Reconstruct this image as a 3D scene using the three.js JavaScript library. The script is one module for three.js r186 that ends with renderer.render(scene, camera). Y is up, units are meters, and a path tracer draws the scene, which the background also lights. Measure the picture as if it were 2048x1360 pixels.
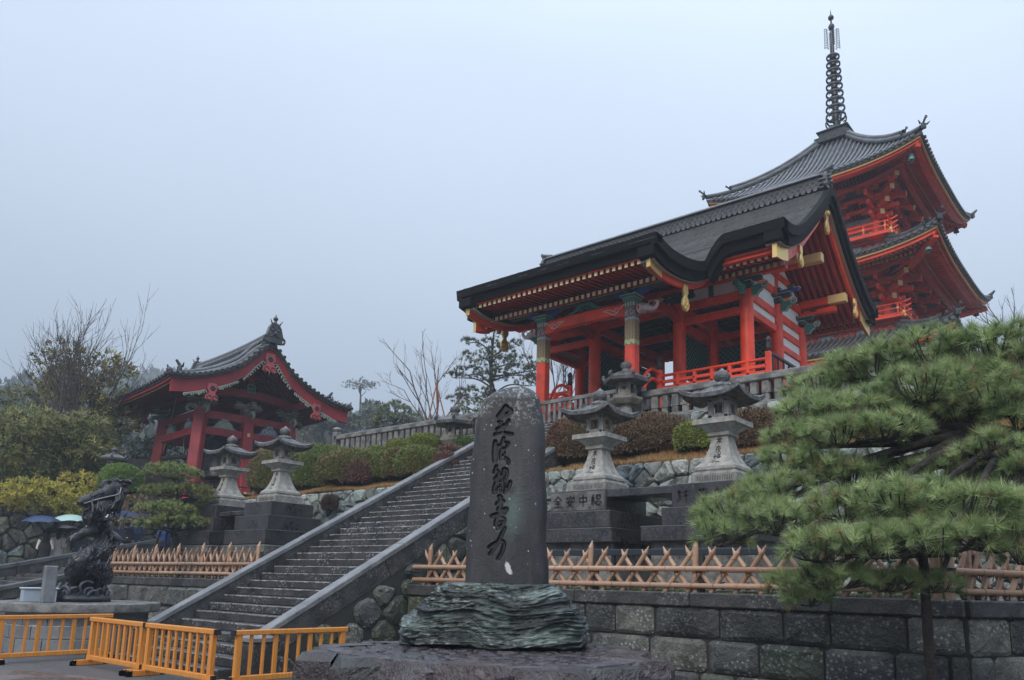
import * as THREE from 'three';
import { mergeGeometries } from 'three/addons/utils/BufferGeometryUtils.js';
import { MarchingCubes } from 'three/addons/objects/MarchingCubes.js';

// ---------------------------------------------------------------- camera, sky, sun, exposure
const scene = new THREE.Scene();
const camera = new THREE.PerspectiveCamera(47.31, 2048 / 1360, 0.1, 3000);
camera.rotation.order = 'YXZ';
camera.position.set(0, 1.6, 0);
camera.rotation.set(0.17671, 0.68699, 0.02488);
camera.setViewOffset(2048, 1360, -29.7, -210.7, 2048, 1360);
const renderer = new THREE.WebGLRenderer({ antialias: true });
renderer.toneMapping = THREE.LinearToneMapping;
renderer.toneMappingExposure = 1.82;
renderer.shadowMap.enabled = true;

const R2 = (seed) => { let s = seed >>> 0; return () => { s = (s + 0x6D2B79F5) | 0; let t = Math.imul(s ^ (s >>> 15), 1 | s); t = (t + Math.imul(t ^ (t >>> 7), 61 | t)) ^ t; return ((t ^ (t >>> 14)) >>> 0) / 4294967296; }; };
// ---- tileable noise fields
const NS = 512, fields = new Map();
function field(freq, oct = 4, seed = 1, gain = 0.55) {
  const key = [freq, oct, seed, gain].join();
  if (fields.has(key)) return fields.get(key);
  const f = new Float32Array(NS * NS); let amp = 1, tot = 0, fr = freq;
  for (let o = 0; o < oct && fr <= 256; o++) {
    const r = R2(seed * 977 + o * 131), g = new Float32Array(fr * fr).map(() => r());
    for (let y = 0; y < NS; y++) {
      const v = y / NS * fr, y0 = v | 0, ty = v - y0, sy = ty * ty * (3 - 2 * ty), a = (y0 % fr) * fr, b = ((y0 + 1) % fr) * fr;
      for (let x = 0; x < NS; x++) {
        const u = x / NS * fr, x0 = u | 0, tx = u - x0, sx = tx * tx * (3 - 2 * tx), x1 = (x0 + 1) % fr;
        const p = g[a + x0] + (g[a + x1] - g[a + x0]) * sx, q = g[b + x0] + (g[b + x1] - g[b + x0]) * sx;
        f[y * NS + x] += amp * (p + (q - p) * sy);
      }
    }
    tot += amp; amp *= gain; fr *= 2;
  }
  for (let i = 0; i < f.length; i++) f[i] /= tot;
  fields.set(key, f); return f;
}
function cells(n, seed = 1) {          // distance to the nearest feature point, tileable, 0..~1
  const key = 'c' + n + '_' + seed; if (fields.has(key)) return fields.get(key);
  const r = R2(seed * 31 + 7), px = [], py = []; for (let i = 0; i < n * n; i++) { px.push(r()); py.push(r()); }
  const f = new Float32Array(NS * NS);
  for (let y = 0; y < NS; y++) for (let x = 0; x < NS; x++) {
    const u = x / NS * n, v = y / NS * n, cx = u | 0, cy = v | 0; let d = 9;
    for (let j = -1; j < 2; j++) for (let i = -1; i < 2; i++) {
      const k = ((cy + j + n) % n) * n + (cx + i + n) % n, dx = cx + i + px[k] - u, dy = cy + j + py[k] - v; d = Math.min(d, dx * dx + dy * dy);
    }
    f[y * NS + x] = Math.sqrt(d);
  }
  fields.set(key, f); return f;
}
const clamp = (x, a = 0, b = 1) => Math.min(b, Math.max(a, x)), lerp = (a, b, t) => a + (b - a) * t, sstep = (a, b, x) => { const t = clamp((x - a) / (b - a)); return t * t * (3 - 2 * t); };
const toS = (x) => { x = clamp(x); return 255 * (x <= 0.0031308 ? 12.92 * x : 1.055 * Math.pow(x, 1 / 2.4) - 0.055); };
const mix3 = (a, b, t) => [lerp(a[0], b[0], t), lerp(a[1], b[1], t), lerp(a[2], b[2], t)];
// fn(i, x, y) -> { c:[r,g,b] linear, h:0..1, r:roughness }
function surface(metres, bump, fn, extra = {}) {
  const n = NS * NS, c = new Uint8Array(n * 4), hr = new Uint8Array(n * 4);
  for (let i = 0; i < n; i++) {
    const o = fn(i, i % NS, (i / NS) | 0);
    for (let k = 0; k < 3; k++) c[i * 4 + k] = toS(o.c[k]);
    c[i * 4 + 3] = 255; hr[i * 4] = 255 * clamp(o.h); hr[i * 4 + 1] = 255 * clamp(o.r); hr[i * 4 + 2] = 0; hr[i * 4 + 3] = 255;
  }
  const mk = (d, srgb) => { const t = new THREE.DataTexture(d, NS, NS); t.wrapS = t.wrapT = THREE.RepeatWrapping; t.magFilter = THREE.LinearFilter; t.minFilter = THREE.LinearMipmapLinearFilter; t.generateMipmaps = true; if (srgb) t.colorSpace = THREE.SRGBColorSpace; const m = Array.isArray(metres) ? metres : [metres, metres]; t.repeat.set(1 / m[0], 1 / m[1]); t.needsUpdate = true; return t; };
  const t2 = mk(hr, false);
  const m = new THREE.MeshStandardMaterial({ map: mk(c, true), roughnessMap: t2, roughness: 1, bumpMap: t2, bumpScale: bump, ...extra });
  return m;
}
const tint = (m, r, g = r, b = r) => { const k = m.clone(); k.color.setRGB(r, g, b); return k; };
const flat = (r, g, b, rough = 0.6, metal = 0, extra = {}) => { const m = new THREE.MeshStandardMaterial({ roughness: rough, metalness: metal, ...extra }); m.color.setRGB(r, g, b); return m; };

// overcast sky: a computed equirect, faint cloud; zenith out of view boosted to light the scene, visible band dimmed
{
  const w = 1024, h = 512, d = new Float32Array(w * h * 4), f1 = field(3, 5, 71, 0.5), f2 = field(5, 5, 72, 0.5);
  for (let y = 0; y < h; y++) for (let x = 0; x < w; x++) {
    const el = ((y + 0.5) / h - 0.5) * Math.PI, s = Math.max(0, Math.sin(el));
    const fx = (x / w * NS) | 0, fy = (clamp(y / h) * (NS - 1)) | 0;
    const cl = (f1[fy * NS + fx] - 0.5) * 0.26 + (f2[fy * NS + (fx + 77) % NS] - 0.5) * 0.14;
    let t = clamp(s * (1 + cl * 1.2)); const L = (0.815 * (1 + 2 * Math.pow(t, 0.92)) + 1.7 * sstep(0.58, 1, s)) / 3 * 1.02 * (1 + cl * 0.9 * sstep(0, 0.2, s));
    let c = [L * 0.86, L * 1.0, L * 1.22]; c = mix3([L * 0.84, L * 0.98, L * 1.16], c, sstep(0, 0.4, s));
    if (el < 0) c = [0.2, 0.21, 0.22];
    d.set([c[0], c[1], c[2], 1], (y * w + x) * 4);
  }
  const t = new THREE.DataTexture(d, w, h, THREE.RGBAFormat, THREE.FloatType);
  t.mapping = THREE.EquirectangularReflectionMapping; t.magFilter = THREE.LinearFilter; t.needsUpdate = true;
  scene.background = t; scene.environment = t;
}
const sun = new THREE.DirectionalLight(0xfff4e6, 1.5);
sun.position.set(5, 60, 62); sun.target.position.set(-14, 4, -14);
sun.castShadow = true; sun.shadow.radius = 40;
Object.assign(sun.shadow.camera, { left: -50, right: 50, top: 50, bottom: -50, near: 1, far: 220 });
sun.shadow.mapSize.set(2048, 2048);
scene.add(sun, sun.target);
scene.fog = new THREE.FogExp2(new THREE.Color(0.80, 0.90, 1.0), 0.0019);

// ---------------------------------------------------------------- helpers
const names = new Map();
function numbered(n) { const k = names.get(n) || 0; names.set(n, k + 1); return k ? n + '_' + String(k).padStart(3, '0') : n; }
function thing(name, label, category, p = [0, 0, 0], turn = 0, group) {
  const o = new THREE.Group(); o.name = numbered(name); o.position.set(...p); o.rotation.y = turn;
  o.userData = { label, category, kind: 'thing' }; if (group) o.userData.group = group; scene.add(o); return o;
}
function copyOf(o, label, p, turn = 0, group) {
  const r = o.clone(); r.name = numbered(o.name.replace(/_\d{3}$/, '')); r.position.set(...p); r.rotation.set(0, turn, 0);
  r.userData = { ...o.userData, label }; if (group) r.userData.group = group; scene.add(r); return r;
}
// every geometry becomes position + normal + uv, non-indexed; uv in metres by the dominant normal
function prep(g, keepUV) {
  if (g.index) g = g.toNonIndexed();
  for (const k of Object.keys(g.attributes)) if (!['position', 'normal', 'uv'].includes(k)) g.deleteAttribute(k);
  if (!g.attributes.normal) g.computeVertexNormals();
  if (keepUV && g.attributes.uv) return g;
  const p = g.attributes.position, n = p.count, uv = new Float32Array(n * 2);
  for (let i = 0; i < n; i += 3) {
    const ax = p.getX(i), ay = p.getY(i), az = p.getZ(i), bx_ = p.getX(i + 1) - ax, by = p.getY(i + 1) - ay, bz = p.getZ(i + 1) - az, cx = p.getX(i + 2) - ax, cy = p.getY(i + 2) - ay, cz = p.getZ(i + 2) - az;
    const nx = Math.abs(by * cz - bz * cy), ny = Math.abs(bz * cx - bx_ * cz), nz = Math.abs(bx_ * cy - by * cx);
    for (let k = 0; k < 3; k++) {
      const x = p.getX(i + k), y = p.getY(i + k), z = p.getZ(i + k);
      const [u, v] = nx >= ny && nx >= nz ? [z + x * 0.31, y] : ny >= nz ? [x, z + y * 0.31] : [x + z * 0.31, y];
      uv[(i + k) * 2] = u; uv[(i + k) * 2 + 1] = v;
    }
  }
  g.setAttribute('uv', new THREE.BufferAttribute(uv, 2)); return g;
}
function shift(g, dx, dy) { const u = g.attributes.uv; for (let i = 0; i < u.count; i++) u.setXY(i, u.getX(i) + dx, u.getY(i) + dy); return g; }
function join(gs, keepUV) { gs = (Array.isArray(gs) ? gs : [gs]).flat(9).map((g) => prep(g, keepUV)); return gs.length === 1 ? gs[0] : mergeGeometries(gs); }
function mesh(name, gs, m, parent, keepUV) {
  const o = new THREE.Mesh(join(gs, keepUV), m); o.name = name; o.castShadow = o.receiveShadow = true; if (parent) parent.add(o); return o;
}
function struct(name, gs, m, keepUV) { const o = mesh(numbered(name), gs, m, scene, keepUV); o.userData.kind = 'structure'; return o; }
function stuff(o) { o.userData.kind = 'stuff'; return o; }
function inst(name, geo, m, mats, parent, cols) {
  const o = new THREE.InstancedMesh(geo, m, mats.length); mats.forEach((k, i) => o.setMatrixAt(i, k));
  if (cols) cols.forEach((c, i) => o.setColorAt(i, c));
  o.name = name; o.castShadow = o.receiveShadow = true; o.userData.kind = 'stuff'; (parent || scene).add(o); return o;
}
const V3 = (x, y, z) => new THREE.Vector3(x, y, z);
const M4 = (x, y, z, ry = 0, s = 1, rx = 0, rz = 0) => new THREE.Matrix4().compose(V3(x, y, z), new THREE.Quaternion().setFromEuler(new THREE.Euler(rx, ry, rz, 'YXZ')), Array.isArray(s) ? V3(...s) : V3(s, s, s));
const tri = (pos) => { const g = new THREE.BufferGeometry(); g.setAttribute('position', new THREE.BufferAttribute(new Float32Array(pos), 3)); g.computeVertexNormals(); return g; };
// chamfered box centred at (x,y,z): 44 triangles; c = 0 gives a plain box
function bx(w, h, d, x = 0, y = 0, z = 0, c = 0) {
  if (!c) return new THREE.BoxGeometry(w, h, d).translate(x, y, z);
  const a = w / 2, b = h / 2, e = d / 2, pos = []; c = Math.min(c, a * 0.8, b * 0.8, e * 0.8);
  const P = (sx, sy, sz, k) => [x + sx * (k === 0 ? a : a - c), y + sy * (k === 1 ? b : b - c), z + sz * (k === 2 ? e : e - c)];
  const put = (ps, nrm) => { const u = V3(...ps[1]).sub(V3(...ps[0])), v = V3(...ps[2]).sub(V3(...ps[0])); if (u.cross(v).dot(V3(...nrm)) < 0) ps = ps.slice().reverse(); for (let i = 1; i + 1 < ps.length; i++) pos.push(...ps[0], ...ps[i], ...ps[i + 1]); };
  for (const s of [-1, 1]) {
    put([P(s, -1, -1, 0), P(s, 1, -1, 0), P(s, 1, 1, 0), P(s, -1, 1, 0)], [s, 0, 0]);
    put([P(-1, s, -1, 1), P(1, s, -1, 1), P(1, s, 1, 1), P(-1, s, 1, 1)], [0, s, 0]);
    put([P(-1, -1, s, 2), P(1, -1, s, 2), P(1, 1, s, 2), P(-1, 1, s, 2)], [0, 0, s]);
  }
  for (const s of [-1, 1]) for (const t of [-1, 1]) {
    put([P(s, t, -1, 0), P(s, t, 1, 0), P(s, t, 1, 1), P(s, t, -1, 1)], [s, t, 0]);
    put([P(s, -1, t, 0), P(s, 1, t, 0), P(s, 1, t, 2), P(s, -1, t, 2)], [s, 0, t]);
    put([P(-1, s, t, 1), P(1, s, t, 1), P(1, s, t, 2), P(-1, s, t, 2)], [0, s, t]);
    for (const u of [-1, 1]) put([P(s, t, u, 0), P(s, t, u, 1), P(s, t, u, 2)], [s, t, u]);
  }
  return tri(pos);
}
const cyl = (r0, r1, h, x = 0, y = 0, z = 0, n = 16) => new THREE.CylinderGeometry(r1, r0, h, n).translate(x, y + h / 2, z);   // base radius first, from y upwards
function bar(a, b, r, n = 6, r1 = r) { const A = V3(...a), B = V3(...b), d = B.clone().sub(A), g = new THREE.CylinderGeometry(r1, r, d.length(), n); g.translate(0, d.length() / 2, 0); g.applyQuaternion(new THREE.Quaternion().setFromUnitVectors(V3(0, 1, 0), d.normalize())); return g.translate(A.x, A.y, A.z); }
function beam(a, b, w, h, c = 0.01) {      // rectangular bar from a to b, h kept in the vertical plane
  const A = V3(...a), B = V3(...b), d = B.clone().sub(A), L = d.length(), g = bx(w, h, L, 0, 0, L / 2, c); d.normalize();
  const s = V3(0, 1, 0).cross(d); if (s.length() < 1e-4) s.set(1, 0, 0); s.normalize(); const u = d.clone().cross(s);
  return g.applyMatrix4(new THREE.Matrix4().makeBasis(s, u, d).setPosition(A));
}
const tube = (pts, r, seg = 24, n = 7) => new THREE.TubeGeometry(new THREE.CatmullRomCurve3(pts.map((p) => V3(...p))), seg, r, n);
function taper(pts, r0, r1, seg = 24, n = 8, rf) {      // tube whose radius runs from r0 to r1
  const cv = new THREE.CatmullRomCurve3(pts.map((p) => V3(...p))), g = new THREE.TubeGeometry(cv, seg, 1, n), p = g.attributes.position;
  for (let i = 0; i <= seg; i++) { const c = cv.getPointAt(i / seg), r = rf ? rf(i / seg) : lerp(r0, r1, i / seg); for (let j = 0; j <= n; j++) { const k = i * (n + 1) + j; p.setXYZ(k, c.x + (p.getX(k) - c.x) * r, c.y + (p.getY(k) - c.y) * r, c.z + (p.getZ(k) - c.z) * r); } }
  return g;
}
const lathe = (pts, n = 20, sq = 0) => { const g = new THREE.LatheGeometry(pts.map((p) => new THREE.Vector2(...p)), n); return g; };
// a square / hexagonal / round loft of [halfwidth, y] rings; corner = chamfer share
function loft(rings, n = 4, turn = Math.PI / 4, flatShade = true) {
  const pos = []; const k = 1 / Math.cos(Math.PI / n);
  const P = (r, i) => { const a = turn + i * 2 * Math.PI / n; return [Math.cos(a) * r[0] * k, r[1], Math.sin(a) * r[0] * k]; };
  for (let j = 0; j + 1 < rings.length; j++) for (let i = 0; i < n; i++) {
    const a = P(rings[j], i), b = P(rings[j], i + 1), c = P(rings[j + 1], i + 1), d = P(rings[j + 1], i); pos.push(...a, ...c, ...b, ...a, ...d, ...c);
  }
  for (const [r, s] of [[rings[0], 1], [rings[rings.length - 1], -1]]) for (let i = 0; i < n; i++) { const a = P(r, i), b = P(r, i + 1), c = [0, r[1], 0]; if (s > 0) pos.push(...a, ...b, ...c); else pos.push(...a, ...c, ...b); }
  return tri(pos);
}
// polygon (x,y) extruded by d along z, starting at z
function prism(pts, d, z = 0, bevel = 0, holes) {
  const s = new THREE.Shape(pts.map((p) => new THREE.Vector2(...p))); if (holes) for (const h of holes) s.holes.push(new THREE.Path(h.map((p) => new THREE.Vector2(...p))));
  const g = new THREE.ExtrudeGeometry(s, { depth: d - 2 * bevel, bevelEnabled: bevel > 0, bevelThickness: bevel, bevelSize: bevel, bevelOffset: -bevel, bevelSegments: 1 }); return g.translate(0, 0, z + bevel);
}
// cross-section polygon of (z, y) points carried along x from x0 to x1; bend(x, y, z) may move each point
function alongX(zy, x0, x1, steps = 1, bend) {
  const g = prepExt(zy.map(([z, y]) => [-z, y]), x1 - x0, steps).rotateY(Math.PI / 2).translate(x0, 0, 0);
  if (bend) { const p = g.attributes.position; for (let i = 0; i < p.count; i++) { const q = bend(p.getX(i), p.getY(i), p.getZ(i)); p.setXYZ(i, ...q); } g.computeVertexNormals(); }
  return g;
}
function prepExt(pts, d, steps) { return new THREE.ExtrudeGeometry(new THREE.Shape(pts.map((p) => new THREE.Vector2(...p))), { depth: d, steps, bevelEnabled: false }); }
const curve = (pts) => (t) => { let i = 0; while (i + 2 < pts.length && t > pts[i + 1][0]) i++; const n = pts.length, P = (k) => pts[clamp(k, 0, n - 1)]; const [a, b, c, d] = [P(i - 1), P(i), P(i + 1), P(i + 2)], h = c[0] - b[0], s = (t - b[0]) / h; const m0 = (c[1] - a[1]) / (c[0] - a[0] || 1) * h, m1 = (d[1] - b[1]) / (d[0] - b[0] || 1) * h; const s2 = s * s, s3 = s2 * s; return (2 * s3 - 3 * s2 + 1) * b[1] + (s3 - 2 * s2 + s) * m0 + (-2 * s3 + 3 * s2) * c[1] + (s3 - s2) * m1; };
// ---------------------------------------------------------------- materials
const fA = field(4, 6, 1), fB = field(8, 6, 2), fC = field(32, 4, 3, 0.7), fD = field(3, 4, 4), fE = field(64, 3, 5, 0.8), c20 = cells(20, 1), c40 = cells(40, 2), c9 = cells(9, 3);
const grit = (i) => fE[i] - 0.5;
// stone(base, opts): mottled stone with damp darkening, pale lichen spots
function stone(base, o = {}) {
  const { metres = 1.2, bump = 0.02, lichen = 0.3, lc = [0.32, 0.34, 0.31], damp = 0.5, rough = 0.62, spots = 0, alt = [base[0] * 0.55, base[1] * 0.56, base[2] * 0.58], seed = 1 } = o;
  const g = field(5, 6, 10 + seed), h = field(9, 5, 20 + seed);
  return surface(metres, bump, (i) => {
    let c = mix3(base, alt, sstep(0.35, 0.65, g[i])); const k = 0.78 + 0.5 * fC[i] + grit(i) * 0.35; c = c.map((v) => v * k);
    const li = sstep(0.53, 0.66, h[i] * 0.75 + fC[i] * 0.25) * lichen; c = mix3(c, lc, li);
    if (spots) { const s = (1 - sstep(0.1, 0.26 + 0.1 * fB[i], c20[i] + grit(i) * 0.2)) * sstep(0.5, 0.62, fA[i]); const s2 = 1 - sstep(0.06, 0.16, c40[i] + grit(i) * 0.15); c = mix3(c, [0.5, 0.52, 0.5], Math.max(s, s2 * sstep(0.42, 0.6, fB[i])) * spots); }
    const d = sstep(0.4, 0.7, fD[i]) * damp; c = c.map((v) => v * (1 - 0.5 * d));
    return { c, h: 0.5 + (g[i] - 0.5) * 0.9 + (fC[i] - 0.5) * 0.5 + grit(i) * 0.15, r: rough - d * 0.25 + (fC[i] - 0.5) * 0.25 };
  });
}
const mStep = stone([0.05, 0.048, 0.05], { metres: 1.6, bump: 0.012, lichen: 0.1, damp: 0.7, rough: 0.6, spots: 0.5, seed: 1, lc: [0.13, 0.13, 0.125] });
const mCoping = stone([0.22, 0.222, 0.226], { metres: 1.1, bump: 0.01, lichen: 0.2, lc: [0.12, 0.12, 0.11], damp: 0.5, rough: 0.5, alt: [0.16, 0.163, 0.17], seed: 2, spots: 0.15 });
const mStringer = stone([0.06, 0.058, 0.056], { metres: 1.4, bump: 0.02, lichen: 0.25, lc: [0.17, 0.165, 0.15], seed: 3, spots: 0.3 });
const mBlock = stone([0.075, 0.077, 0.074], { metres: 1.5, bump: 0.035, lichen: 0.28, lc: [0.2, 0.21, 0.18], damp: 0.7, rough: 0.6, spots: 0.38, seed: 4 });
const blocks = [mBlock, tint(mBlock, 1.6, 1.55, 1.4), tint(mBlock, 0.6, 0.62, 0.6), tint(mBlock, 1.05, 1.15, 0.85)];
const mRubble = stone([0.36, 0.375, 0.355], { metres: 1.3, bump: 0.04, lichen: 0.55, lc: [0.5, 0.53, 0.5], damp: 0.45, rough: 0.7, alt: [0.13, 0.14, 0.13], spots: 0.35, seed: 5 });
const rubbles = [mRubble, tint(mRubble, 0.85, 0.95, 0.92), tint(mRubble, 1.12, 1.14, 1.1), tint(mRubble, 0.55, 0.55, 0.52), tint(mRubble, 0.9, 0.98, 1.0)];
const mRoughGrey = stone([0.17, 0.17, 0.155], { metres: 1.6, bump: 0.06, lichen: 0.4, lc: [0.26, 0.26, 0.22], damp: 0.55, alt: [0.08, 0.08, 0.075], seed: 6 });
const roughs = [mRoughGrey, tint(mRoughGrey, 0.75), tint(mRoughGrey, 1.15, 1.15, 1.08)];
const mJoint = flat(0.035, 0.035, 0.032, 0.9);
const mLantern = stone([0.42, 0.41, 0.375], { metres: 0.7, bump: 0.01, lichen: 0.4, lc: [0.2, 0.2, 0.17], damp: 0.5, alt: [0.33, 0.32, 0.29], seed: 7, rough: 0.75 });
const mLanternDark = stone([0.105, 0.105, 0.105], { metres: 0.9, bump: 0.012, lichen: 0.35, lc: [0.3, 0.3, 0.28], damp: 0.5, alt: [0.06, 0.06, 0.062], seed: 8, spots: 0.4 });
const mPed = stone([0.05, 0.048, 0.05], { metres: 1.5, bump: 0.004, lichen: 0.12, lc: [0.14, 0.14, 0.13], damp: 0.6, rough: 0.42, seed: 9, spots: 0.12, alt: [0.036, 0.034, 0.037] });
const mFence = stone([0.23, 0.225, 0.21], { metres: 0.9, bump: 0.015, lichen: 0.3, lc: [0.34, 0.33, 0.3], damp: 0.6, alt: [0.11, 0.107, 0.1], seed: 11, spots: 0.25 });
const mGranite = stone([0.2, 0.21, 0.225], { metres: 1.0, bump: 0.003, lichen: 0.0, damp: 0.3, rough: 0.6, alt: [0.17, 0.178, 0.19], seed: 12 });
const mMortar = flat(0.55, 0.55, 0.53, 0.9);
const mSoil = stone([0.06, 0.05, 0.035], { metres: 2, bump: 0.04, lichen: 0.3, lc: [0.12, 0.1, 0.06], damp: 0.4, rough: 0.95, seed: 13 });
const mDryBank = stone([0.22, 0.13, 0.06], { metres: 2, bump: 0.05, lichen: 0.5, lc: [0.17, 0.13, 0.06], damp: 0.2, rough: 1, alt: [0.12, 0.08, 0.035], seed: 14 });
const mGravel = surface(0.9, 0.02, (i) => { const p = 1 - sstep(0.0, 0.6, c40[i]), k = 0.08 + 0.1 * p * fC[i] + 0.05 * fA[i]; return { c: [k, k * 0.98, k * 0.98], h: p, r: 0.45 + 0.3 * fA[i] }; });
const mPaving = surface(3, 0.004, (i) => { const a = sstep(0.4, 0.62, fA[i]), w = sstep(0.45, 0.6, fD[i]); const c = mix3([0.16, 0.10, 0.075], [0.13, 0.115, 0.11], a).map((v) => v * (0.85 + 0.35 * fC[i]) * (1 - 0.3 * w)); return { c, h: fC[i], r: 0.38 - 0.24 * w + 0.2 * fC[i] }; });
// painted timber
function paint(c, o = {}) { const { metres = 1.6, rough = 0.45, wear = 0.12, seed = 1 } = o; const g = field(6, 5, 40 + seed); return surface(metres, 0.003, (i) => { const k = (0.86 + 0.26 * g[i]) * (1 - 0.2 * sstep(0.5, 0.72, fD[i]) - 0.14 * sstep(0.55, 0.7, fA[i])); const w = sstep(0.62, 0.75, fC[i] * 0.5 + g[i] * 0.5) * wear; return { c: mix3(c.map((v) => v * k), [c[0] * 0.75 + 0.05, c[1] + 0.05, c[2] + 0.04], w), h: g[i] * 0.5 + fC[i] * 0.5, r: rough + (fC[i] - 0.5) * 0.2 }; }); }
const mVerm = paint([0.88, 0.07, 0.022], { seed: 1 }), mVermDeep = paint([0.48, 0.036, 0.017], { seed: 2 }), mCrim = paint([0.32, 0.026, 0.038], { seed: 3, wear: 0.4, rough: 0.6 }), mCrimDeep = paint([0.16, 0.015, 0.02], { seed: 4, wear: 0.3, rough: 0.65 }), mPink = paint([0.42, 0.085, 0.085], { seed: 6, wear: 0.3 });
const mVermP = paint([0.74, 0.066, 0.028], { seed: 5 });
const mWhite = surface(2, 0.003, (i) => { const k = 0.72 + 0.12 * fB[i]; return { c: [k, k, k * 0.98], h: fC[i], r: 0.85 }; });
const mGold = flat(0.78, 0.55, 0.2, 0.42, 0.65), mGoldPaint = flat(0.72, 0.5, 0.2, 0.55), mCream = flat(0.72, 0.6, 0.36, 0.6);
const mBlack = flat(0.016, 0.016, 0.018, 0.45), mIron = flat(0.025, 0.026, 0.03, 0.5, 0.3), mDarkWood = stone([0.035, 0.03, 0.028], { metres: 1, bump: 0.004, lichen: 0.1, lc: [0.1, 0.09, 0.08], seed: 15, rough: 0.7 });
const mTeal = flat(0.06, 0.26, 0.2, 0.5), mBlue = flat(0.03, 0.12, 0.42, 0.5), mTealDark = flat(0.035, 0.09, 0.08, 0.55), mLine = flat(0.6, 0.62, 0.52, 0.6);
const mCopper = flat(0.2, 0.5, 0.47, 0.55, 0.2), mBronzeDark = stone([0.035, 0.036, 0.042], { metres: 0.5, bump: 0.004, lichen: 0.3, lc: [0.09, 0.1, 0.12], damp: 0.5, rough: 0.42, seed: 16 });
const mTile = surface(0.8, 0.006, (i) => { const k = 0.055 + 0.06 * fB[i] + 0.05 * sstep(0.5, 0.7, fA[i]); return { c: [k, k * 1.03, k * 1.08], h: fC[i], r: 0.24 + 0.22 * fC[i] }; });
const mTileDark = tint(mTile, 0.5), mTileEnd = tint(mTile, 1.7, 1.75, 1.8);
const mBark = surface([1.1, 1.1], 0.03, (i) => { const k = (0.03 + 0.1 * Math.pow(fC[i], 1.5) + 0.07 * (fB[i] - 0.5)) * (0.7 + 0.6 * fA[i]); return { c: [k, k * 0.98, k * 0.93], h: fC[i] * 0.7 + fE[i] * 0.5, r: 0.9 }; });
const mBarkEdge = surface([1.6, 0.3], 0.012, (i, x, y) => { const k = 0.008 + 0.012 * fC[(y * NS + ((x / 8) | 0)) % (NS * NS)] * fB[i]; return { c: [k, k, k * 1.05], h: fC[((y * NS) + ((x / 8) | 0)) % (NS * NS)], r: 0.75 }; });
const matte = (m, k) => { const q = new THREE.MeshPhysicalMaterial({ map: m.map, roughnessMap: m.roughnessMap, roughness: 1, bumpMap: m.bumpMap, bumpScale: m.bumpScale, specularIntensity: k }); q.color.copy(m.color); return q; };
const mBarkBlack = matte(mBarkEdge, 0.25);
const mUnder = flat(0.36, 0.27, 0.2, 0.6);
// clear-varnished orange timber
const mTimber = surface([0.5, 1.0], 0.002, (i, x, y) => { const s = fA[((y >> 4) * NS + x) % (NS * NS)], g = 0.5 + 0.5 * Math.sin(40 * s + x * 0.09), k = 0.86 + 0.2 * g + 0.15 * (fC[i] - 0.5), kn = 1 - 0.14 * (1 - sstep(0.04, 0.12, c9[i])); return { c: [0.70 * k * kn, 0.275 * k * kn * kn, 0.045 * k * kn], h: g, r: 0.32 + 0.15 * g }; });
const mBamboo = surface([0.5, 0.4], 0.002, (i, x, y) => { const k = 0.82 + 0.3 * fB[i], nd = Math.abs(y - 256) < 8 ? 0.55 : 1; return { c: [0.43 * k * nd, 0.27 * k * nd, 0.18 * k * nd], h: nd < 1 ? 0.9 : 0.3 + 0.2 * fA[i], r: 0.38 }; });
const bamboos = [mBamboo, tint(mBamboo, 0.84, 0.78, 0.72), tint(mBamboo, 1.12, 1.12, 1.1)];
const mCord = flat(0.014, 0.012, 0.012, 0.8);
const mBarkTree = stone([0.055, 0.046, 0.04], { metres: 0.5, bump: 0.03, lichen: 0.35, lc: [0.13, 0.13, 0.11], damp: 0.5, rough: 0.9, seed: 17 });
const mTwig = flat(0.055, 0.042, 0.04, 0.85), mTwigPale = flat(0.16, 0.13, 0.115, 0.85);
const leafMat = (r, g, b, t = 0.25) => { const m = new THREE.MeshPhysicalMaterial({ roughness: 0.6, side: THREE.DoubleSide, transmission: 0, thickness: 0 }); m.color.setRGB(r, g, b); return m; };
// ---------------------------------------------------------------- ground and terraces
struct('ground', new THREE.PlaneGeometry(900, 900).rotateX(-Math.PI / 2).translate(-60, 0, -60), mGravel);
{ // reddish paving in front of the barriers
  const s = [[-19, -3.2], [-15.6, -4.6], [-14.2, -5.25], [-11.8, -5.75], [-9.6, -5.4], [-7, -4], [-5, 2], [-14, 6], [-20, 3]];
  struct('pavement', new THREE.ShapeGeometry(new THREE.Shape(s.map(([x, z]) => new THREE.Vector2(x, -z)))).rotateX(-Math.PI / 2).translate(0, 0.004, 0), mPaving);
}
const SL = -15.15, SR = -11.7, RISE = 0.155, TREAD = 0.282;
const stepZ = (k) => -8.18 - 1.82 * (k * RISE - 0.94);        // nose of step k (top at k * RISE)
// height of the bank behind the rubble walls
const bankY = (z) => z > -14.75 ? 4.2 : z > -18 ? lerp(4.22, 5.58, (-14.75 - z) / 3.25) : 5.6;
function sheet(name, x0, x1, z0, z1, nx, nz, f, m) {
  const g = new THREE.PlaneGeometry(1, 1, nx, nz), p = g.attributes.position;
  for (let i = 0; i < p.count; i++) { const x = lerp(x0, x1, p.getX(i) + 0.5), z = lerp(z0, z1, 0.5 - p.getY(i)); p.setXYZ(i, x, f(x, z), z); }
  g.computeVertexNormals(); return struct(name, g, m);
}
const wob = (x, z, s = 1) => Math.sin(x * 1.7 * s + z * 0.6) * 0.5 + Math.sin(z * 2.3 * s - x * 0.8) * 0.3 + Math.sin(x * 4.1 * s + z * 3.7) * 0.2;
sheet('terrace_soil', SR + 0.3, -1.95, -10.4, -14.3, 30, 10, (x, z) => 1.47 + 0.03 * wob(x, z), mSoil);
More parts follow.
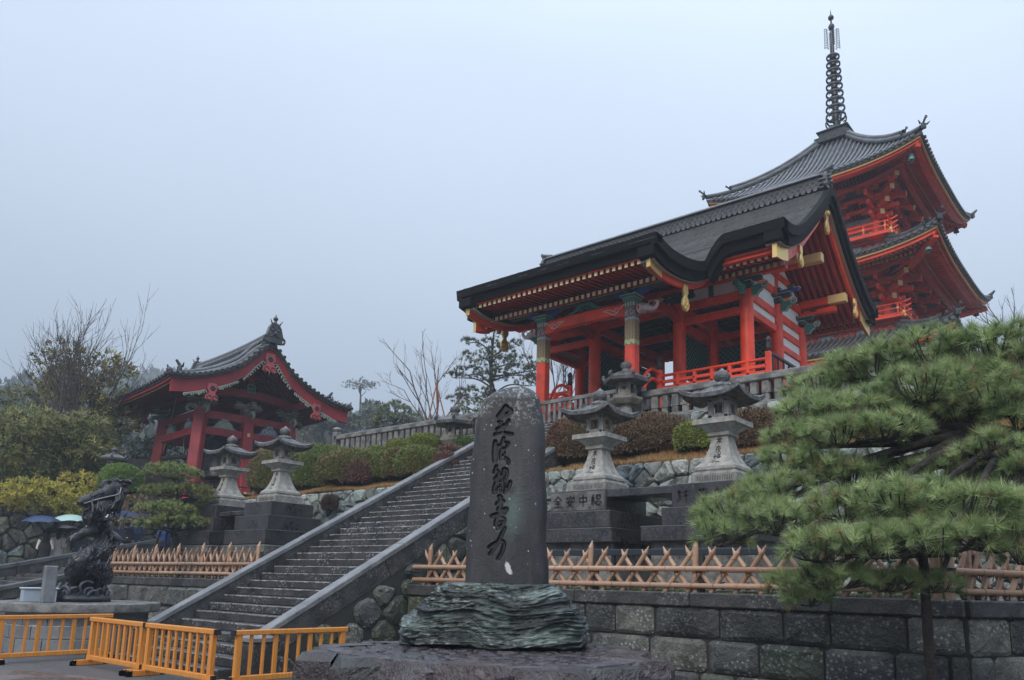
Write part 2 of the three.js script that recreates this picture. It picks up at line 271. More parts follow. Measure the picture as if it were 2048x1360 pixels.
sheet('terrace_soil', -24.9, SL - 0.3, -9.75, -14.3, 30, 10, (x, z) => 1.47 + 0.03 * wob(x, z), mSoil);
sheet('grass_bank', SR + 0.3, 6, -14.4, -18.2, 60, 16, (x, z) => bankY(z) + 0.05 * wob(x, z), mDryBank);
sheet('grass_bank', -27.5, SL - 0.3, -14.4, -18.2, 60, 16, (x, z) => bankY(z) * lerp(1, 0.93, sstep(-21, -26, x)) + 0.05 * wob(x, z), mDryBank);
sheet('upper_terrace', -24.6, 30, -18.2, -60, 30, 30, (x, z) => 6.42 + sstep(-29, -33, z) * 1.6 + 0.02 * wob(x, z), mSoil);
sheet('upper_terrace', -52, -24.6, -14.4, -60, 30, 30, (x, z) => lerp(4.45, 9, sstep(-24, -46, z)) + 0.05 * wob(x, z), mSoil);
sheet('garden_mound', -64, -31.7, -2, -22, 50, 40, (x, z) => 3.0 + sstep(-31.7, -37, x) * 2.4 + sstep(-8, -15, z) * 1.5 + 0.15 * wob(x, z, 0.7), mSoil);
sheet('terrace_soil', -1.95, 4, -12.6, -14.4, 12, 6, (x, z) => 1.46, mSoil);
sheet('side_ground', -0.2, 8, -9, -14.4, 10, 10, (x, z) => 0.02, mGravel);

// ---------------------------------------------------------------- stones
// polygon stone: the outline (s, t), joint gap already taken, face bulging towards +z
function stoneGeo(poly, bulge, back, rnd, round = 0.24) {
  const q = []; const n0 = poly.length;
  for (let i = 0; i < n0; i++) { const a = poly[i], b = poly[(i + 1) % n0]; q.push([lerp(a[0], b[0], round), lerp(a[1], b[1], round)], [lerp(a[0], b[0], 1 - round), lerp(a[1], b[1], 1 - round)]); }
  let cx = 0, cy = 0; for (const p of q) { cx += p[0]; cy += p[1]; } cx /= q.length; cy /= q.length;
  const n = q.length, ring = (s, z, j) => q.map((p) => { const k = s + (rnd() - 0.5) * j; return [cx + (p[0] - cx) * k, cy + (p[1] - cy) * k, z * (1 + (rnd() - 0.5) * 0.5)]; });
  const A = q.map((p) => [p[0], p[1], -back]), B = ring(0.985, bulge * 0.15, 0.03), C = ring(0.74, bulge * 0.85, 0.16), D = [cx + (rnd() - 0.5) * 0.06, cy + (rnd() - 0.5) * 0.06, bulge]; const pos = [];
  for (let i = 0; i < n; i++) { const j = (i + 1) % n; pos.push(...A[i], ...A[j], ...B[j], ...A[i], ...B[j], ...B[i], ...B[i], ...B[j], ...C[j], ...B[i], ...C[j], ...C[i], ...C[i], ...C[j], ...D); }
  return tri(pos);
}
function voronoi(w, h, cw, ch, rnd, gap, jit = 0.8, squash) {
  const nx = Math.max(1, Math.round(w / cw)), ny = Math.max(1, Math.round(h / ch)), S = [], out = [];
  for (let j = 0; j < ny; j++) for (let i = 0; i < nx; i++) S.push([(i + 0.5 + (j % 2 ? 0.25 : -0.25) + (rnd() - 0.5) * jit) * w / nx, (j + 0.5 + (rnd() - 0.5) * jit) * h / ny]);
  for (const a of S) {
    let P = [[0, 0], [w, 0], [w, h], [0, h]];
    for (const b of S) {
      const dx = b[0] - a[0], dy = b[1] - a[1], d2 = dx * dx + dy * dy; if (!d2 || d2 > 9 * (cw * cw + ch * ch)) continue;
      const L = Math.sqrt(d2), mx = (a[0] + b[0]) / 2 - dx / L * gap, my = (a[1] + b[1]) / 2 - dy / L * gap, Q = [], f = (p) => (p[0] - mx) * dx + (p[1] - my) * dy;
      for (let i = 0; i < P.length; i++) { const p = P[i], q = P[(i + 1) % P.length], fp = f(p), fq = f(q); if (fp <= 0) Q.push(p); if (fp * fq < 0) { const t = fp / (fp - fq); Q.push([lerp(p[0], q[0], t), lerp(p[1], q[1], t)]); } }
      P = Q; if (P.length < 3) break;
    }
    if (P.length < 3) continue; let ar = 0; for (let i = 0; i < P.length; i++) { const p = P[i], q = P[(i + 1) % P.length]; ar += p[0] * q[1] - p[1] * q[0]; } if (Math.abs(ar) / 2 < 0.012) continue;
    // drop vertices closer than 4 cm
    P = P.filter((p, i) => { const q = P[(i + 1) % P.length]; return Math.hypot(p[0] - q[0], p[1] - q[1]) > 0.04; }); if (P.length >= 3) out.push(P);
  }
  return out;
}
// a wall of polygonal stones in the thing's own x-y plane, facing +z; keep(x, y) drops stones outside the outline
function rubbleWall(name, label, p, turn, w, h, o = {}) {
  const { cw = 0.52, ch = 0.42, seed = 1, mats = rubbles, bulge = 0.1, gap = 0.006, keep, warp, backing = true, jit = 0.95, round = 0.15 } = o;
  const t = thing(name, label, 'stone wall', p, turn), rnd = R2(seed);
  for (const poly of voronoi(w, h, cw, ch, rnd, gap, jit)) {
    let cx = 0, cy = 0; for (const q of poly) { cx += q[0] / poly.length; cy += q[1] / poly.length; } if (keep && !keep(cx, cy)) continue;
    const g = stoneGeo(warp ? poly.map(warp) : poly, bulge * (0.6 + rnd() * 0.8), 0.18, rnd, round), r = rnd();
    mesh('stone', shift(prep(g), rnd() * 9, rnd() * 9), mats[Math.min(mats.length - 1, (r * mats.length) | 0)], t, true);
  }
  if (backing) mesh('mortar_backing', typeof backing === 'function' ? backing() : bx(w, h, 0.3, w / 2, h / 2, -0.19), mJoint, t);
  return t;
}
// coursed rough blocks with cap stones
function courseWall(t, w, rows, o = {}) {
  const { seed = 3, mats = blocks, bw = 0.72, bulge = 0.045, gap = 0.008, capH = 0.2, capW = 0.5, capOver = 0.07, capL = 1.7, capM = mStringer, skip } = o; const rnd = R2(seed); let y = 0;
  for (const rh of rows) {
    let x = -rnd() * bw * 0.7;
    while (x < w) { const L = bw * (0.7 + rnd() * 0.75), a = Math.max(0, x), b = Math.min(w, x + L);
      if (b - a > 0.12) { const k = () => (rnd() - 0.5) * 0.05; const poly = [[a + gap, y + gap + k() * 0.4], [b - gap, y + gap + k() * 0.4], [b - gap + k() * 0.5, y + rh - gap], [a + gap + k() * 0.5, y + rh - gap]];
        if (!skip || !skip((a + b) / 2, y + rh / 2)) mesh('stone_block', shift(prep(stoneGeo(poly, bulge * (0.6 + rnd()), 0.2, rnd, 0.09)), rnd() * 9, rnd() * 9), mats[(rnd() * mats.length) | 0], t, true); }
      x += L; }
    y += rh;
  }
  mesh('mortar_backing', bx(w, y, 0.3, w / 2, y / 2, -0.17), mJoint, t);
  for (let x = 0; x < w - 0.05;) { const L = Math.min(capL * (0.8 + rnd() * 0.5), w - x); mesh('cap_stone', shift(prep(bx(L - 0.008, capH, capW, x + L / 2, y + capH / 2, capOver - capW / 2, 0.018)), rnd() * 5, 0), capM, t, true); x += L; }
}
const wallR = thing('retaining_wall', 'dark lichen-spotted block wall under the bamboo fence behind the tall inscribed stone', 'stone wall', [SR + 0.42, 0, -10.3]);
courseWall(wallR, 9.44, [0.44, 0.46, 0.44], { seed: 5 });
{ // the return round the corner, at right angles, still the same wall
  const r = new THREE.Group(); r.name = 'return_wall'; r.position.set(9.44, 0, -0.02); r.rotation.y = 1.107; wallR.add(r); courseWall(r, 5.2, [0.44, 0.46, 0.44], { seed: 8 });
}
const wallL = thing('retaining_wall', 'grey rough-stone wall with flat cap under the far bamboo fence behind the dragon', 'stone wall', [-24.6, 0, -9.6]);
courseWall(wallL, 9.1, [0.42, 0.42, 0.5], { seed: 15, bw: 0.95, bulge: 0.12, mats: roughs, gap: 0.006 });
rubbleWall('rubble_wall', 'pale lichen-covered rubble wall below the hedges left of the main staircase', [-27, 1.45, -14.4], 0, 11.5, 2.75, { seed: 21, cw: 0.4, ch: 0.33, bulge: 0.08 });
rubbleWall('rubble_wall', 'pale lichen-covered rubble wall behind the two lanterns right of the main staircase', [SR + 0.36, 1.45, -14.4], 0, 10.4, 2.78, { seed: 22, cw: 0.37, ch: 0.31, bulge: 0.08 });
rubbleWall('rubble_footing', 'low rubble footing under the stone balustrade below the red gate', [-10.6, 5.55, -18.16], 0, 7.6, 0.62, { seed: 23, cw: 0.5, ch: 0.32, bulge: 0.12 });
rubbleWall('rubble_footing', 'low rubble footing under the weathered balustrade above the clipped hedges', [-24.7, 5.62, -18.16], 0, 9.2, 0.68, { seed: 24, cw: 0.5, ch: 0.34, bulge: 0.12 });
rubbleWall('rubble_wall', 'mossy old stone wall behind the people with umbrellas', [-31.8, 0.6, -2], Math.PI / 2, 14, 2.9, { seed: 25, cw: 0.6, ch: 0.48, mats: [mRoughGrey, roughs[2], tint(mRoughGrey, 1.3, 1.35, 1.1), rubbles[1]], warp: ([x, y]) => [x, y + x * 0.06] , backing: () => bx(14, 3.4, 0.3, 7, 1.7, -0.24) });

// ---------------------------------------------------------------- main staircase
const mNose = stone([0.46, 0.46, 0.45], { metres: 0.7, bump: 0.004, lichen: 0.4, lc: [0.12, 0.12, 0.12], damp: 0.5, seed: 18, rough: 0.6 });
const stairs = thing('stone_staircase', 'long dark wet stone staircase with pale sloping copings climbing to the red gate', 'staircase', [0, 0, 0]);
const NST = 42;
for (let k = 1; k <= NST; k++) {
  const r = R2(100 + k), z = stepZ(k), cut = [-1, 0.35 * r() + 0.2, 2];
  // each step is one long tread stone with a rounded, slightly worn nose
  const g = bx(SR - SL, RISE - 0.006, TREAD + 0.1, (SL + SR) / 2 + (r() - 0.5) * 0.01, k * RISE - RISE / 2 + (r() - 0.5) * 0.006, z - (TREAD + 0.1) / 2 + (r() - 0.5) * 0.012, 0.012);
  const st = mesh('step', shift(prep(g), r() * 9, r() * 9), k % 3 ? mStep : tint(mStep, 1.1, 1.08, 1.05), stairs, true);
  // pale worn nose, broken where the stone is chipped
  { const n = 46, a = SL + 0.01, w = (SR - SL - 0.02) / n, gs = []; for (let i = 0; i < n; i++) if (r() > 0.1) { const h = 0.012 + r() * 0.012; gs.push(bx(w * 1.001, h, 0.018, a + (i + 0.5) * w, k * RISE - h / 2 - 0.0015 - 0.002 * r(), z - 0.004 + r() * 0.004)); } mesh('worn_nose', gs, mNose, st); stuff(st.children[0]); }
}
const zTop = stepZ(NST), slope = 1 / 1.82;
for (const [s, xi] of [[-1, SL], [1, SR]]) {
  const x0 = xi + s * 0.16, r = R2(200 + s), yAt = (z) => (-8.18 - z) * slope + 0.94 + 0.2;
  let z = -7.35; const zEnd = s > 0 ? -15.35 : -16.4;
  while (z > zEnd + 0.1) { const L = Math.min(2.6 + r() * 0.7, z - zEnd); mesh('coping', shift(prep(beam([x0, yAt(z), z], [x0, yAt(z - L) - 0.004, z - L + 0.006], 0.26, 0.1, 0.015)), r() * 7, r() * 7), mCoping, stairs, true); z -= L; }
  // lower band of the stringer, then the masonry under it
  const xo = xi + s * 0.16; z = -7.45;
  while (z > -15.8) { const L = 1.9 + r() * 0.6; mesh('stringer_stone', shift(prep(beam([xo, yAt(z) - 0.25, z], [xo, yAt(z - L) - 0.254, z - L + 0.008], 0.22, 0.36, 0.012)), r() * 7, r() * 7), mStringer, stairs, true); z -= L; }
  const zy = [[-7.5, 0], [-7.5, yAt(-7.5) - 0.4], [-16, yAt(-16) - 0.4], [-16, 0]];
  mesh('stringer_core', alongX(zy, xi + s * 0.16 - 0.1, xi + s * 0.16 + 0.1), mJoint, stairs);
  if (s > 0) for (const poly of voronoi(8.6, 4.6, 0.62, 0.42, R2(77), 0.008, 0.7)) {
    const c = poly.reduce((a, p) => [a[0] + p[0] / poly.length, a[1] + p[1] / poly.length], [0, 0]); if (c[1] > yAt(-7.5 - c[0]) - 0.52 || (c[0] > 2.85 && c[1] < 1.3)) continue;
    const top = (p) => [p[0], Math.min(p[1], yAt(-7.5 - p[0]) - 0.46)];
    const g = prep(stoneGeo(poly.map(top), 0.07, 0.1, r)).rotateY(Math.PI / 2).translate(xi + 0.27, 0, -7.5);
    mesh('side_stone', shift(g, r() * 9, r() * 9), blocks[(r() * 4) | 0], stairs, true);
  }
  mesh('end_post', bx(0.42, 0.58, 0.42, x0, 0.29, -7.3, 0.03), mStringer, stairs);
  mesh('end_cap', loft([[0.235, 0.58], [0.235, 0.64], [0.12, 0.69], [0, 0.7]]).translate(x0, 0, -7.3), mCoping, stairs);
}
// ---------------------------------------------------------------- second stairway on the left
const ramp = thing('stone_stairway', 'gentle second stairway at far left where people climb with umbrellas', 'stairway', [0, 0, 0]);
const rampY = (z) => 1.33 - 0.226 * (z + 8.57);
for (let k = 0; k < 26; k++) { const z = -3 - k * 0.5; mesh('step', bx(2.9, 0.12, 0.56, -26.5, rampY(z) - 0.06, z, 0.01), tint(mStep, 1.9), ramp); mesh('step', bx(3.5, 0.12, 0.56, -29.85, rampY(z) - 0.5, z, 0.01), tint(mStep, 1.9), ramp); }
for (const [x, h0] of [[-25, 0.02], [-28, 0.42]]) for (let k = 0; k < 4; k++) { const z = -2.6 - k * 3.2, e = z - 3.19; mesh('coping', beam([x, rampY(z) + h0 - 0.03, z], [x, rampY(e) + h0 - 0.03, e], 0.34, 0.13, 0.015), tint(mCoping, 0.55), ramp); mesh('stringer_stone', beam([x, rampY(z) + h0 - 0.22, z], [x, rampY(e) + h0 - 0.22, e], 0.28, 0.27, 0.01), mStringer, ramp); }
mesh('stairway_core', alongX([[-2, 0], [-2, 0.02], [-16, rampY(-16) - 0.62], [-16, 0]], -31.6, -25.1), mJoint, ramp);
rubbleWall('rubble_wall', 'small rubble wall below the lower coping of the left stairway', [-24.94, 0, -3.2], Math.PI / 2, 9, 2.1, { seed: 31, cw: 0.55, ch: 0.42, mats: roughs.concat(rubbles[3]), keep: (x, y) => y < rampY(-3.2 - x) - 0.42, backing: false });
// ---------------------------------------------------------------- red two-storey-high gate with bark roof
const GY = 6.42;
const gate = thing('temple_gate', 'vermilion temple gate with thick black bark roof and gilded fittings at the stair head', 'gate', [-13.36, GY, -24.4]);
{
  const g = gate, H = (h) => h - GY;                       // heights above the gate's own ground
  const XC = [-4, -1.67, 1.67, 4], ZC = [2.4, 0, -2.2], FL = H(7.62);
  const profM = curve([[-5.4, H(11.72)], [-4.55, H(11.77)], [-3.55, H(12.02)], [-2.6, H(12.55)], [-1.65, H(13.22)], [-0.85, H(13.9)], [0, H(14.62)], [0.85, H(13.9)], [1.65, H(13.22)], [2.6, H(12.45)], [3.3, H(12.0)], [3.9, H(11.8)], [4.55, H(11.77)], [5.4, H(11.9)]]);
  const profK = curve([[1.65, H(13.22)], [2.6, H(12.42)], [3.15, H(12.02)], [4.2, H(11.24)], [5.18, H(10.86)], [6.5, H(10.72)], [7.4, H(10.9)], [8, H(11.1)]]);
  const samp = (a, b, n) => Array.from({ length: n + 1 }, (_, i) => lerp(a, b, i / n));
  // ---- bark roof: top skin and the stepped black edge
  const XV = 6.06, XK = 3.69;
  const strip = (prof, a, b, n, up, dn) => [...samp(a, b, n).map((z) => [z, prof(z) + up]), ...samp(b, a, n).map((z) => [z, prof(z) + dn])];
  // beside the porch the main eave sweeps down into the porch roof
  const sweep = (x, y, z) => { const t = clamp((Math.abs(x) - XK) / 0.66); return [x, y + (z > 2.5 ? (profK(z) - profM(z)) * (1 - t) ** 1.8 : 0), z]; };
  mesh('roof_bark', [alongX(strip(profM, -4.55, 2.7, 40, 0, -0.14), -XV + 0.03, XV - 0.03, 1), ...[-1, 1].map((s) => alongX(strip(profM, 2.5, 4.55, 16, 0, -0.14), s > 0 ? XK - 0.05 : -XV + 0.03, s > 0 ? XV - 0.03 : -XK + 0.05, 24, sweep))], matte(mBark, 0.4), g);
  mesh('porch_roof_bark', alongX(strip(profK, 2.5, 7.4, 26, 0.004, -0.14), -XK + 0.03, XK - 0.03, 1), matte(mBark, 0.4), g);
  // layered edges along the eaves
  const edge = (prof, z, s, x0, x1, bend, a = 0.29, b = 0.56) => { const y = prof(z), n = 110, b0 = bend; bend = (x, y2, z2) => { const q = b0 ? b0(x, y2, z2) : [x, y2, z2]; const i = (((x * 41 + 700) | 0) & 511), j = (((y2 * 60 + z2 * 33) | 0) & 511); q[1] += (fE[j * NS + i] - 0.5) * 0.035; q[2] += (fE[i * NS + j] - 0.5) * 0.03; return q; }; return [
    alongX([[z - s * 0.3, y - 0.012], [z + s * 0.02, y - 0.006], [z - s * 0.02, y - a], [z - s * 0.3, y - a]], x0, x1, n, bend),
    alongX([[z - s * 0.6, y - 0.2], [z - s * 0.14, y - a - 0.002], [z - s * 0.2, y - b], [z - s * 0.6, y - b]], x0 + 0.1, x1 - 0.1, n, bend)]; };
  const sw2 = (x, y, z) => { const q = sweep(x, y, 4.5); return [q[0], q[1], z]; };
  mesh('eave_edge', edge(profM, 4.55, 1, -XV, -XK + 0.1, sw2), mBarkBlack, g); mesh('eave_edge', edge(profM, 4.55, 1, XK - 0.1, XV, sw2), mBarkBlack, g);
  mesh('eave_edge', edge(profM, -4.55, -1, -XV, XV), mBarkBlack, g);
  mesh('porch_eave_edge', edge(profK, 7.4, 1, -XK, XK, null, 0.25, 0.47), mBarkBlack, g);
  // layered edges along the verges (the black bands seen under the gable)
  const verge = (prof, a, b, n, x, s) => [
    alongX(strip(prof, a, b, n, 0.012, -0.3), Math.min(x, x - s * 0.2), Math.max(x, x - s * 0.2)),
    alongX(strip(prof, a, b, n, -0.302, -0.57), Math.min(x - s * 0.1, x - s * 0.6), Math.max(x - s * 0.1, x - s * 0.6))];
  for (const s of [-1, 1]) {
    mesh('verge_edge', verge(profM, -4.53, 4.53, 40, s * XV, s), mBarkBlack, g);
    mesh('porch_verge_edge', verge(profK, 3.0, 7.38, 24, s * XK, s), mBarkBlack, g);
  }
  // ---- boards, bargeboards and gilding below the bark
  for (const s of [-1, 1]) {
    mesh('verge_board', alongX(strip(profM, -4.4, 4.35, 40, -0.573, -0.62), s > 0 ? XV - 0.62 : -XV + 0.2, s > 0 ? XV - 0.2 : -XV + 0.62), mUnder, g);
    const bw = (z) => 0.26 + 0.1 * Math.abs(z) / 4.4;
    const brg = (prof, a, b, x, w, nm, m, t = 0.603) => { const zs = samp(a, b, 40), P = [...zs.map((z) => [z, prof(z) - t]), ...zs.slice().reverse().map((z) => [z, prof(z) - t - w(z)])]; return mesh(nm, alongX(P, x - 0.05, x + 0.05), m, g); };
    const xb = s * (XV - 0.36);
    brg(profM, -4.32, 4.3, xb, bw, 'bargeboard', mVerm);
    for (const [a, b] of [[3.5, 4.38], [-4.42, -3.4]]) { const o = (z) => bw(z) + 0.03; const zs = samp(a, b, 10); mesh('gilt_tip', alongX([...zs.map((z) => [z, profM(z) - 0.6]), ...zs.slice().reverse().map((z) => [z, profM(z) - 0.62 - o(z)])], Math.min(xb + s * 0.03, xb + s * 0.062), Math.max(xb + s * 0.03, xb + s * 0.062)), mGold, g); }
    brg(profK, 3.2, 7.18, s * (XK - 0.36), () => 0.27, 'porch_bargeboard', mVerm, 0.5);
    { const zs = samp(6.6, 7.24, 10), x = s * (XK - 0.36); mesh('gilt_tip', alongX([...zs.map((z) => [z, profK(z) - 0.498]), ...zs.slice().reverse().map((z) => [z, profK(z) - 0.79])], Math.min(x + s * 0.03, x + s * 0.062), Math.max(x + s * 0.03, x + s * 0.062)), mGold, g); mesh('gilt_cap', bx(0.13, 0.28, 0.03, x, profK(7.2) - 0.64, 7.2), mGold, g); mesh('gilt_cap', bx(0.13, 0.4, 0.03, xb, profM(4.35) - 0.83, 4.37), mGold, g); }
    mesh('porch_verge_board', alongX(strip(profK, 3.1, 7.2, 24, -0.573, -0.62), s > 0 ? XK - 0.62 : -XK + 0.2, s > 0 ? XK - 0.2 : -XK + 0.62), mUnder, g);
    // scrolled pendants: ridge, middle and eave of each gable, and the porch
    const pend = (x, y, z, k = 1) => { const out = prism([[-0.09, 0.22], [0.09, 0.22], [0.12, 0.05], [0.06, -0.06], [0.15, -0.2], [0.16, -0.34], [0.08, -0.44], [0, -0.48], [-0.08, -0.44], [-0.16, -0.34], [-0.15, -0.2], [-0.06, -0.06], [-0.12, 0.05]].map((p) => [p[0] * k, p[1] * k]), 0.08, -0.04, 0.012); return mesh('gilt_pendant', [out, ...[[0.07, -0.28], [-0.07, -0.28], [0, -0.38]].map(([a, b]) => new THREE.TorusGeometry(0.045 * k, 0.018 * k, 6, 12).translate(a * k, b * k, 0.045))].map((q) => prep(q).rotateY(Math.PI / 2).translate(x, y, z)), mGold, g); };
    pend(xb + s * 0.08, profM(0) - 1.0, 0, 1.2); mesh('gilt_boss', new THREE.SphereGeometry(0.11, 12, 8).translate(xb + s * 0.1, profM(0) - 0.84, 0), mGold, g);
    pend(xb + s * 0.08, profM(2.4) - 1.1, 2.55, 1); pend(xb + s * 0.08, profM(-2.6) - 1.1, -2.7, 1); pend(s * (XK - 0.28), profK(5.3) - 0.95, 5.3, 1.15);
    // purlins running out under the overhang
    for (const [z, y0] of [[2.4, profM(2.4) - 1.12], [0.15, H(12.25)], [-2.2, profM(-2.2) - 1.2]]) {
      mesh('purlin', beam([s * 4.05, y0, z], [s * (XV - 0.42), y0, z], 0.24, 0.28, 0.02), mVerm, g);
      mesh('gilt_band', beam([s * (XV - 1.0), y0, z], [s * (XV - 0.405), y0, z], 0.26, 0.3, 0.01), mGoldPaint, g);
    }
  }
  // ---- rafters
  const rafter = (prof, a, b, n, dn, h) => alongX([...samp(a, b, n).map((z) => [z, prof(z) - dn]), ...samp(b, a, n).map((z) => [z, prof(z) - dn - h])], -0.05, 0.05);
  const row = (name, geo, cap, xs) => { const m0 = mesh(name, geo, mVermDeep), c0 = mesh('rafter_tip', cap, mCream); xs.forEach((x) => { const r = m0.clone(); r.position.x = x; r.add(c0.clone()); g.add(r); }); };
  const xs = (x0, x1, p) => { const n = Math.round((x1 - x0) / p); return samp(x0, x1, n); };
  const side = (a) => a.filter((x) => Math.abs(x) > XK - 0.55);
  const cap = (prof, z, dn, h, s = 1) => bx(0.104, h + 0.004, 0.02, 0, prof(z) - dn - h / 2, z + s * 0.008);
  const mx = xs(-XV + 0.55, XV - 0.55, 0.215);
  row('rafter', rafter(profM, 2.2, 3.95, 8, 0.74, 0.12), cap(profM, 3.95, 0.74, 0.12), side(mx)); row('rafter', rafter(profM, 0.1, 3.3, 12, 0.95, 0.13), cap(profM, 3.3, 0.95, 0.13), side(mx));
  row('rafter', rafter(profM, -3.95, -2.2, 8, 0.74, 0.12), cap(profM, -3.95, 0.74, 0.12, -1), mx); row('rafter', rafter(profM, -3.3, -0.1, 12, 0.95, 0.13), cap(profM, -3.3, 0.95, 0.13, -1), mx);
  const kx = xs(-XK + 0.55, XK - 0.55, 0.2);
  const rline = (z0, y0, z1, y1, h) => alongX([[z0, y0], [z1, y1], [z1, y1 - h], [z0, y0 - h]], -0.05, 0.05);
  row('porch_rafter', rline(7.05, H(10.4), 5.6, H(10.56), 0.11), bx(0.104, 0.114, 0.02, 0, H(10.345), 7.058), kx); row('porch_rafter', rline(6.25, H(10.2), 2.7, H(11.55), 0.12), bx(0.104, 0.126, 0.02, 0, H(10.14), 6.258), kx);
  // soffit boards above the rafters and the red fascias
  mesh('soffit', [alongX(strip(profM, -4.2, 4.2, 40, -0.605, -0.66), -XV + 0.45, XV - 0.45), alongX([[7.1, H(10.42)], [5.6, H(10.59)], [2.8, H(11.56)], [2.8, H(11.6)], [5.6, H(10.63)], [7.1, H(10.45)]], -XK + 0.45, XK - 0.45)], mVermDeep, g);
  for (const [a, b] of [[XK + 0.15, XV - 0.42], [-XV + 0.42, -XK - 0.15]]) mesh('fascia', alongX([[4.0, profM(4) - 0.6], [4.12, profM(4.1) - 0.56], [4.12, profM(4.1) - 0.76], [4.0, profM(4) - 0.8]], a, b), mVerm, g);
  mesh('fascia', alongX([[-4.0, profM(-4) - 0.6], [-4.12, profM(-4.1) - 0.56], [-4.12, profM(-4.1) - 0.76], [-4.0, profM(-4) - 0.8]], -XV + 0.42, XV - 0.42), mVerm, g);
  mesh('porch_fascia', alongX([[7.02, H(10.6)], [7.13, H(10.58)], [7.12, H(10.41)], [7.02, H(10.41)]], -XK + 0.3, XK - 0.3), mVerm, g);
  mesh('eave_board', alongX([[7.0, H(10.62)], [7.24, H(10.6)], [7.22, H(10.53)], [7.0, H(10.57)]], -XK + 0.3, XK - 0.3), mUnder, g);
  // ---- ridge: tiled, with lattice faces and demon-face end tiles
  const ry = profM(0) - 0.1, rx = 5.75;
  const ridge = new THREE.Group(); ridge.name = 'ridge'; g.add(ridge);
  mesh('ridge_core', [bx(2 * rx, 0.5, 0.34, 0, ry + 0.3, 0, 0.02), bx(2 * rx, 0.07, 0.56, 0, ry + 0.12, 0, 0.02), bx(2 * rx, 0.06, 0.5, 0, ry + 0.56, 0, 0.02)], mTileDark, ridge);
  { const ds = [], r = []; for (let x = -rx + 0.12; x < rx - 0.05; x += 0.2) for (const s of [-1, 1]) { r.push(new THREE.CylinderGeometry(0.075, 0.075, 0.06, 12).rotateX(Math.PI / 2).translate(x, ry + 0.06, s * 0.3)); for (let j = 0; j < 3; j++) ds.push(new THREE.TorusGeometry(0.085, 0.014, 5, 10, Math.PI).translate(x + (j % 2 ? 0.1 : 0), ry + 0.2 + j * 0.11, s * 0.175)); }
    mesh('lattice_tiles', ds, mTile, ridge); stuff(ridge.children.at(-1)); mesh('ridge_tile_ends', r, mTile, ridge); stuff(ridge.children.at(-1)); }
  mesh('ridge_cap', bar([-rx - 0.05, ry + 0.63, 0], [rx + 0.05, ry + 0.63, 0], 0.11, 12), mTile, ridge);
  for (const s of [-1, 1]) {
    const oni = [prism([[-0.34, -0.3], [0.34, -0.3], [0.4, 0], [0.3, 0.45], [0.16, 0.72], [0, 0.78], [-0.16, 0.72], [-0.3, 0.45], [-0.4, 0]], 0.14, -0.07, 0.03)];
    for (const q of [-1, 1]) { oni.push(new THREE.SphereGeometry(0.07, 10, 8).translate(q * 0.12, 0.32, 0.09), new THREE.TorusGeometry(0.13, 0.05, 6, 12, 4.2).rotateZ(q > 0 ? -1 : 1.2).translate(q * 0.33, -0.12, 0.04), bar([q * 0.1, 0.6, 0.05], [q * 0.22, 0.86, 0.1], 0.05, 6, 0.01), new THREE.TorusGeometry(0.09, 0.03, 5, 10, 3.1).translate(q * 0.13, 0.4, 0.08)); }
    oni.push(new THREE.SphereGeometry(0.08, 10, 8).scale(1, 1.2, 1.2).translate(0, 0.18, 0.1), new THREE.TorusGeometry(0.15, 0.035, 6, 12, Math.PI).scale(1.2, 0.55, 1).translate(0, 0.0, 0.08));
    for (let j = 0; j < 3; j++) oni.push(new THREE.CylinderGeometry(0.1, 0.1, 0.2, 10).rotateX(Math.PI / 2).translate(-0.33, -0.22 + j * 0.21, -0.05), new THREE.CylinderGeometry(0.1, 0.1, 0.2, 10).rotateX(Math.PI / 2).translate(0.33, -0.22 + j * 0.21, -0.05));
    mesh('ridge_end_tile', oni.map((q) => prep(q).scale(0.85, 0.68, 1).rotateY(s * Math.PI / 2).translate(s * (rx + 0.12), ry + 0.2, 0)), mTileDark, ridge);
    mesh('finial_tube', [new THREE.TorusGeometry(0.075, 0.025, 8, 16).rotateY(Math.PI / 2).translate(s * (rx + 0.3), ry + 0.86, 0), bar([s * (rx - 0.2), ry + 0.72, 0], [s * (rx + 0.3), ry + 0.86, 0], 0.075, 10)], mTile, ridge);
  }
  // ---- columns
  const colR = 0.215, topM = H(10.78);
  for (const x of XC) for (const z of ZC) {
    if (Math.abs(x) === 1.67 && false) continue;
    const yt = z === 0 ? H(11.0) : topM;
    const c = mesh('column', [cyl(colR, colR * 0.96, yt - FL, x, FL, z, 24)], mVerm, g);
    mesh('base_stone', [cyl(0.36, 0.3, 0.16, x, FL - 0.16, z, 20)], mCoping, c);
  }
  // porch columns: square with broad chamfers, painted upper part
  const kTop = H(9.98), kw = 0.175, oct = (w, c) => [[-w + c, -w], [w - c, -w], [w, -w + c], [w, w - c], [w - c, w], [-w + c, w], [-w, w - c], [-w, -w + c]];
  const paintM = (() => { // scale and scallop painting of the porch columns, drawn on a canvas
    const W = 256, Hh = 512, cv = document.createElement('canvas'); cv.width = W; cv.height = Hh; const x = cv.getContext('2d'); const r = R2(9);
    x.fillStyle = '#857a60'; x.fillRect(0, 0, W, Hh);
    for (let j = 0; j < 44; j++) for (let i = 0; i < 17; i++) { x.fillStyle = ['#9c8a60', '#6d6752', '#a79a78', '#7d5a48'][(i * 3 + j * 5) % 4]; x.beginPath(); x.arc(i * 16 + (j % 2) * 8, 512 - j * 10, 9, 0, Math.PI); x.fill(); x.strokeStyle = '#4d3c2a'; x.lineWidth = 1.3; x.stroke(); }
    x.fillStyle = '#7c8a72'; x.fillRect(0, 0, W, 14); x.fillStyle = '#2d3f55'; x.fillRect(0, 60, W, 5);
    for (let i = 0; i < 16; i++) { x.fillStyle = i % 2 ? '#c9cfc4' : '#55636a'; x.fillRect(i * 16, 14, 16, 46); }
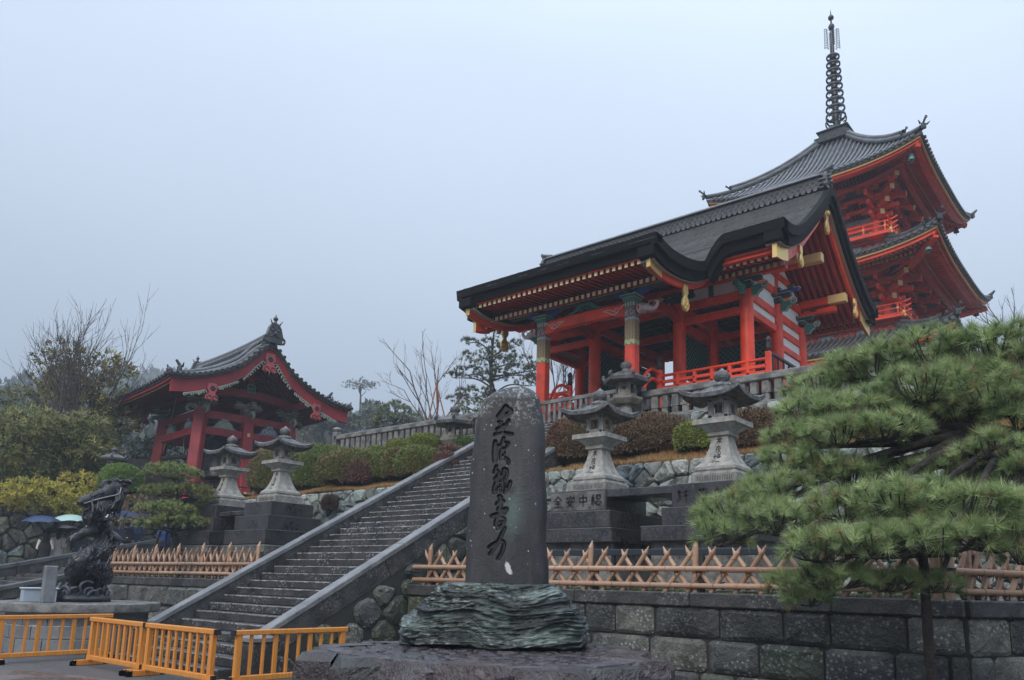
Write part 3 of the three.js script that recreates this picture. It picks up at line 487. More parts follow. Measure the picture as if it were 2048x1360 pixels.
    for (let i = 0; i < 4; i++) { const c = i * 64 + 32; for (const [y, q, a] of [[130, 34, '#8c3f3a'], [130, 26, '#d8c9b0'], [128, 19, '#3d6db0'], [126, 12, '#c55545'], [126, 6, '#e8e0c8']]) { x.fillStyle = a; x.beginPath(); x.ellipse(c, y, q * 0.82, q * 1.3, 0, 0, 7); x.fill(); }
      for (let k = 0; k < 16; k++) { x.fillStyle = ['#3566aa', '#7a3c63', '#d9d3bd', '#b04434', '#4b8a6b'][(r() * 5) | 0]; x.beginPath(); x.arc(c + (r() - 0.5) * 62, 74 + r() * 110, 3 + r() * 6, 0, 7); x.fill(); }
      for (const [q, a] of [[30, '#d9dfd4'], [25, '#3c74b8'], [17, '#a9c3cf'], [10, '#857a60']]) { x.fillStyle = a; x.beginPath(); x.arc(c, 190, q, 0, Math.PI); x.fill(); } }
    for (let i = -1; i < 5; i++) for (const [o, yy] of [[0, 452], [32, 474]]) { const c = i * 64 + 32 + o; for (const [q, a] of [[34, '#4a6c52'], [29, '#b7c79a'], [21, '#86a777'], [12, '#cdb97a']]) { x.fillStyle = a; x.beginPath(); x.ellipse(c, yy, q, q * 1.1, 0, 0, Math.PI); x.fill(); } }
    const t = new THREE.CanvasTexture(cv); t.colorSpace = THREE.SRGBColorSpace; t.wrapS = t.wrapT = THREE.RepeatWrapping; return new THREE.MeshStandardMaterial({ map: t, roughness: 0.6 });
  })();
  for (const s of [-1, 1]) {
    const x = s * 1.67, zc = 5.35, y1 = H(8.62);
    const c = mesh('porch_column', prism(oct(kw, 0.05), y1 - 0.2).rotateX(-Math.PI / 2).translate(x, 0.2, zc), mVermP, g);
    const gp = prep(prism(oct(kw + 0.003, 0.05), kTop - y1).rotateX(-Math.PI / 2), false), p = gp.attributes.position, uv = gp.attributes.uv;
    for (let i = 0; i < p.count; i += 3) { let ax = 0, az = 0; for (let k = 0; k < 3; k++) { ax += p.getX(i + k); az += p.getZ(i + k); } const nx = Math.abs(ax) > Math.abs(az); for (let k = 0; k < 3; k++) uv.setXY(i + k, (nx ? p.getZ(i + k) : p.getX(i + k)) / 0.7 + 0.5, p.getY(i + k) / (kTop - y1)); }
    mesh('painted_shaft', gp.translate(x, y1, zc), paintM, c, true);
    mesh('base_stone', [bx(0.56, 0.2, 0.56, x, 0.1, zc, 0.03)], mCoping, c);
    // stacked bracket block
    const b = mesh('bracket', [bx(0.42, 0.1, 0.42, x, kTop + 0.05, zc, 0.02), bx(0.52, 0.07, 0.52, x, kTop + 0.14, zc, 0.02)], mTeal, g);
    mesh('bracket_arm', [-0.5, 0.5].map((d) => prism([[0, 0.1], [d * 1.3, 0.1], [d * 1.25, 0], [d * 0.7, -0.1], [0, -0.1]], 0.16, -0.08, 0.01).translate(x, kTop + 0.29, zc)), mBlue, b);
    mesh('bracket_arm', [bx(0.15, 0.18, 1.15, x, kTop + 0.3, zc, 0.03)], mTealDark, b);
    for (const d of [-0.5, 0, 0.5]) mesh('bearing_block', [bx(0.22, 0.12, 0.22, x + d, kTop + 0.46, zc, 0.02), bx(0.24, 0.02, 0.24, x + d, kTop + 0.4, zc)], mTealDark, b);
    mesh('outline', [bx(0.55, 0.016, 0.55, x, kTop + 0.185, zc), bx(0.44, 0.014, 0.44, x, kTop + 0.104, zc), bx(1.3, 0.014, 0.17, x, kTop + 0.395, zc)], mLine, b);
    // white animal-head nosing facing outwards
    const Hd = []; const q = s;
    Hd.push(taper([[0.1, 0, 0], [0.28, 0.02, 0], [0.44, -0.02, 0], [0.56, -0.1, 0]], 0.16, 0.08, 12, 10), taper([[0.5, -0.06, 0], [0.62, -0.08, 0], [0.72, 0.02, 0], [0.74, 0.12, 0], [0.66, 0.14, 0]], 0.07, 0.035, 14, 8), bar([0.4, -0.06, 0.09], [0.56, 0.16, 0.13], 0.028, 6, 0.005), bar([0.4, -0.06, -0.09], [0.56, 0.16, -0.13], 0.028, 6, 0.005), new THREE.SphereGeometry(0.1, 10, 8).scale(1, 1.1, 0.6).translate(0.2, 0.0, 0.13), new THREE.SphereGeometry(0.1, 10, 8).scale(1, 1.1, 0.6).translate(0.2, 0.0, -0.13));
    const head = mesh('animal_head_nosing', Hd.map((k) => prep(k).rotateY(q < 0 ? Math.PI : 0).translate(x + q * 0.14, kTop - 0.26, zc)), flat(0.62, 0.52, 0.52, 0.6), g);
    mesh('red_ear', [new THREE.SphereGeometry(0.055, 10, 8).scale(0.7, 1.3, 0.4).translate(x + q * 0.33, kTop - 0.27, zc + 0.19)], flat(0.55, 0.05, 0.04), head); mesh('eye', [new THREE.SphereGeometry(0.022, 8, 6).translate(x + q * 0.47, kTop - 0.2, zc + 0.1)], mBlack, head);
  }
  // rainbow beam between the porch columns with white scrolls at its ends
  { const n = 20, up = samp(-1.5, 1.5, n).map((x) => [x, H(9.95) + 0.05 * (1 - (x / 1.5) ** 2)]), lo = samp(1.5, -1.5, n).map((x) => [x, Math.abs(x) > 1.08 ? H(9.6) - 0.06 * (Math.abs(x) - 1.08) / 0.42 : H(9.66)]);
    const b = mesh('rainbow_beam', prism([...up, ...lo], 0.26, 5.22, 0.015), mVerm, g);
    for (const s of [-1, 1]) { const sp = []; for (let i = 0; i <= 26; i++) { const a = i / 26 * 4.6 * Math.PI / 2, r = 0.1 * (1 - i / 34); sp.push([s * (1.22 - Math.cos(a) * r), H(9.76) + Math.sin(a) * r, 5.5]); } mesh('white_scroll', [tube(sp, 0.011, 40, 5), tube([[s * 1.32, H(9.8), 5.5], [s * 1.42, H(9.87), 5.5], [s * 1.5, H(9.92), 5.5]], 0.012, 8, 5), tube([[s * 1.12, H(9.76), 5.5], [s * 0.98, H(9.84), 5.5], [s * 0.74, H(9.84), 5.5]], 0.012, 10, 5), tube([[s * 1.24, H(9.7), 5.5], [s * 1.12, H(9.66), 5.5], [s * 0.9, H(9.78), 5.5], [s * 0.78, H(9.82), 5.5]], 0.01, 10, 5)], mWhite, b); }
    // frog-leg strut carved above it
    mesh('frog_leg_strut', [prism([[-0.8, 0], [-0.45, 0.1], [-0.22, 0.3], [0.22, 0.3], [0.45, 0.1], [0.8, 0], [0.5, 0], [0.3, 0.08], [0.12, 0.2], [-0.12, 0.2], [-0.3, 0.08], [-0.5, 0]], 0.16, 5.28, 0.02).translate(0, H(10.02), 0)], mTeal, g);
    mesh('carved_infill', [0.2, -0.2, 0.02].map((x, i) => new THREE.IcosahedronGeometry(0.14, 1).scale(1.3, 0.8, 0.5).translate(x, H(10.1) + 0.05 * i, 5.35)), mTealDark, g);
    mesh('porch_purlin', [beam([-XK + 0.4, H(10.42), 5.35], [XK - 0.4, H(10.42), 5.35], 0.24, 0.18, 0.02), beam([-2.3, H(10.54), 5.9], [2.3, H(10.54), 5.9], 0.1, 0.12, 0.01)], mTealDark, g);
    mesh('porch_purlin_outline', [beam([-3.2, H(10.47), 5.476], [3.2, H(10.47), 5.476], 0.008, 0.02, 0), beam([-3.2, H(10.37), 5.476], [3.2, H(10.37), 5.476], 0.008, 0.02, 0)], mLine, g);
    for (const s of [-1, 1]) { mesh('purlin_end', [new THREE.SphereGeometry(0.17, 12, 10).scale(1.2, 1, 0.8).translate(s * (XK - 0.35), H(10.36), 5.35)], mDarkWood, g);
      // curved tie beams back to the main columns
      mesh('shrimp_beam', taper([[s * 1.67, kTop - 0.2, 5.2], [s * 1.67, kTop + 0.12, 4.4], [s * 1.67, H(10.4), 3.4], [s * 1.67, H(10.3), 2.5]], 0.16, 0.16, 16, 8), mVermDeep, g); }
  }
  // ---- tie beams
  const tb = (a, b, w = 0.2, h = 0.25, m = mVerm, nm = 'tie_beam') => mesh(nm, beam(a, b, w, h, 0.015), m, g);
  const yA = H(10.66), yB = H(10.17);
  for (const z of [2.4, -2.2]) for (const [a, b] of [[-4, -1.67], [1.67, 4]]) { tb([a + 0.15, yA, z], [b - 0.15, yA, z]); tb([a + 0.15, yB, z], [b - 0.15, yB, z], 0.17, 0.23); }
  for (const z of [2.4, 0, -2.2]) tb([-1.5, yA, z], [1.5, yA, z]);
  for (const [a, b] of [[-4, -1.67], [1.67, 4]]) { tb([a + 0.15, yB + 0.1, 0], [b - 0.15, yB + 0.1, 0], 0.17, 0.22); tb([a + 0.15, FL + 0.62, 0], [b - 0.15, FL + 0.62, 0], 0.17, 0.18, mVerm); }
  for (const x of XC) for (const [a, b] of [[2.4, 0], [0, -2.2]]) { tb([x, yA, a - 0.15], [x, yA, b + 0.15], 0.2, 0.27); tb([x, yB - 0.02, a - 0.15], [x, yB - 0.02, b + 0.15], 0.17, 0.24); if (Math.abs(x) > 3 && b < 0) tb([x, H(9.62), a - 0.15], [x, H(9.62), b + 0.15], 0.17, 0.22); }
  // ---- white plaster and board panels of the end bays, above and between the ties
  for (const s of [-1, 1]) {
    const x = s * 4.0;
    for (const [a, b] of [[2.22, 0.2], [-0.2, -2.02]]) {
      mesh('white_panel', bx(0.06, 0.24, Math.abs(a - b), x, (yA + yB) / 2 - 0.005, (a + b) / 2), mWhite, g);
      mesh('white_panel', bx(0.06, H(11.55) - H(10.8), Math.abs(a - b), x, (H(11.55) + H(10.8)) / 2, (a + b) / 2), mWhite, g);
    }
    mesh('white_panel', bx(0.06, 0.3, 1.82, x, H(9.88), -1.1), mWhite, g);
    for (let k = 0; k < 4; k++) mesh('wall_board', bx(0.05, 0.455, 1.82, x + s * 0.004 * (k % 2), FL + 0.26 + k * 0.46, -1.1, 0.006), mWhite, g);
    tb([x, H(11.42), 2.7], [x, H(11.42), -2.6], 0.22, 0.26);                     // head beam of the gable
    mesh('beam_swirl', tube(Array.from({ length: 20 }, (_, i) => { const a = i / 19 * 6.5, r = 0.09 * (1 - i / 26); return [x + s * 0.12, H(11.42) + Math.sin(a) * r, -2.25 + Math.cos(a) * r]; }), 0.009, 30, 4), mBlack, g);
    mesh('gable_wall', prism([[-2.3, H(11.56)], [2.3, H(11.56)], [0, H(13.0)]], 0.06).rotateY(Math.PI / 2).translate(x - 0.03, 0, 0), mWhite, g);
    mesh('gable_strut', [bx(0.16, 1.3, 0.22, x, H(12.15), 0, 0.02), bx(0.18, 0.24, 2.4, x, H(12.1), 0, 0.02)], mVerm, g);
    mesh('gable_bracket', [bx(0.24, 0.14, 0.9, x, H(12.4), 0, 0.04), bx(0.3, 0.1, 0.36, x, H(11.62), 1.7, 0.03), bx(0.3, 0.1, 0.36, x, H(11.62), -1.6, 0.03)], mTealDark, g);
    // carved green bracket noses on the end columns, facing front and side
    for (const z of ZC) { const cl = prism([[0, 0.12], [0.1, 0.18], [0.5, 0.16], [0.6, 0.22], [0.72, 0.2], [0.76, 0.1], [0.68, 0.02], [0.58, 0.04], [0.5, -0.06], [0.36, -0.14], [0.3, -0.24], [0.14, -0.2], [0, -0.22]].map(([a, b]) => [a * 0.74, b * 0.85]), 0.13, -0.065, 0.015); const sp = new THREE.TorusGeometry(0.06, 0.014, 5, 14, 5).translate(0.45, 0.085, 0.07);
      const yy = (z === 0 ? H(11.05) : H(10.86));
      const nose = mesh('carved_nose', prep(cl.clone()).rotateY(s > 0 ? 0 : Math.PI).translate(x + s * 0.15, yy - 0.12, z), mTeal, g);
      mesh('outline', [sp, ...[[[0.05, 0.19, 0.07], [0.5, 0.175, 0.07], [0.62, 0.24, 0.07], [0.78, 0.2, 0.07], [0.77, 0.08, 0.07], [0.6, 0.02, 0.07]], [[0.05, -0.2, 0.07], [0.3, -0.25, 0.07], [0.38, -0.13, 0.07], [0.55, -0.04, 0.07]]].map((q) => tube(q.map(([a, b, c]) => [a * 0.74, b * 0.85, c]), 0.013, 20, 5))].map((k) => prep(k).rotateY(s > 0 ? 0 : Math.PI).translate(x + s * 0.15, yy - 0.12, z + (s > 0 ? 0 : 0.14))), mLine, nose);
      if (z > 0) mesh('carved_nose', prep(cl.clone()).rotateY(-Math.PI / 2).translate(x, yy - 0.12, z + 0.15), mTeal, g);
      const bk = mesh('bracket', [bx(0.5, 0.14, 0.5, x, yy + 0.07, z, 0.03), bx(0.2, 0.16, 0.9, x, yy + 0.22, z, 0.05), bx(0.95, 0.16, 0.2, x + s * 0.06, yy + 0.24, z, 0.05)], mTealDark, g);
      mesh('bracket_arm', [bx(1.1, 0.1, 0.16, x + s * 0.28, yy + 0.38, z, 0.03)], mBlue, bk); mesh('bearing_block', [-0.45, 0, 0.45].map((d) => bx(0.22, 0.12, 0.22, x + d + s * 0.1, yy + 0.48, z, 0.02)), mTealDark, bk); mesh('outline', [bx(0.52, 0.016, 0.52, x, yy + 0.142, z), bx(1.12, 0.014, 0.18, x + s * 0.28, yy + 0.432, z), bx(0.97, 0.014, 0.22, x + s * 0.06, yy + 0.322, z)], mLine, bk);
    }
  }
  for (const x of [-1.67, 1.67, 0]) mesh('bracket', [bx(0.46, 0.14, 0.46, x, topM + 0.07, 2.4, 0.03), bx(1.2, 0.16, 0.2, x, topM + 0.22, 2.4, 0.05), bx(0.2, 0.16, 1.0, x, topM + 0.22, 2.4, 0.05), ...[-0.45, 0, 0.45].map((d) => bx(0.22, 0.12, 0.22, x + d, topM + 0.38, 2.4, 0.02))], mTealDark, g);
  for (const [a, b] of [[-4, -1.67], [-1.67, 1.67], [1.67, 4]]) { mesh('frieze_panel', bx(b - a, 0.42, 0.05, (a + b) / 2, H(11.0), 2.39), mWhite, g); mesh('frieze_strut', bx(0.16, 0.42, 0.1, (a + b) / 2, H(11.0), 2.42, 0.02), mTealDark, g); }
  mesh('wall_plate', [beam([-5.3, H(11.28), 2.4], [5.3, H(11.28), 2.4], 0.22, 0.2, 0.02), beam([-5.3, H(11.28), -2.2], [5.3, H(11.28), -2.2], 0.22, 0.2, 0.02)], mVerm, g);
  // ---- ceiling and floors
  mesh('ceiling', bx(7.8, 0.06, 4.4, 0, H(10.95), 0.1), mDarkWood, g);
  { const s = []; for (let x = -3.8; x <= 3.8; x += 0.42) s.push(bx(0.05, 0.06, 4.4, x, H(10.9), 0.1)); for (let z = -2; z <= 2.3; z += 0.42) s.push(bx(7.8, 0.06, 0.05, 0, H(10.9), z)); mesh('ceiling_grid', s, mTealDark, g); }
  // raised plank floors of the side bays with their red verandas
  for (const s of [-1, 1]) {
    const x0 = s > 0 ? 1.5 : -5.3, x1 = s > 0 ? 5.3 : -1.5;
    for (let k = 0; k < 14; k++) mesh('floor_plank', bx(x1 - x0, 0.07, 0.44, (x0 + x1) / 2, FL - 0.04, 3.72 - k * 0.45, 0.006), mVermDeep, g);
    mesh('floor_edge', bx(x1 - x0 + 0.04, 0.16, 0.12, (x0 + x1) / 2, FL - 0.16, 3.94, 0.01), mVerm, g); mesh('floor_edge', bx(0.12, 0.16, 6.2, s * 5.3, FL - 0.16, 0.9, 0.01), mVerm, g);
    for (let x = x0 + 0.3; x < x1; x += 1.1) mesh('floor_post', bx(0.16, FL - 0.2, 0.16, x, (FL - 0.2) / 2, 3.85, 0.01), mVerm, g);
    for (let k = 0; k < 12; k++) mesh('skirting_slat', bx(0.1, FL - 0.25, 0.03, x0 + 0.25 + k * 0.3, (FL - 0.25) / 2, 3.6), mWhite, g);
    // railing: posts with black giboshi caps, three rails, curved end
    const rz = 3.8, yt = FL + 0.42;
    const post = (x, z) => { const p = mesh('rail_post', bx(0.15, 0.62, 0.15, x, FL + 0.31, z, 0.015), mVerm, g); mesh('onion_cap', new THREE.LatheGeometry([[0, 0], [0.085, 0], [0.085, 0.16], [0.065, 0.19], [0.085, 0.21], [0.06, 0.25], [0.085, 0.3], [0.09, 0.36], [0.06, 0.42], [0.015, 0.46], [0, 0.48]].map((q) => new THREE.Vector2(...q)), 14).translate(x, FL + 0.62, z), mBlack, p); };
    post(s * 1.72, rz); post(s * 5.2, rz);
    const ra = s * 1.8, rb = s * 5.15;
    mesh('rail', bar([ra, yt, rz], [rb, yt, rz], 0.045, 10), mVerm, g); mesh('rail', beam([ra, FL + 0.22, rz], [rb, FL + 0.22, rz], 0.07, 0.1), mVerm, g); mesh('rail', beam([ra, FL + 0.04, rz], [rb, FL + 0.04, rz], 0.1, 0.08), mVerm, g);
    for (let k = 1; k < 6; k++) mesh('rail_strut', bx(0.1, 0.38, 0.1, lerp(ra, rb, k / 6), FL + 0.2, rz, 0.01), mVerm, g);
    for (const [x, h] of [[ra, 0.22], [rb, 0.22], [lerp(ra, rb, 0.33), 0.22], [lerp(ra, rb, 0.66), 0.22]]) mesh('rail_stud', new THREE.SphereGeometry(0.03, 8, 6).translate(x, FL + h, rz + 0.055), mBlack, g);
    // rails sweeping down beside the centre steps
    for (const [h, r] of [[0.5, 0.05], [0.2, 0.06]]) mesh('curved_rail', tube([[s * 1.72, FL + h, 3.9], [s * 1.72, FL + h + 0.05, 4.2], [s * 1.72, FL + h - 0.15, 4.6], [s * 1.72, FL + h - 0.75, 5.0], [s * 1.72, 0.35 + h, 5.15]], r, 24, 8), mVerm, g);
    // dark side fence running back from the front corner post
    for (let k = 0; k < 12; k++) mesh('black_baluster', bx(0.05, 0.62, 0.05, s * 5.2, FL + 0.33, rz - 0.3 - k * 0.42), mIron, g);
    mesh('black_rail', [bx(0.09, 0.08, 5.2, s * 5.2, FL + 0.62, rz - 2.7, 0.01), bx(0.08, 0.08, 5.2, s * 5.2, FL + 0.06, rz - 2.7, 0.01)], mIron, g);
    // lattice panels of the middle row and of the inner side
    const lat = (w, h) => { const q = [], p = 0.19, n = Math.ceil((w + h) / p); for (let k = -n; k < n; k++) for (const d of [-1, 1]) { const seg = []; const x0 = k * p; const a = [x0, 0], b = [x0 + d * h, h]; let t0 = 0, t1 = 1; const dx = b[0] - a[0]; if (dx > 0) { t0 = Math.max(t0, (-w / 2 - a[0]) / dx); t1 = Math.min(t1, (w / 2 - a[0]) / dx); } else { t0 = Math.max(t0, (w / 2 - a[0]) / dx); t1 = Math.min(t1, (-w / 2 - a[0]) / dx); } if (t1 - t0 < 0.03) continue; q.push(beam([a[0] + dx * t0, h * t0, d * 0.008], [a[0] + dx * t1, h * t1, d * 0.008], 0.012, 0.02, 0)); } return q; };
    const lw = 1.86, lh = 1.55;
    const panel = (x, z, ry, w) => { const q = [bx(w + 0.1, 0.06, 0.06, 0, 0, 0), bx(w + 0.1, 0.06, 0.06, 0, lh, 0), bx(0.06, lh, 0.06, -w / 2 - 0.02, lh / 2, 0), bx(0.06, lh, 0.06, w / 2 + 0.02, lh / 2, 0)]; const tr = (k) => prep(k).rotateY(ry).translate(x, FL + 0.76, z); const f = mesh('lattice_frame', q.map(tr), mVermDeep, g); mesh('lattice_bars', lat(w, lh).map(tr), mTeal, f); mesh('dark_screen', tr(bx(w, lh, 0.02, 0, lh / 2, -0.07)), mBlack, f); };
    panel(s * 2.84, 0, 0, lw); panel(s * 1.67, 1.2, Math.PI / 2, 1.9); panel(s * 1.67, -1.1, Math.PI / 2, 1.7);
    mesh('green_slats', Array.from({ length: 14 }, (_, k) => bx(0.05, 0.46, 0.04, s * (1.98 + k * 0.135), FL + 0.27, 0.02)), mTeal, g);
    mesh('dado_board', bx(2, 0.5, 0.03, s * 2.84, FL + 0.27, -0.03), mBlack, g);
  }
  // centre steps up to the passage
  for (let k = 0; k < 6; k++) mesh('centre_step', bx(3.1, 0.2, 0.36, 0, 0.1 + k * 0.195, 4.9 - k * 0.3, 0.015), mCoping, g);
  mesh('passage_floor', bx(2.98, 0.2, 6.0, 0, FL - 0.1, 0.2, 0.01), mCoping, g);
  mesh('podium', bx(10.4, 0.3, 6.4, 0, 0.1, 0.6, 0.03), mFence, g);
}
// ---------------------------------------------------------------- three-storeyed pagoda
const pag = thing('pagoda', 'tall red three-storeyed pagoda with grey tile roofs and dark bronze spire behind the gate', 'pagoda', [-11.94, 8, -40.93], -0.01);
{
  const g = pag, H = (h) => h - 8;
  // one side of everything is built facing +z, then turned four times
  const turn4 = (gs) => { const o = []; for (let k = 0; k < 4; k++) for (const q of [gs].flat(9)) o.push(prep(q.clone()).clone().rotateY(k * Math.PI / 2)); return o; };
  const lift = (u) => 0.62 * Math.pow(Math.abs(u), 3.2);        // upturn of the eave towards its corners, u = -1..1
  function roof(eh, E, topH, topR, full) {                      // eave half width E at mid height eh, meeting the body at topH / topR
    const r = new THREE.Group(); r.name = 'roof'; g.add(r);
    const prof = (t) => eh + (topH - eh) * (0.62 * t + 0.38 * t * t);   // t: 0 at the eave, 1 at the top
    const pt = (u, t) => { const hw = lerp(E, topR, t); return [u * hw, prof(t) + lift(u) * (1 - t) ** 2, hw]; };
    const grid = (nu, nt, dy, t0 = 0, t1 = 1) => { const pos = []; for (let i = 0; i < nu; i++) for (let j = 0; j < nt; j++) { const a = pt(i / nu * 2 - 1, lerp(t0, t1, j / nt)), b = pt((i + 1) / nu * 2 - 1, lerp(t0, t1, j / nt)), c = pt((i + 1) / nu * 2 - 1, lerp(t0, t1, (j + 1) / nt)), d = pt(i / nu * 2 - 1, lerp(t0, t1, (j + 1) / nt)); for (const q of [a, b, c, a, c, d]) pos.push(q[0], q[1] + dy, q[2]); } return tri(pos); };
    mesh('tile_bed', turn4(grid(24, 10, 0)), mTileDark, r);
    // rows of round tiles with their end discs
    const n = Math.round(2 * E / 0.27), rest = [], restEnds = [];
    for (let i = 0; i < n; i++) {
      const x = lerp(-E + 0.14, E - 0.14, i / (n - 1)), tm = Math.min(1, (E - Math.abs(x)) / (E - topR)); if (tm < 0.03) continue; const m = 9, pts = [];
      for (let j = 0; j <= m; j++) { const t = tm * j / m, hw = lerp(E, topR, t), u = clamp(x / hw, -1, 1); pts.push([x, prof(t) + lift(u) * (1 - t) ** 2 + 0.035, hw + (j ? 0 : 0.03)]); }
      const row = tube(pts, 0.075, 10, 7), end = new THREE.CylinderGeometry(0.085, 0.085, 0.05, 12).rotateX(Math.PI / 2).translate(pts[0][0], pts[0][1], pts[0][2]), rim = new THREE.TorusGeometry(0.062, 0.016, 5, 12).translate(pts[0][0], pts[0][1], pts[0][2] + 0.03);
      for (let k = 0; k < 4; k++) { const R = (q) => prep(q.clone()).rotateY(k * Math.PI / 2);
        if (full && k < 2) { const w = mesh('tile_row', R(row), mTile, r); mesh('end_tile', [R(end), R(rim)], mTile, w); } else { rest.push(R(row)); restEnds.push(R(end)); } }
    }
    if (rest.length) { stuff(mesh('far_tile_rows', rest, mTile, r)); stuff(mesh('far_end_tiles', restEnds, mTile, r)); }
    // hips: stacked ridge tiles ending in horned end tiles
    for (let k = 0; k < 4; k++) {
      const hipPts = (t0, t1, dy) => Array.from({ length: 9 }, (_, j) => { const t = lerp(t0, t1, j / 8), q = pt(1, t); return [q[0], q[1] + dy, q[2]]; });
      const R = (q) => prep(q).rotateY(k * Math.PI / 2);
      const h = mesh('hip_ridge', [R(tube(hipPts(0.0, 0.2, 0.16), 0.13, 12, 8)), R(tube(hipPts(0.2, 1, 0.2), 0.15, 16, 8)), R(tube(hipPts(0.2, 1, 0.4), 0.11, 16, 8))], mTile, r);
      for (const [t, s] of [[-0.02, 0.62], [0.2, 0.56]]) { const q = pt(1, t); const e = [bx(0.36 * s, 0.46 * s, 0.12, 0, 0.3 * s, 0, 0.03), bar([0, 0.45 * s, -0.1], [0, 0.82 * s, 0.2], 0.075 * s, 8), new THREE.TorusGeometry(0.075 * s, 0.025, 6, 12).translate(0, 0.82 * s, 0.22), bar([-0.15, 0.45 * s, 0], [-0.28, 0.66 * s, 0.06], 0.05, 6, 0.015), bar([0.15, 0.45 * s, 0], [0.28, 0.66 * s, 0.06], 0.05, 6, 0.015)]; mesh('hip_end_tile', e.map((w) => R(prep(w).rotateY(Math.PI / 4).translate(q[0], q[1], q[2]))), mTileDark, h); }
      // hip rafter below the corner and its wind bell
      const c0 = pt(1, 0.02), c1 = pt(1, 0.55); const hr = mesh('hip_rafter', [R(beam([c0[0] - 0.12, c0[1] - 0.5, c0[2] - 0.12], [c1[0], c1[1] - 1.25, c1[2]], 0.22, 0.26, 0.02))], mVerm, r);
      const bc = [c0[0] - 0.55, c0[1] - 0.78, c0[2] - 0.55];
      const bell = mesh('wind_bell', [R(new THREE.LatheGeometry([[0, 0.16], [0.06, 0.16], [0.09, 0.12], [0.11, -0.02], [0.15, -0.15], [0.13, -0.15], [0.09, 0], [0, 0.1]].map((q) => new THREE.Vector2(...q)), 14).translate(...bc)), R(bar([bc[0], bc[1] + 0.14, bc[2]], [bc[0], bc[1] + 0.34, bc[2]], 0.015, 5))], k === 1 ? mIron : mCopper, hr);
      mesh('clapper', [R(bar([bc[0], bc[1], bc[2]], [bc[0], bc[1] - 0.24, bc[2]], 0.012, 5)), R(bx(0.12, 0.1, 0.01, bc[0], bc[1] - 0.26, bc[2]))], mIron, bell);
    }
    // eave boards: dark tile seat, gold-edged board, red fascia; soffit and rafters
    const band = (E0, y0, y1, d) => { const pos = []; for (let i = 0; i < 24; i++) { const q = (u, y) => { const hw = E0; return [u * hw, eh + lift(u) + y, hw]; }; const a = q(i / 12 - 1, y0), b = q((i + 1) / 12 - 1, y0), c = q((i + 1) / 12 - 1, y1), e = q(i / 12 - 1, y1); pos.push(...a, ...b, ...c, ...a, ...c, ...e); const f = (p) => [p[0] * (1 - d / E0), p[1], p[2] - d]; pos.push(...a, ...f(b), ...b, ...a, ...f(a), ...f(b)); } return tri(pos); };
    mesh('eave_seat', turn4(band(E - 0.02, -0.1, 0.02, 0.3)), mTileDark, r); mesh('eave_board', turn4(band(E - 0.1, -0.2, -0.09, 0.3)), mGoldPaint, r);
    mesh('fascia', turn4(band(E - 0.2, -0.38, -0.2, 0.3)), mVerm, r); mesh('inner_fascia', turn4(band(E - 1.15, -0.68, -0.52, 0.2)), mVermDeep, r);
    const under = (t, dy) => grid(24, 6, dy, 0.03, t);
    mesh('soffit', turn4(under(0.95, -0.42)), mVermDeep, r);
    const fl = [], tips = [], nr = Math.round(2 * E / 0.21);
    for (let i = 0; i < nr; i++) { const x = lerp(-E + 0.45, E - 0.45, i / (nr - 1)); const ya = (hw) => { const t = (E - hw) / (E - topR); return prof(t) + lift(clamp(x / hw, -1, 1)) * (1 - t) ** 2; };
      const in1 = Math.max(Math.abs(x), E - 1.3), in2 = Math.max(Math.abs(x), topR + 0.2); if (in1 < E - 0.35) fl.push(beam([x, ya(E - 0.25) - 0.44, E - 0.25], [x, ya(in1) - 0.48, in1], 0.09, 0.11, 0)); tips.push(bx(0.094, 0.114, 0.02, x, ya(E - 0.25) - 0.44, E - 0.245));
      if (in2 < E - 1.15) { fl.push(beam([x, ya(E - 1.1) - 0.62, E - 1.1], [x, ya(in2) - 0.72, in2], 0.1, 0.12, 0)); tips.push(bx(0.104, 0.124, 0.02, x, ya(E - 1.1) - 0.62, E - 1.095)); } }
    stuff(mesh('rafters', turn4(fl), mVerm, r)); stuff(mesh('rafter_tips', turn4(tips), mGoldPaint, r));
    return { prof, pt };
  }
  // bracket complexes: three outward tiers on each column line, between body top and the eave purlin
  function brackets(y, B, E) {
    const top = E - 1.9 - B, o = new THREE.Group(); o.name = 'bracketing'; g.add(o);
    for (let k = 0; k < 4; k++) {
      const R = (q) => prep(q).rotateY(k * Math.PI / 2);
      for (const x of [-B, -B / 3, B / 3, B]) {
        const corner = Math.abs(x) === B, arms = [], blocks_ = [], tips = [];
        for (let j = 0; j < 3; j++) {
          const d = (j + 1) * top / 3, yy = y + j * 0.42;
          arms.push(bx(0.16, 0.2, d + 0.25, x, yy + 0.1, B + d / 2, 0.02)); const w = 1.05; arms.push(bx(w, 0.18, 0.15, x, yy + 0.3, B + d, 0.03));
          for (const q of [-0.42, 0, 0.42]) blocks_.push(bx(0.2, 0.13, 0.2, x + q, yy + 0.45, B + d, 0.02));
        }
        const m = mesh('bracket', arms.map(R), mVermDeep, o); mesh('bearing_block', blocks_.map(R), mVerm, m);
        // tail rafters with gilt ends
        const ty = y + 0.95; mesh('tail_rafter', R(beam([x, ty + 0.5, B - 0.2], [x, ty - 0.12, B + top + 0.42], 0.17, 0.22, 0.01)), mVerm, m); if (!corner) mesh('gilt_end', R(beam([x, ty - 0.115, B + top + 0.4], [x, ty - 0.125, B + top + 0.435], 0.18, 0.23, 0)), mGoldPaint, m);
      }
      // corner arms on the diagonal, stepping outwards
      const cArm = []; let m = null;
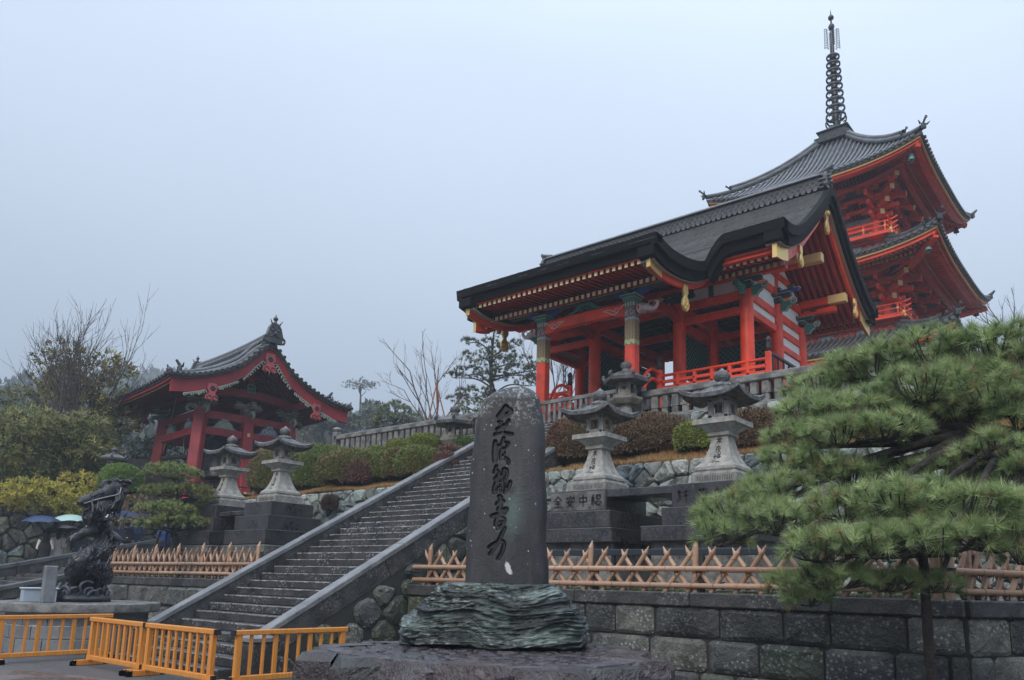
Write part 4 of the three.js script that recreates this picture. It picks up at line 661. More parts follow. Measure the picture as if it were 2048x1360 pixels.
      for (let j = 0; j < 4; j++) { const d = (j + 1) * top / 3.2 + 0.15, yy = y + j * 0.42 + 0.08; const b = mesh('corner_arm', R(beam([B - 0.1, yy, B - 0.1], [B + d, yy + 0.02, B + d], 0.2, 0.24, 0.02)), mVerm, o); mesh('gilt_end', R(beam([B + d - 0.01, yy + 0.02, B + d - 0.01], [B + d + 0.015, yy + 0.02, B + d + 0.015], 0.21, 0.25, 0)), mGoldPaint, b);
        if (j < 3) for (const [dx, dz] of [[1, 0], [0, 1]]) { const c = mesh('corner_arm', R(beam(dx ? [B, yy, B] : [B, yy, B], dx ? [B + d + 0.35, yy, B] : [B, yy, B + d + 0.35], 0.17, 0.22, 0.02)), mVerm, o); if (j === 2 && dx) mesh('gilt_end', R(beam(dx ? [B + d + 0.345, yy, B] : [B, yy, B + d + 0.345], dx ? [B + d + 0.37, yy, B] : [B, yy, B + d + 0.37], 0.18, 0.23, 0)), mGoldPaint, c); } }
      mesh('wall_purlin', [R(beam([-B - top - 0.3, y + 1.42, B + top], [B + top + 0.3, y + 1.42, B + top], 0.2, 0.2, 0.02)), R(beam([-B - 0.2, y + 0.6, B + 0.03], [B + 0.2, y + 0.6, B + 0.03], 0.18, 0.2, 0.02)), R(beam([-B - top * 0.5, y + 0.98, B + top * 0.5], [B + top * 0.5, y + 0.98, B + top * 0.5], 0.16, 0.18, 0.02))], mVerm, o);
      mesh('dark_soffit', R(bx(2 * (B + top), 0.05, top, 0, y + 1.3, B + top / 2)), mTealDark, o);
    }
  }
  function storey(y0, y1, B, name, plaster) {
    const b = new THREE.Group(); b.name = name; g.add(b);
    mesh('wall', turn4(bx(2 * B, y1 - y0, 0.1, 0, (y0 + y1) / 2, B - 0.08)), mWhite, b);
    for (let k = 0; k < 4; k++) { const R = (q) => prep(q).rotateY(k * Math.PI / 2);
      for (const x of [-B, -B / 3, B / 3]) mesh('column', R(cyl(0.2, 0.19, y1 - y0, x, y0, B, 14)), mVerm, b);
      for (const y of [y0 + 0.25, (y0 + y1) / 2 + 0.2, y1 - 0.12]) mesh('tie_beam', R(bx(2 * B, 0.2, 0.16, 0, y, B + 0.04, 0.01)), mVerm, b);
      mesh('door', R(bx(2 * B / 3 - 0.4, (y1 - y0) * 0.62, 0.06, 0, y0 + (y1 - y0) * 0.4, B + 0.03, 0.01)), mVermDeep, b);
      for (const s of [-1, 1]) mesh('slat_window', Array.from({ length: 7 }, (_, i) => R(bx(0.06, (y1 - y0) * 0.4, 0.06, s * B * 2 / 3 + (i - 3) * 0.13, y0 + (y1 - y0) * 0.45, B + 0.03))), mTeal, b);
      mesh('frieze', R(bx(2 * B + 0.1, 0.42, 0.07, 0, y1 + 0.05, B + 0.0, 0.02)), mFence, b); mesh('frieze_hump', R(prism([[-0.5, 0], [-0.3, 0.06], [-0.2, 0.22], [0, 0.27], [0.2, 0.22], [0.3, 0.06], [0.5, 0]], 0.09, B).translate(0.9, y1 + 0.24, -0.02)), mFence, b);
    }
  }
  function balcony(y, W, B) {           // y: deck height
    const b = new THREE.Group(); b.name = 'balcony'; g.add(b);
    for (let k = 0; k < 4; k++) { const R = (q) => prep(q).rotateY(k * Math.PI / 2);
      mesh('deck', R(bx(2 * W, 0.1, W - B + 0.2, 0, y, W - (W - B) / 2)), mVerm, b);
      mesh('deck_edge_gilt', Array.from({ length: Math.round(W * 2 / 0.3) }, (_, i) => R(bx(0.15, 0.11, 0.02, -W + 0.15 + i * 0.3, y, W + 0.008))), mGoldPaint, b);
      mesh('deck_beam', R(bx(2 * W - 0.5, 0.16, 0.16, 0, y - 0.14, W - 0.35, 0.01)), mVermDeep, b);
      // white wall with boat-shaped bearing arms under the deck
      mesh('base_wall', R(bx(2 * W - 0.9, 0.72, 0.08, 0, y - 0.52, W - 0.55)), mWhite, b);
      for (let i = 0; i < 4; i++) { const x = lerp(-W + 1, W - 1, i / 3); const m = mesh('boat_arm', R(prism([[-0.55, 0.12], [0.55, 0.12], [0.5, 0], [0.36, -0.1], [-0.36, -0.1], [-0.5, 0]], 0.16, W - 0.6, 0.015).translate(x, y - 0.42, 0)), mVerm, b); mesh('bearing_block', [-0.42, 0, 0.42].map((d) => R(bx(0.2, 0.1, 0.2, x + d, y - 0.25, W - 0.5, 0.02))), mVerm, m); }
      mesh('base_beam', R(bx(2 * W - 0.6, 0.2, 0.16, 0, y - 0.86, W - 0.5, 0.01)), mVerm, b); mesh('base_beam', R(bx(2 * W - 0.7, 0.1, 0.14, 0, y - 0.62, W - 0.52, 0.01)), mVerm, b);
      for (const h of [0.16, 0.42, 0.66]) { mesh('rail', [R(beam([-W - 0.22, y + h + 0.06, W - 0.1], [-W, y + h, W - 0.1], 0.06, 0.07, 0)), R(bx(2 * W, 0.065, 0.06, 0, y + h, W - 0.1, 0.01)), R(beam([W, y + h, W - 0.1], [W + 0.28, y + h + 0.1, W - 0.1], 0.06, 0.07, 0))], mVerm, b); }
      const n = 7; for (let i = 0; i < n; i++) mesh('rail_post', R(bx(0.09, 0.64, 0.09, lerp(-W + 0.3, W - 0.3, i / (n - 1)), y + 0.34, W - 0.1, 0.01)), mVerm, b);
      for (let i = 0; i < n; i++) mesh('gilt_fitting', R(bx(0.1, 0.09, 0.1, lerp(-W + 0.3, W - 0.3, i / (n - 1)), y + 0.42, W - 0.097)), mGoldPaint, b);
      mesh('corner_fitting', [R(bx(0.2, 0.16, 0.2, W - 0.08, y + 0.16, W - 0.08, 0.02)), R(bx(0.22, 0.14, 0.22, W - 0.06, y - 0.02, W - 0.06, 0.02))], mGold, b);
    }
  }
  mesh('podium', bx(8.4, 1.0, 8.4, 0, 0.1, 0, 0.05), mFence, g);
  storey(0.6, H(10.6), 3.1, 'first_storey'); brackets(H(10.75), 3.1, 6.3); roof(H(12.2), 6.3, H(13.75), 3.3, false);
  balcony(H(14.2), 3.75, 2.7); storey(H(14.25), H(15.2), 2.7, 'second_storey'); brackets(H(15.3), 2.7, 5.8); roof(H(16.75), 5.8, H(18.1), 3.0, true);
  balcony(H(18.6), 3.3, 2.35); storey(H(18.65), H(19.75), 2.35, 'third_storey'); brackets(H(19.85), 2.35, 5.3); roof(H(21.45), 5.3, H(25.9), 0.55, true);
  // ---- spire
  const sp = new THREE.Group(); sp.name = 'spire'; g.add(sp); const y0 = H(25.85);
  mesh('dew_basin', [bx(1.9, 0.34, 1.9, 0, y0 + 0.1, 0, 0.04), bx(1.5, 0.36, 1.5, 0, y0 + 0.45, 0, 0.03), bx(1.7, 0.08, 1.7, 0, y0 + 0.65, 0, 0.02)], mBronzeDark, sp);
  mesh('inverted_bowl', new THREE.LatheGeometry([[0.62, 0.68], [0.6, 0.85], [0.5, 1.0], [0.32, 1.08], [0, 1.1]].map((q) => new THREE.Vector2(...q)), 24).translate(0, y0, 0), mBronzeDark, sp);
  mesh('mast', [cyl(0.16, 0.1, 5.1, 0, y0 + 1, 0, 12), cyl(0.1, 0.04, 2.0, 0, y0 + 6.0, 0, 10)], mBronzeDark, sp);
  { const pet = []; for (let k = 0; k < 8; k++) { const a = k * Math.PI / 4, c = Math.cos(a), s = Math.sin(a); pet.push(taper([[0.2 * c, y0 + 1.05, 0.2 * s], [0.5 * c, y0 + 1.25, 0.5 * s], [0.55 * c, y0 + 1.6, 0.55 * s], [0.42 * c, y0 + 1.5, 0.42 * s]], 0.06, 0.03, 10, 6)); } mesh('lotus_petals', pet, mBronzeDark, sp); }
  for (let k = 0; k < 9; k++) { const y = y0 + 1.75 + k * 0.46, r = 0.5 - k * 0.022; const w = mesh('spire_ring', [new THREE.TorusGeometry(r, 0.045, 8, 28).rotateX(Math.PI / 2).scale(1, 1.9, 1).translate(0, y, 0), cyl(0.18, 0.18, 0.2, 0, y - 0.1, 0, 12)], mBronzeDark, sp);
    const q = []; for (let j = 0; j < 4; j++) { const a = j * Math.PI / 2 + 0.5, c = Math.cos(a), s = Math.sin(a); q.push(beam([0.15 * c, y, 0.15 * s], [r * c, y, r * s], 0.05, 0.07, 0), new THREE.TorusGeometry(r * 0.36, 0.025, 5, 10, 4).rotateY(-a).translate(r * 0.55 * c, y - 0.14, r * 0.55 * s)); } mesh('ring_spokes', q, mBronzeDark, w); }
  for (let k = 0; k < 4; k++) { const q = []; for (let j = 0; j < 9; j++) q.push(new THREE.TorusGeometry(0.09, 0.014, 5, 10, 3.6).rotateZ(-0.4).translate(0.32, y0 + 6.0 + j * 0.145, 0), bar([0.1, y0 + 5.95 + j * 0.145, 0], [0.42, y0 + 6.06 + j * 0.145, 0], 0.012, 4)); q.push(bar([0.22, y0 + 5.9, 0], [0.28, y0 + 7.25, 0], 0.014, 5), bar([0.42, y0 + 6.0, 0], [0.4, y0 + 7.25, 0], 0.012, 5)); mesh('water_flame', q.map((w) => prep(w).rotateY(k * Math.PI / 2 + 0.6)), mBronzeDark, sp); }
  mesh('dragon_jewel', [new THREE.SphereGeometry(0.17, 14, 10).scale(1, 1.25, 1).translate(0, y0 + 7.35, 0)], mBronzeDark, sp); mesh('sacred_jewel', [new THREE.SphereGeometry(0.16, 14, 10).translate(0, y0 + 7.95, 0), bar([0, y0 + 8.05, 0], [0, y0 + 8.5, 0], 0.05, 6, 0.004)], mBronzeDark, sp);
}
// ---------------------------------------------------------------- crimson bell tower
const BT = [-32.68, 4.35, -18.22], BYAW = -0.103;
const tower = thing('bell_tower', 'dull crimson open bell tower with curved grey tile gable roof', 'bell tower', BT, BYAW);
{
  const g = tower, H = (h) => h - 4.35;
  const XL = -3.95, XR = 3.85, DZ = 4.05, EH = H(9.22), RH = H(11.28);
  const prof = curve([[-4.3, EH - 0.02], [-4.05, EH], [-3.2, EH + 0.14], [-2.2, EH + 0.52], [-1.1, EH + 1.2], [0, RH + 0.14], [1.1, EH + 1.2], [2.2, EH + 0.52], [3.2, EH + 0.14], [4.05, EH], [4.3, EH - 0.02]]);
  const samp = (a, b, n) => Array.from({ length: n + 1 }, (_, i) => lerp(a, b, i / n));
  const strip = (a, b, n, up, dn) => [...samp(a, b, n).map((z) => [z, prof(z) + up]), ...samp(b, a, n).map((z) => [z, prof(z) + dn])];
  const upx = (x, y, z) => { const u = (x - (XL + XR) / 2) / ((XR - XL) / 2); return [x, y + 0.14 * Math.abs(u) ** 3 * sstep(0.5, 4, Math.abs(z)), z]; };
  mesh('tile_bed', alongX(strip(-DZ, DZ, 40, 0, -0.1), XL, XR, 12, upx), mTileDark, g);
  const n = 25;
  for (let i = 0; i < n; i++) for (const s of [1, -1]) {
    const x = lerp(XL + 0.2, XR - 0.5, i / (n - 1)); const pts = samp(0.1, DZ + 0.03, 10).map((z) => upx(x, prof(z) + 0.035, z * s));
    const r = mesh('tile_row', tube(pts, 0.075, 12, 7), mTile, g), e = pts.at(-1);
    mesh('end_tile', [new THREE.CylinderGeometry(0.09, 0.09, 0.06, 12).rotateX(Math.PI / 2).translate(...e), new THREE.TorusGeometry(0.062, 0.016, 5, 12).translate(e[0], e[1], e[2] + s * 0.04)], mTileDark, r);
  }
  // verge tiles: discs along the gable edge, and the two ribs above it
  for (const [x, s] of [[XR, 1], [XL, -1]]) {
    for (const sz of [1, -1]) {
      for (let k = 0; k < 19; k++) { const z = sz * lerp(0.12, DZ, k / 18), q = upx(x, prof(z) - 0.02, z); const v = mesh('verge_tile', [bar([q[0] - s * 0.5, q[1] + 0.07, q[2]], [q[0] + s * 0.05, q[1], q[2]], 0.085, 10), new THREE.TorusGeometry(0.062, 0.016, 5, 12).rotateY(Math.PI / 2).translate(q[0] + s * 0.055, q[1], q[2])], mTileDark, g); }
      for (const [dx, r, z1] of [[0.6, 0.1, DZ + 0.02], [0.95, 0.13, DZ - 0.75], [0.95, 0.1, DZ - 0.7]]) mesh('descending_ridge', tube(samp(0.2, z1, 12).map((z) => upx(x - s * dx, prof(z) + (r === 0.1 && dx > 0.9 ? 0.3 : 0.12), z * sz)), r, 16, 8), mTile, g);
      { const q = upx(x - s * 0.95, prof(DZ - 0.7), sz * (DZ - 0.7)); mesh('ridge_end_tile', [bx(0.34, 0.5, 0.12, q[0], q[1] + 0.32, q[2] + sz * 0.06, 0.04), bar([q[0], q[1] + 0.5, q[2]], [q[0], q[1] + 0.78, q[2] + sz * 0.22], 0.08, 8, 0.05), bar([q[0] - 0.14, q[1] + 0.5, q[2]], [q[0] - 0.26, q[1] + 0.66, q[2]], 0.05, 6, 0.02), bar([q[0] + 0.14, q[1] + 0.5, q[2]], [q[0] + 0.26, q[1] + 0.66, q[2]], 0.05, 6, 0.02)], mTileDark, g); }
      { const q = upx(x - s * 0.2, prof(DZ) + 0.1, sz * DZ); mesh('corner_tile', [new THREE.SphereGeometry(0.13, 10, 8).translate(q[0], q[1] + 0.05, q[2]), bar(q, [q[0], q[1] + 0.24, q[2] + sz * 0.1], 0.06, 7, 0.03)], mTileDark, g); }
    }
  }
  // main ridge
  const ra = XL - 0.15, rb = XR - 0.05, ridge = new THREE.Group(); ridge.name = 'ridge'; g.add(ridge); const sag = (x) => RH + 0.1 + 0.12 * ((x - (ra + rb) / 2) / ((rb - ra) / 2)) ** 2;
  const rs = (dy, r) => tube(samp(ra, rb, 10).map((x) => [x, sag(x) + dy, 0]), r, 20, 9);
  mesh('ridge_course', rs(0.12, 0.2), mTileDark, ridge); mesh('ridge_course', rs(0.3, 0.17), mTile, ridge); mesh('ridge_cap', rs(0.5, 0.12), mTile, ridge);
  { const d = []; for (let x = ra + 0.2; x < rb; x += 0.21) for (const s of [-1, 1]) d.push(new THREE.CylinderGeometry(0.07, 0.07, 0.05, 10).rotateX(Math.PI / 2).translate(x, sag(x) + 0.24, s * 0.19)); stuff(mesh('ridge_tile_ends', d, mTileDark, ridge)); }
  for (const [x, s] of [[rb, 1], [ra, -1]]) {
    const y = sag(x), o = [prism([[-0.36, -0.3], [0.36, -0.3], [0.42, 0.05], [0.3, 0.45], [0.15, 0.66], [-0.15, 0.66], [-0.3, 0.45], [-0.42, 0.05]], 0.16, -0.08, 0.03)];
    for (const q of [-1, 1]) o.push(new THREE.SphereGeometry(0.065, 9, 7).translate(q * 0.13, 0.3, 0.1), new THREE.TorusGeometry(0.14, 0.055, 6, 12, 4.4).rotateZ(q > 0 ? -1.2 : 1.4).translate(q * 0.36, -0.12, 0.03), bar([q * 0.14, 0.52, 0.06], [q * 0.3, 0.8, 0.1], 0.05, 6, 0.01), new THREE.TorusGeometry(0.1, 0.03, 5, 10, 3.1).translate(q * 0.14, 0.38, 0.08));
    o.push(new THREE.SphereGeometry(0.08, 9, 7).scale(1, 1.2, 1.2).translate(0, 0.16, 0.11), new THREE.TorusGeometry(0.16, 0.04, 6, 12, Math.PI).scale(1.2, 0.5, 1).translate(0, -0.02, 0.08), new THREE.SphereGeometry(0.11, 12, 9).translate(0, 0.86, 0), bar([0, 0.9, 0], [0, 1.08, 0], 0.06, 7, 0.01), cyl(0.08, 0.06, 0.16, 0, 0.62, 0, 8));
    mesh('ridge_end_tile', o.map((q) => prep(q).scale(s > 0 ? 0.95 : 0.7, s > 0 ? 0.95 : 0.72, 1).rotateY(s * Math.PI / 2).translate(x + s * 0.12, y + 0.25, 0)), mTileDark, ridge);
  }
  // gable: bargeboards, pendants, verge boards
  for (const [x, s] of [[XR, 1], [XL, -1]]) {
    const bw = (z) => 0.42 + 0.1 * Math.abs(z) / 4, xb = x - s * 0.22;
    const bend = upx;
    for (const sz of [1, -1]) { const zs = samp(0, sz * (DZ - 0.1), 20); mesh('bargeboard', alongX([...zs.map((z) => [z, prof(z) - 0.16]), ...zs.slice().reverse().map((z) => [z, prof(z) - 0.18 - bw(z)])], xb - 0.06, xb + 0.06, 1, bend), mCrim, g); mesh('bargeboard_trim', alongX([...zs.map((z) => [z, prof(z) - 0.1]), ...zs.slice().reverse().map((z) => [z, prof(z) - 0.17])], x - s * 0.12 - 0.05, x - s * 0.12 + 0.05, 1, bend), flat(0.12, 0.095, 0.075, 0.7), g); }
    for (const [z, y, k] of [[0, prof(0) - 0.72, 1.2], [2.35, prof(2.35) - 0.78, 1], [-2.35, prof(2.35) - 0.78, 1]]) {
      const y2 = upx(x, y, z)[1]; const out = prism([[-0.17, 0.3], [0.17, 0.3], [0.2, 0.05], [0.12, -0.1], [0.25, -0.22], [0.26, -0.36], [0.14, -0.42], [0.03, -0.36], [0, -0.48], [-0.03, -0.36], [-0.14, -0.42], [-0.26, -0.36], [-0.25, -0.22], [-0.12, -0.1], [-0.2, 0.05]].map((p) => [p[0] * k, p[1] * k]), 0.08, -0.04, 0.012);
      const p = mesh('pendant', prep(out).rotateY(s * Math.PI / 2).translate(xb + s * 0.1, y2, z), mPink, g); mesh('pendant_scroll', [-1, 1].map((q) => new THREE.TorusGeometry(0.09 * k, 0.022 * k, 5, 12, 5).rotateY(Math.PI / 2).translate(xb + s * 0.145, y2 - 0.29 * k, z + q * 0.12 * k)), mCrimDeep, p); mesh('pendant_flower', [0, 1, 2, 3, 4, 5].map((q) => new THREE.SphereGeometry(0.05 * k, 8, 6).scale(0.5, 1, 1).translate(xb + s * 0.15, y2 + 0.1 + Math.sin(q) * 0.06, z + Math.cos(q) * 0.06)), mBlack, p);
      const fin = []; for (const d of [-1, 1]) for (let j = 0; j < 9; j++) { const zz = z + d * (0.28 + j * 0.095); fin.push(new THREE.TorusGeometry(0.085 - j * 0.005, 0.032, 5, 9, 3.4 + (j % 3) * 0.7).rotateY(Math.PI / 2).translate(xb + s * 0.06, upx(x, prof(clamp(zz, -4, 4)) - 0.3 - bw(zz), zz)[1], zz)); } mesh('carved_fin', fin, flat(0.3, 0.34, 0.27, 0.7), p);
    }
  }
  // rafters and soffit
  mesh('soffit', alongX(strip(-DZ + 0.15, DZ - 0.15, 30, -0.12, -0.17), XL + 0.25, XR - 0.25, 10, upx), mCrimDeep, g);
  for (let k = 0; k < 40; k++) for (const s of [1, -1]) { const x = lerp(XL + 0.35, XR - 0.35, k / 39); const r = mesh('rafter', alongX([...samp(0.2, DZ - 0.2, 8).map((z) => [s * z, upx(x, prof(z), z)[1] - 0.18]), ...samp(DZ - 0.2, 0.2, 8).map((z) => [s * z, upx(x, prof(z), z)[1] - 0.28])], x - 0.045, x + 0.045), mCrimDeep, g); mesh('rafter_tip', bx(0.094, 0.104, 0.02, x, upx(x, prof(DZ - 0.2), DZ)[1] - 0.23, s * (DZ - 0.19)), mGoldPaint, r); }
  for (const s of [1, -1]) mesh('fascia', alongX([[s * (DZ - 0.18), EH - 0.1], [s * (DZ - 0.05), EH - 0.1], [s * (DZ - 0.05), EH - 0.2], [s * (DZ - 0.18), EH - 0.2]], XL + 0.15, XR - 0.15, 12, upx), mCrim, g);
  // splayed columns
  const yt = H(8.62), cT = 2.0, cB = 2.26;
  const at = (y) => lerp(cB, cT, y / yt);
  const cols = [[-1, 1], [1, 1], [1, -1], [-1, -1], [1, 0], [-1, 0]];
  for (const [a, b] of cols) {
    const c = mesh('column', beam([a * cB, 0.1, b * cB], [a * cT, yt, b * cT], 0.46, 0.46, 0.04), mCrim, g);
    mesh('base_stone', bx(0.8, 0.24, 0.8, a * cB, 0.06, b * cB, 0.05), mFence, c);
    for (const y of [yt - 0.95, 0.75]) mesh('gilt_wedge', [bx(0.12, 0.16, 0.03, a * at(y) - 0.0, y, b * at(y) + 0.235), bx(0.03, 0.16, 0.12, a * at(y) + 0.235, y, b * at(y))], mGoldPaint, c);
  }
  const ring = (y, w, h, ext = 0, nm = 'tie_beam', sides = [0, 1, 2, 3]) => { const r = at(y) + ext; for (const k of sides) { const p = [[[-r, y, r], [r, y, r]], [[r, y, r], [r, y, -r]], [[r, y, -r], [-r, y, -r]], [[-r, y, -r], [-r, y, r]]][k]; mesh(nm, beam(p[0], p[1], w, h, 0.015), mCrim, g); } };
  ring(yt - 0.28, 0.24, 0.34); ring(yt - 0.98, 0.2, 0.32); ring(0.72, 0.2, 0.3); ring(0.28, 0.18, 0.24, 0, 'ground_sill');
  mesh('cross_beam', beam([0, yt - 0.5, cT], [0, yt - 0.5, -cT], 0.3, 0.36, 0.02), mCrimDeep, g); mesh('cross_beam', beam([-cT, yt - 0.32, 0], [cT, yt - 0.32, 0], 0.3, 0.36, 0.02), mCrimDeep, g);
  // painted frog-leg panels between the two upper ties
  const frog = (x, z, ry, m) => { const o = mesh('frog_leg_strut', prep(prism([[-0.62, 0], [-0.42, 0.06], [-0.32, 0.24], [-0.2, 0.34], [0.2, 0.34], [0.32, 0.24], [0.42, 0.06], [0.62, 0]], 0.16, -0.08, 0.02)).rotateY(ry).translate(x, yt - 0.82, z), m, g);
    mesh('carved_flower', [0, 1, 2, 3, 4].map((k) => prep(new THREE.TorusGeometry(0.09 - k * 0.006, 0.022, 5, 12).translate((k - 2) * 0.11, 0.14 + (k % 2) * 0.05, 0.09)).rotateY(ry).translate(x, yt - 0.82, z)), flat(0.42, 0.4, 0.27, 0.6), o); mesh('carved_cap', prep(bx(0.3, 0.1, 0.2, 0, 0.38, 0, 0.02)).rotateY(ry).translate(x, yt - 0.82, z), flat(0.16, 0.3, 0.38, 0.6), o); };
  const fa = flat(0.2, 0.3, 0.28, 0.6), fb = flat(0.1, 0.18, 0.34, 0.6);
  for (const k of [0, 1, 2, 3]) for (const d of [-1, 1]) { const q = [d * 1.02, at(yt - 0.8)], r = k * Math.PI / 2, x = q[0] * Math.cos(r) + q[1] * Math.sin(r), z = -q[0] * Math.sin(r) + q[1] * Math.cos(r); frog(x, z, r, d < 0 ? fa : fb); }
  // coloured brackets on the column heads, purlins, curved gable beam with king post
  for (const [a, b] of cols) { const m = mesh('bracket', [bx(0.5, 0.16, 0.5, a * cT, yt + 0.06, b * cT, 0.04), bx(1.2, 0.18, 0.22, a * cT, yt + 0.24, b * cT, 0.05), bx(0.22, 0.18, 1.2, a * cT, yt + 0.24, b * cT, 0.05), ...[-0.45, 0, 0.45].map((d) => bx(0.24, 0.14, 0.24, a * cT + d, yt + 0.42, b * cT, 0.03)), ...[-0.45, 0.45].map((d) => bx(0.24, 0.14, 0.24, a * cT, yt + 0.42, b * cT + d, 0.03))], flat(0.13, 0.14, 0.12, 0.7), g);
    mesh('carved_nose', [taper([[a * cT + (a > 0 ? 0.2 : -0.2), yt - 0.05, b * cT], [a * (cT + 0.5), yt, b * cT], [a * (cT + 0.62), yt - 0.16, b * cT], [a * (cT + 0.46), yt - 0.28, b * cT]], 0.13, 0.05, 14, 7), ...(b ? [taper([[a * cT, yt - 0.05, b * (cT + 0.2)], [a * cT, yt, b * (cT + 0.5)], [a * cT, yt - 0.16, b * (cT + 0.62)], [a * cT, yt - 0.28, b * (cT + 0.46)]], 0.13, 0.05, 14, 7)] : [])], flat(0.24, 0.27, 0.24, 0.7), m);
    mesh('bracket_line', [bx(1.22, 0.025, 0.24, a * cT, yt + 0.335, b * cT), bx(0.24, 0.024, 1.22, a * cT, yt + 0.335, b * cT), bx(0.52, 0.02, 0.52, a * cT, yt + 0.14, b * cT)], flat(0.4, 0.36, 0.28, 0.7), m); }
  for (const z of [cT, -cT]) mesh('bracket_board', bx(2 * cT, 0.62, 0.06, 0, yt + 0.32, z), mDarkWood, g);
  for (const z of [cT, -cT]) mesh('purlin', beam([XL + 0.4, yt + 0.62, z], [XR - 0.35, yt + 0.62, z], 0.24, 0.26, 0.02), mCrim, g);
  mesh('ridge_purlin', beam([XL + 0.4, RH - 0.35, 0], [XR - 0.35, RH - 0.35, 0], 0.22, 0.26, 0.02), mCrimDeep, g);
  for (const s of [-1, 1]) { const zs = samp(-cT, cT, 16), up = zs.map((z) => [z, yt + 0.86 + 0.2 * (1 - (z / cT) ** 2)]), lo = zs.slice().reverse().map((z) => [z, yt + 0.5 + 0.22 * (1 - (z / cT) ** 2)]); mesh('rainbow_beam', alongX([...up, ...lo], s * cT - 0.13, s * cT + 0.13), mCrim, g); mesh('king_post', [bx(0.24, 1.0, 0.3, s * cT, yt + 1.35, 0, 0.02), bx(0.3, 0.16, 0.8, s * cT, yt + 1.75, 0, 0.03)], mCrim, g); mesh('king_post_flower', [0, 1, 2, 3].map((k) => new THREE.TorusGeometry(0.1, 0.035, 6, 12).rotateY(Math.PI / 2).translate(s * (cT + 0.16), yt + 1.05 + (k >> 1) * 0.17, (k & 1 ? 1 : -1) * 0.09)), mTeal, g); mesh('centre_carving', [bx(0.34, 0.22, 1.2, s * cT, yt + 0.32, 0, 0.08), new THREE.IcosahedronGeometry(0.2, 1).translate(s * (cT + 0.12), yt + 0.3, 0)], flat(0.25, 0.2, 0.17, 0.7), g); }
  for (let j = 0; j < 3; j++) mesh('podium_course', bx(6.4 - j * 0.0, 0.28, 6.4, 0, -0.85 + j * 0.29, 0, 0.02), roughs[j % 3], g);
}
// bronze bell, striking log, iron railing
const bwp = (x, y, z) => { const c = Math.cos(BYAW), s = Math.sin(BYAW); return [BT[0] + x * c + z * s, BT[1] + y, BT[2] - x * s + z * c]; };
{
  const b = thing('temple_bell', 'large dark bronze bell hanging inside the crimson bell tower', 'bell', bwp(0.1, 1.55, 0.1), BYAW), y = 0;
  mesh('bell_body', new THREE.LatheGeometry([[0, 2.05], [0.3, 2.04], [0.55, 1.95], [0.68, 1.75], [0.72, 1.3], [0.76, 0.8], [0.82, 0.3], [0.88, 0.06], [0.88, 0], [0.76, 0], [0.68, 0.4], [0.6, 1.6], [0, 1.8]].map((q) => new THREE.Vector2(...q)), 32), tint(mBronzeDark, 0.7, 0.8, 0.85), b);
  for (const yy of [0.12, 0.34, 0.95, 1.08, 1.7]) mesh('bell_band', new THREE.TorusGeometry(lerp(0.87, 0.7, yy / 1.8), 0.022, 6, 32).rotateX(Math.PI / 2).translate(0, yy, 0), mBronzeDark, b);
  mesh('suspension_loop', [new THREE.TorusGeometry(0.2, 0.06, 8, 16).translate(0, 2.15, 0), bar([0, 2.3, 0], [0, 2.75, 0], 0.04, 8)], mBronzeDark, b);
  const l = thing('striking_log', 'dark horizontal striking log slung on two pale ropes beside the bell tower', 'striking log', bwp(-1.2, 2.42, 1.9), BYAW + 0.15);
  mesh('log', bar([-1.75, 0.06, 0], [1.6, -0.06, 0], 0.1, 12), mDarkWood, l); for (const q of [[[-0.95, 0.1, 0], [-1.35, 2.2, 0.1]], [[-0.75, 0.1, 0], [0.5, 2.6, 0.3]], [[1.0, 0.1, 0], [0.9, 1.8, 0]]]) mesh('rope', bar(q[0], q[1], 0.022, 6), flat(0.42, 0.38, 0.33, 0.9), l);
  const r = thing('iron_railing', 'thin black iron railing round the foot of the crimson bell tower', 'railing', BT, BYAW), E = 3.0;
  for (const k of [0, 1]) { const R = (q) => prep(q).rotateY(k * Math.PI / 2); for (let i = 0; i < 5; i++) mesh('post', R(bx(0.06, 1.0, 0.06, -E + i * E / 2, 0.5, E)), mIron, r); for (const y of [0.5, 0.95]) mesh('rail', R(bx(2 * E, 0.05, 0.04, 0, y, E)), mIron, r); }
}
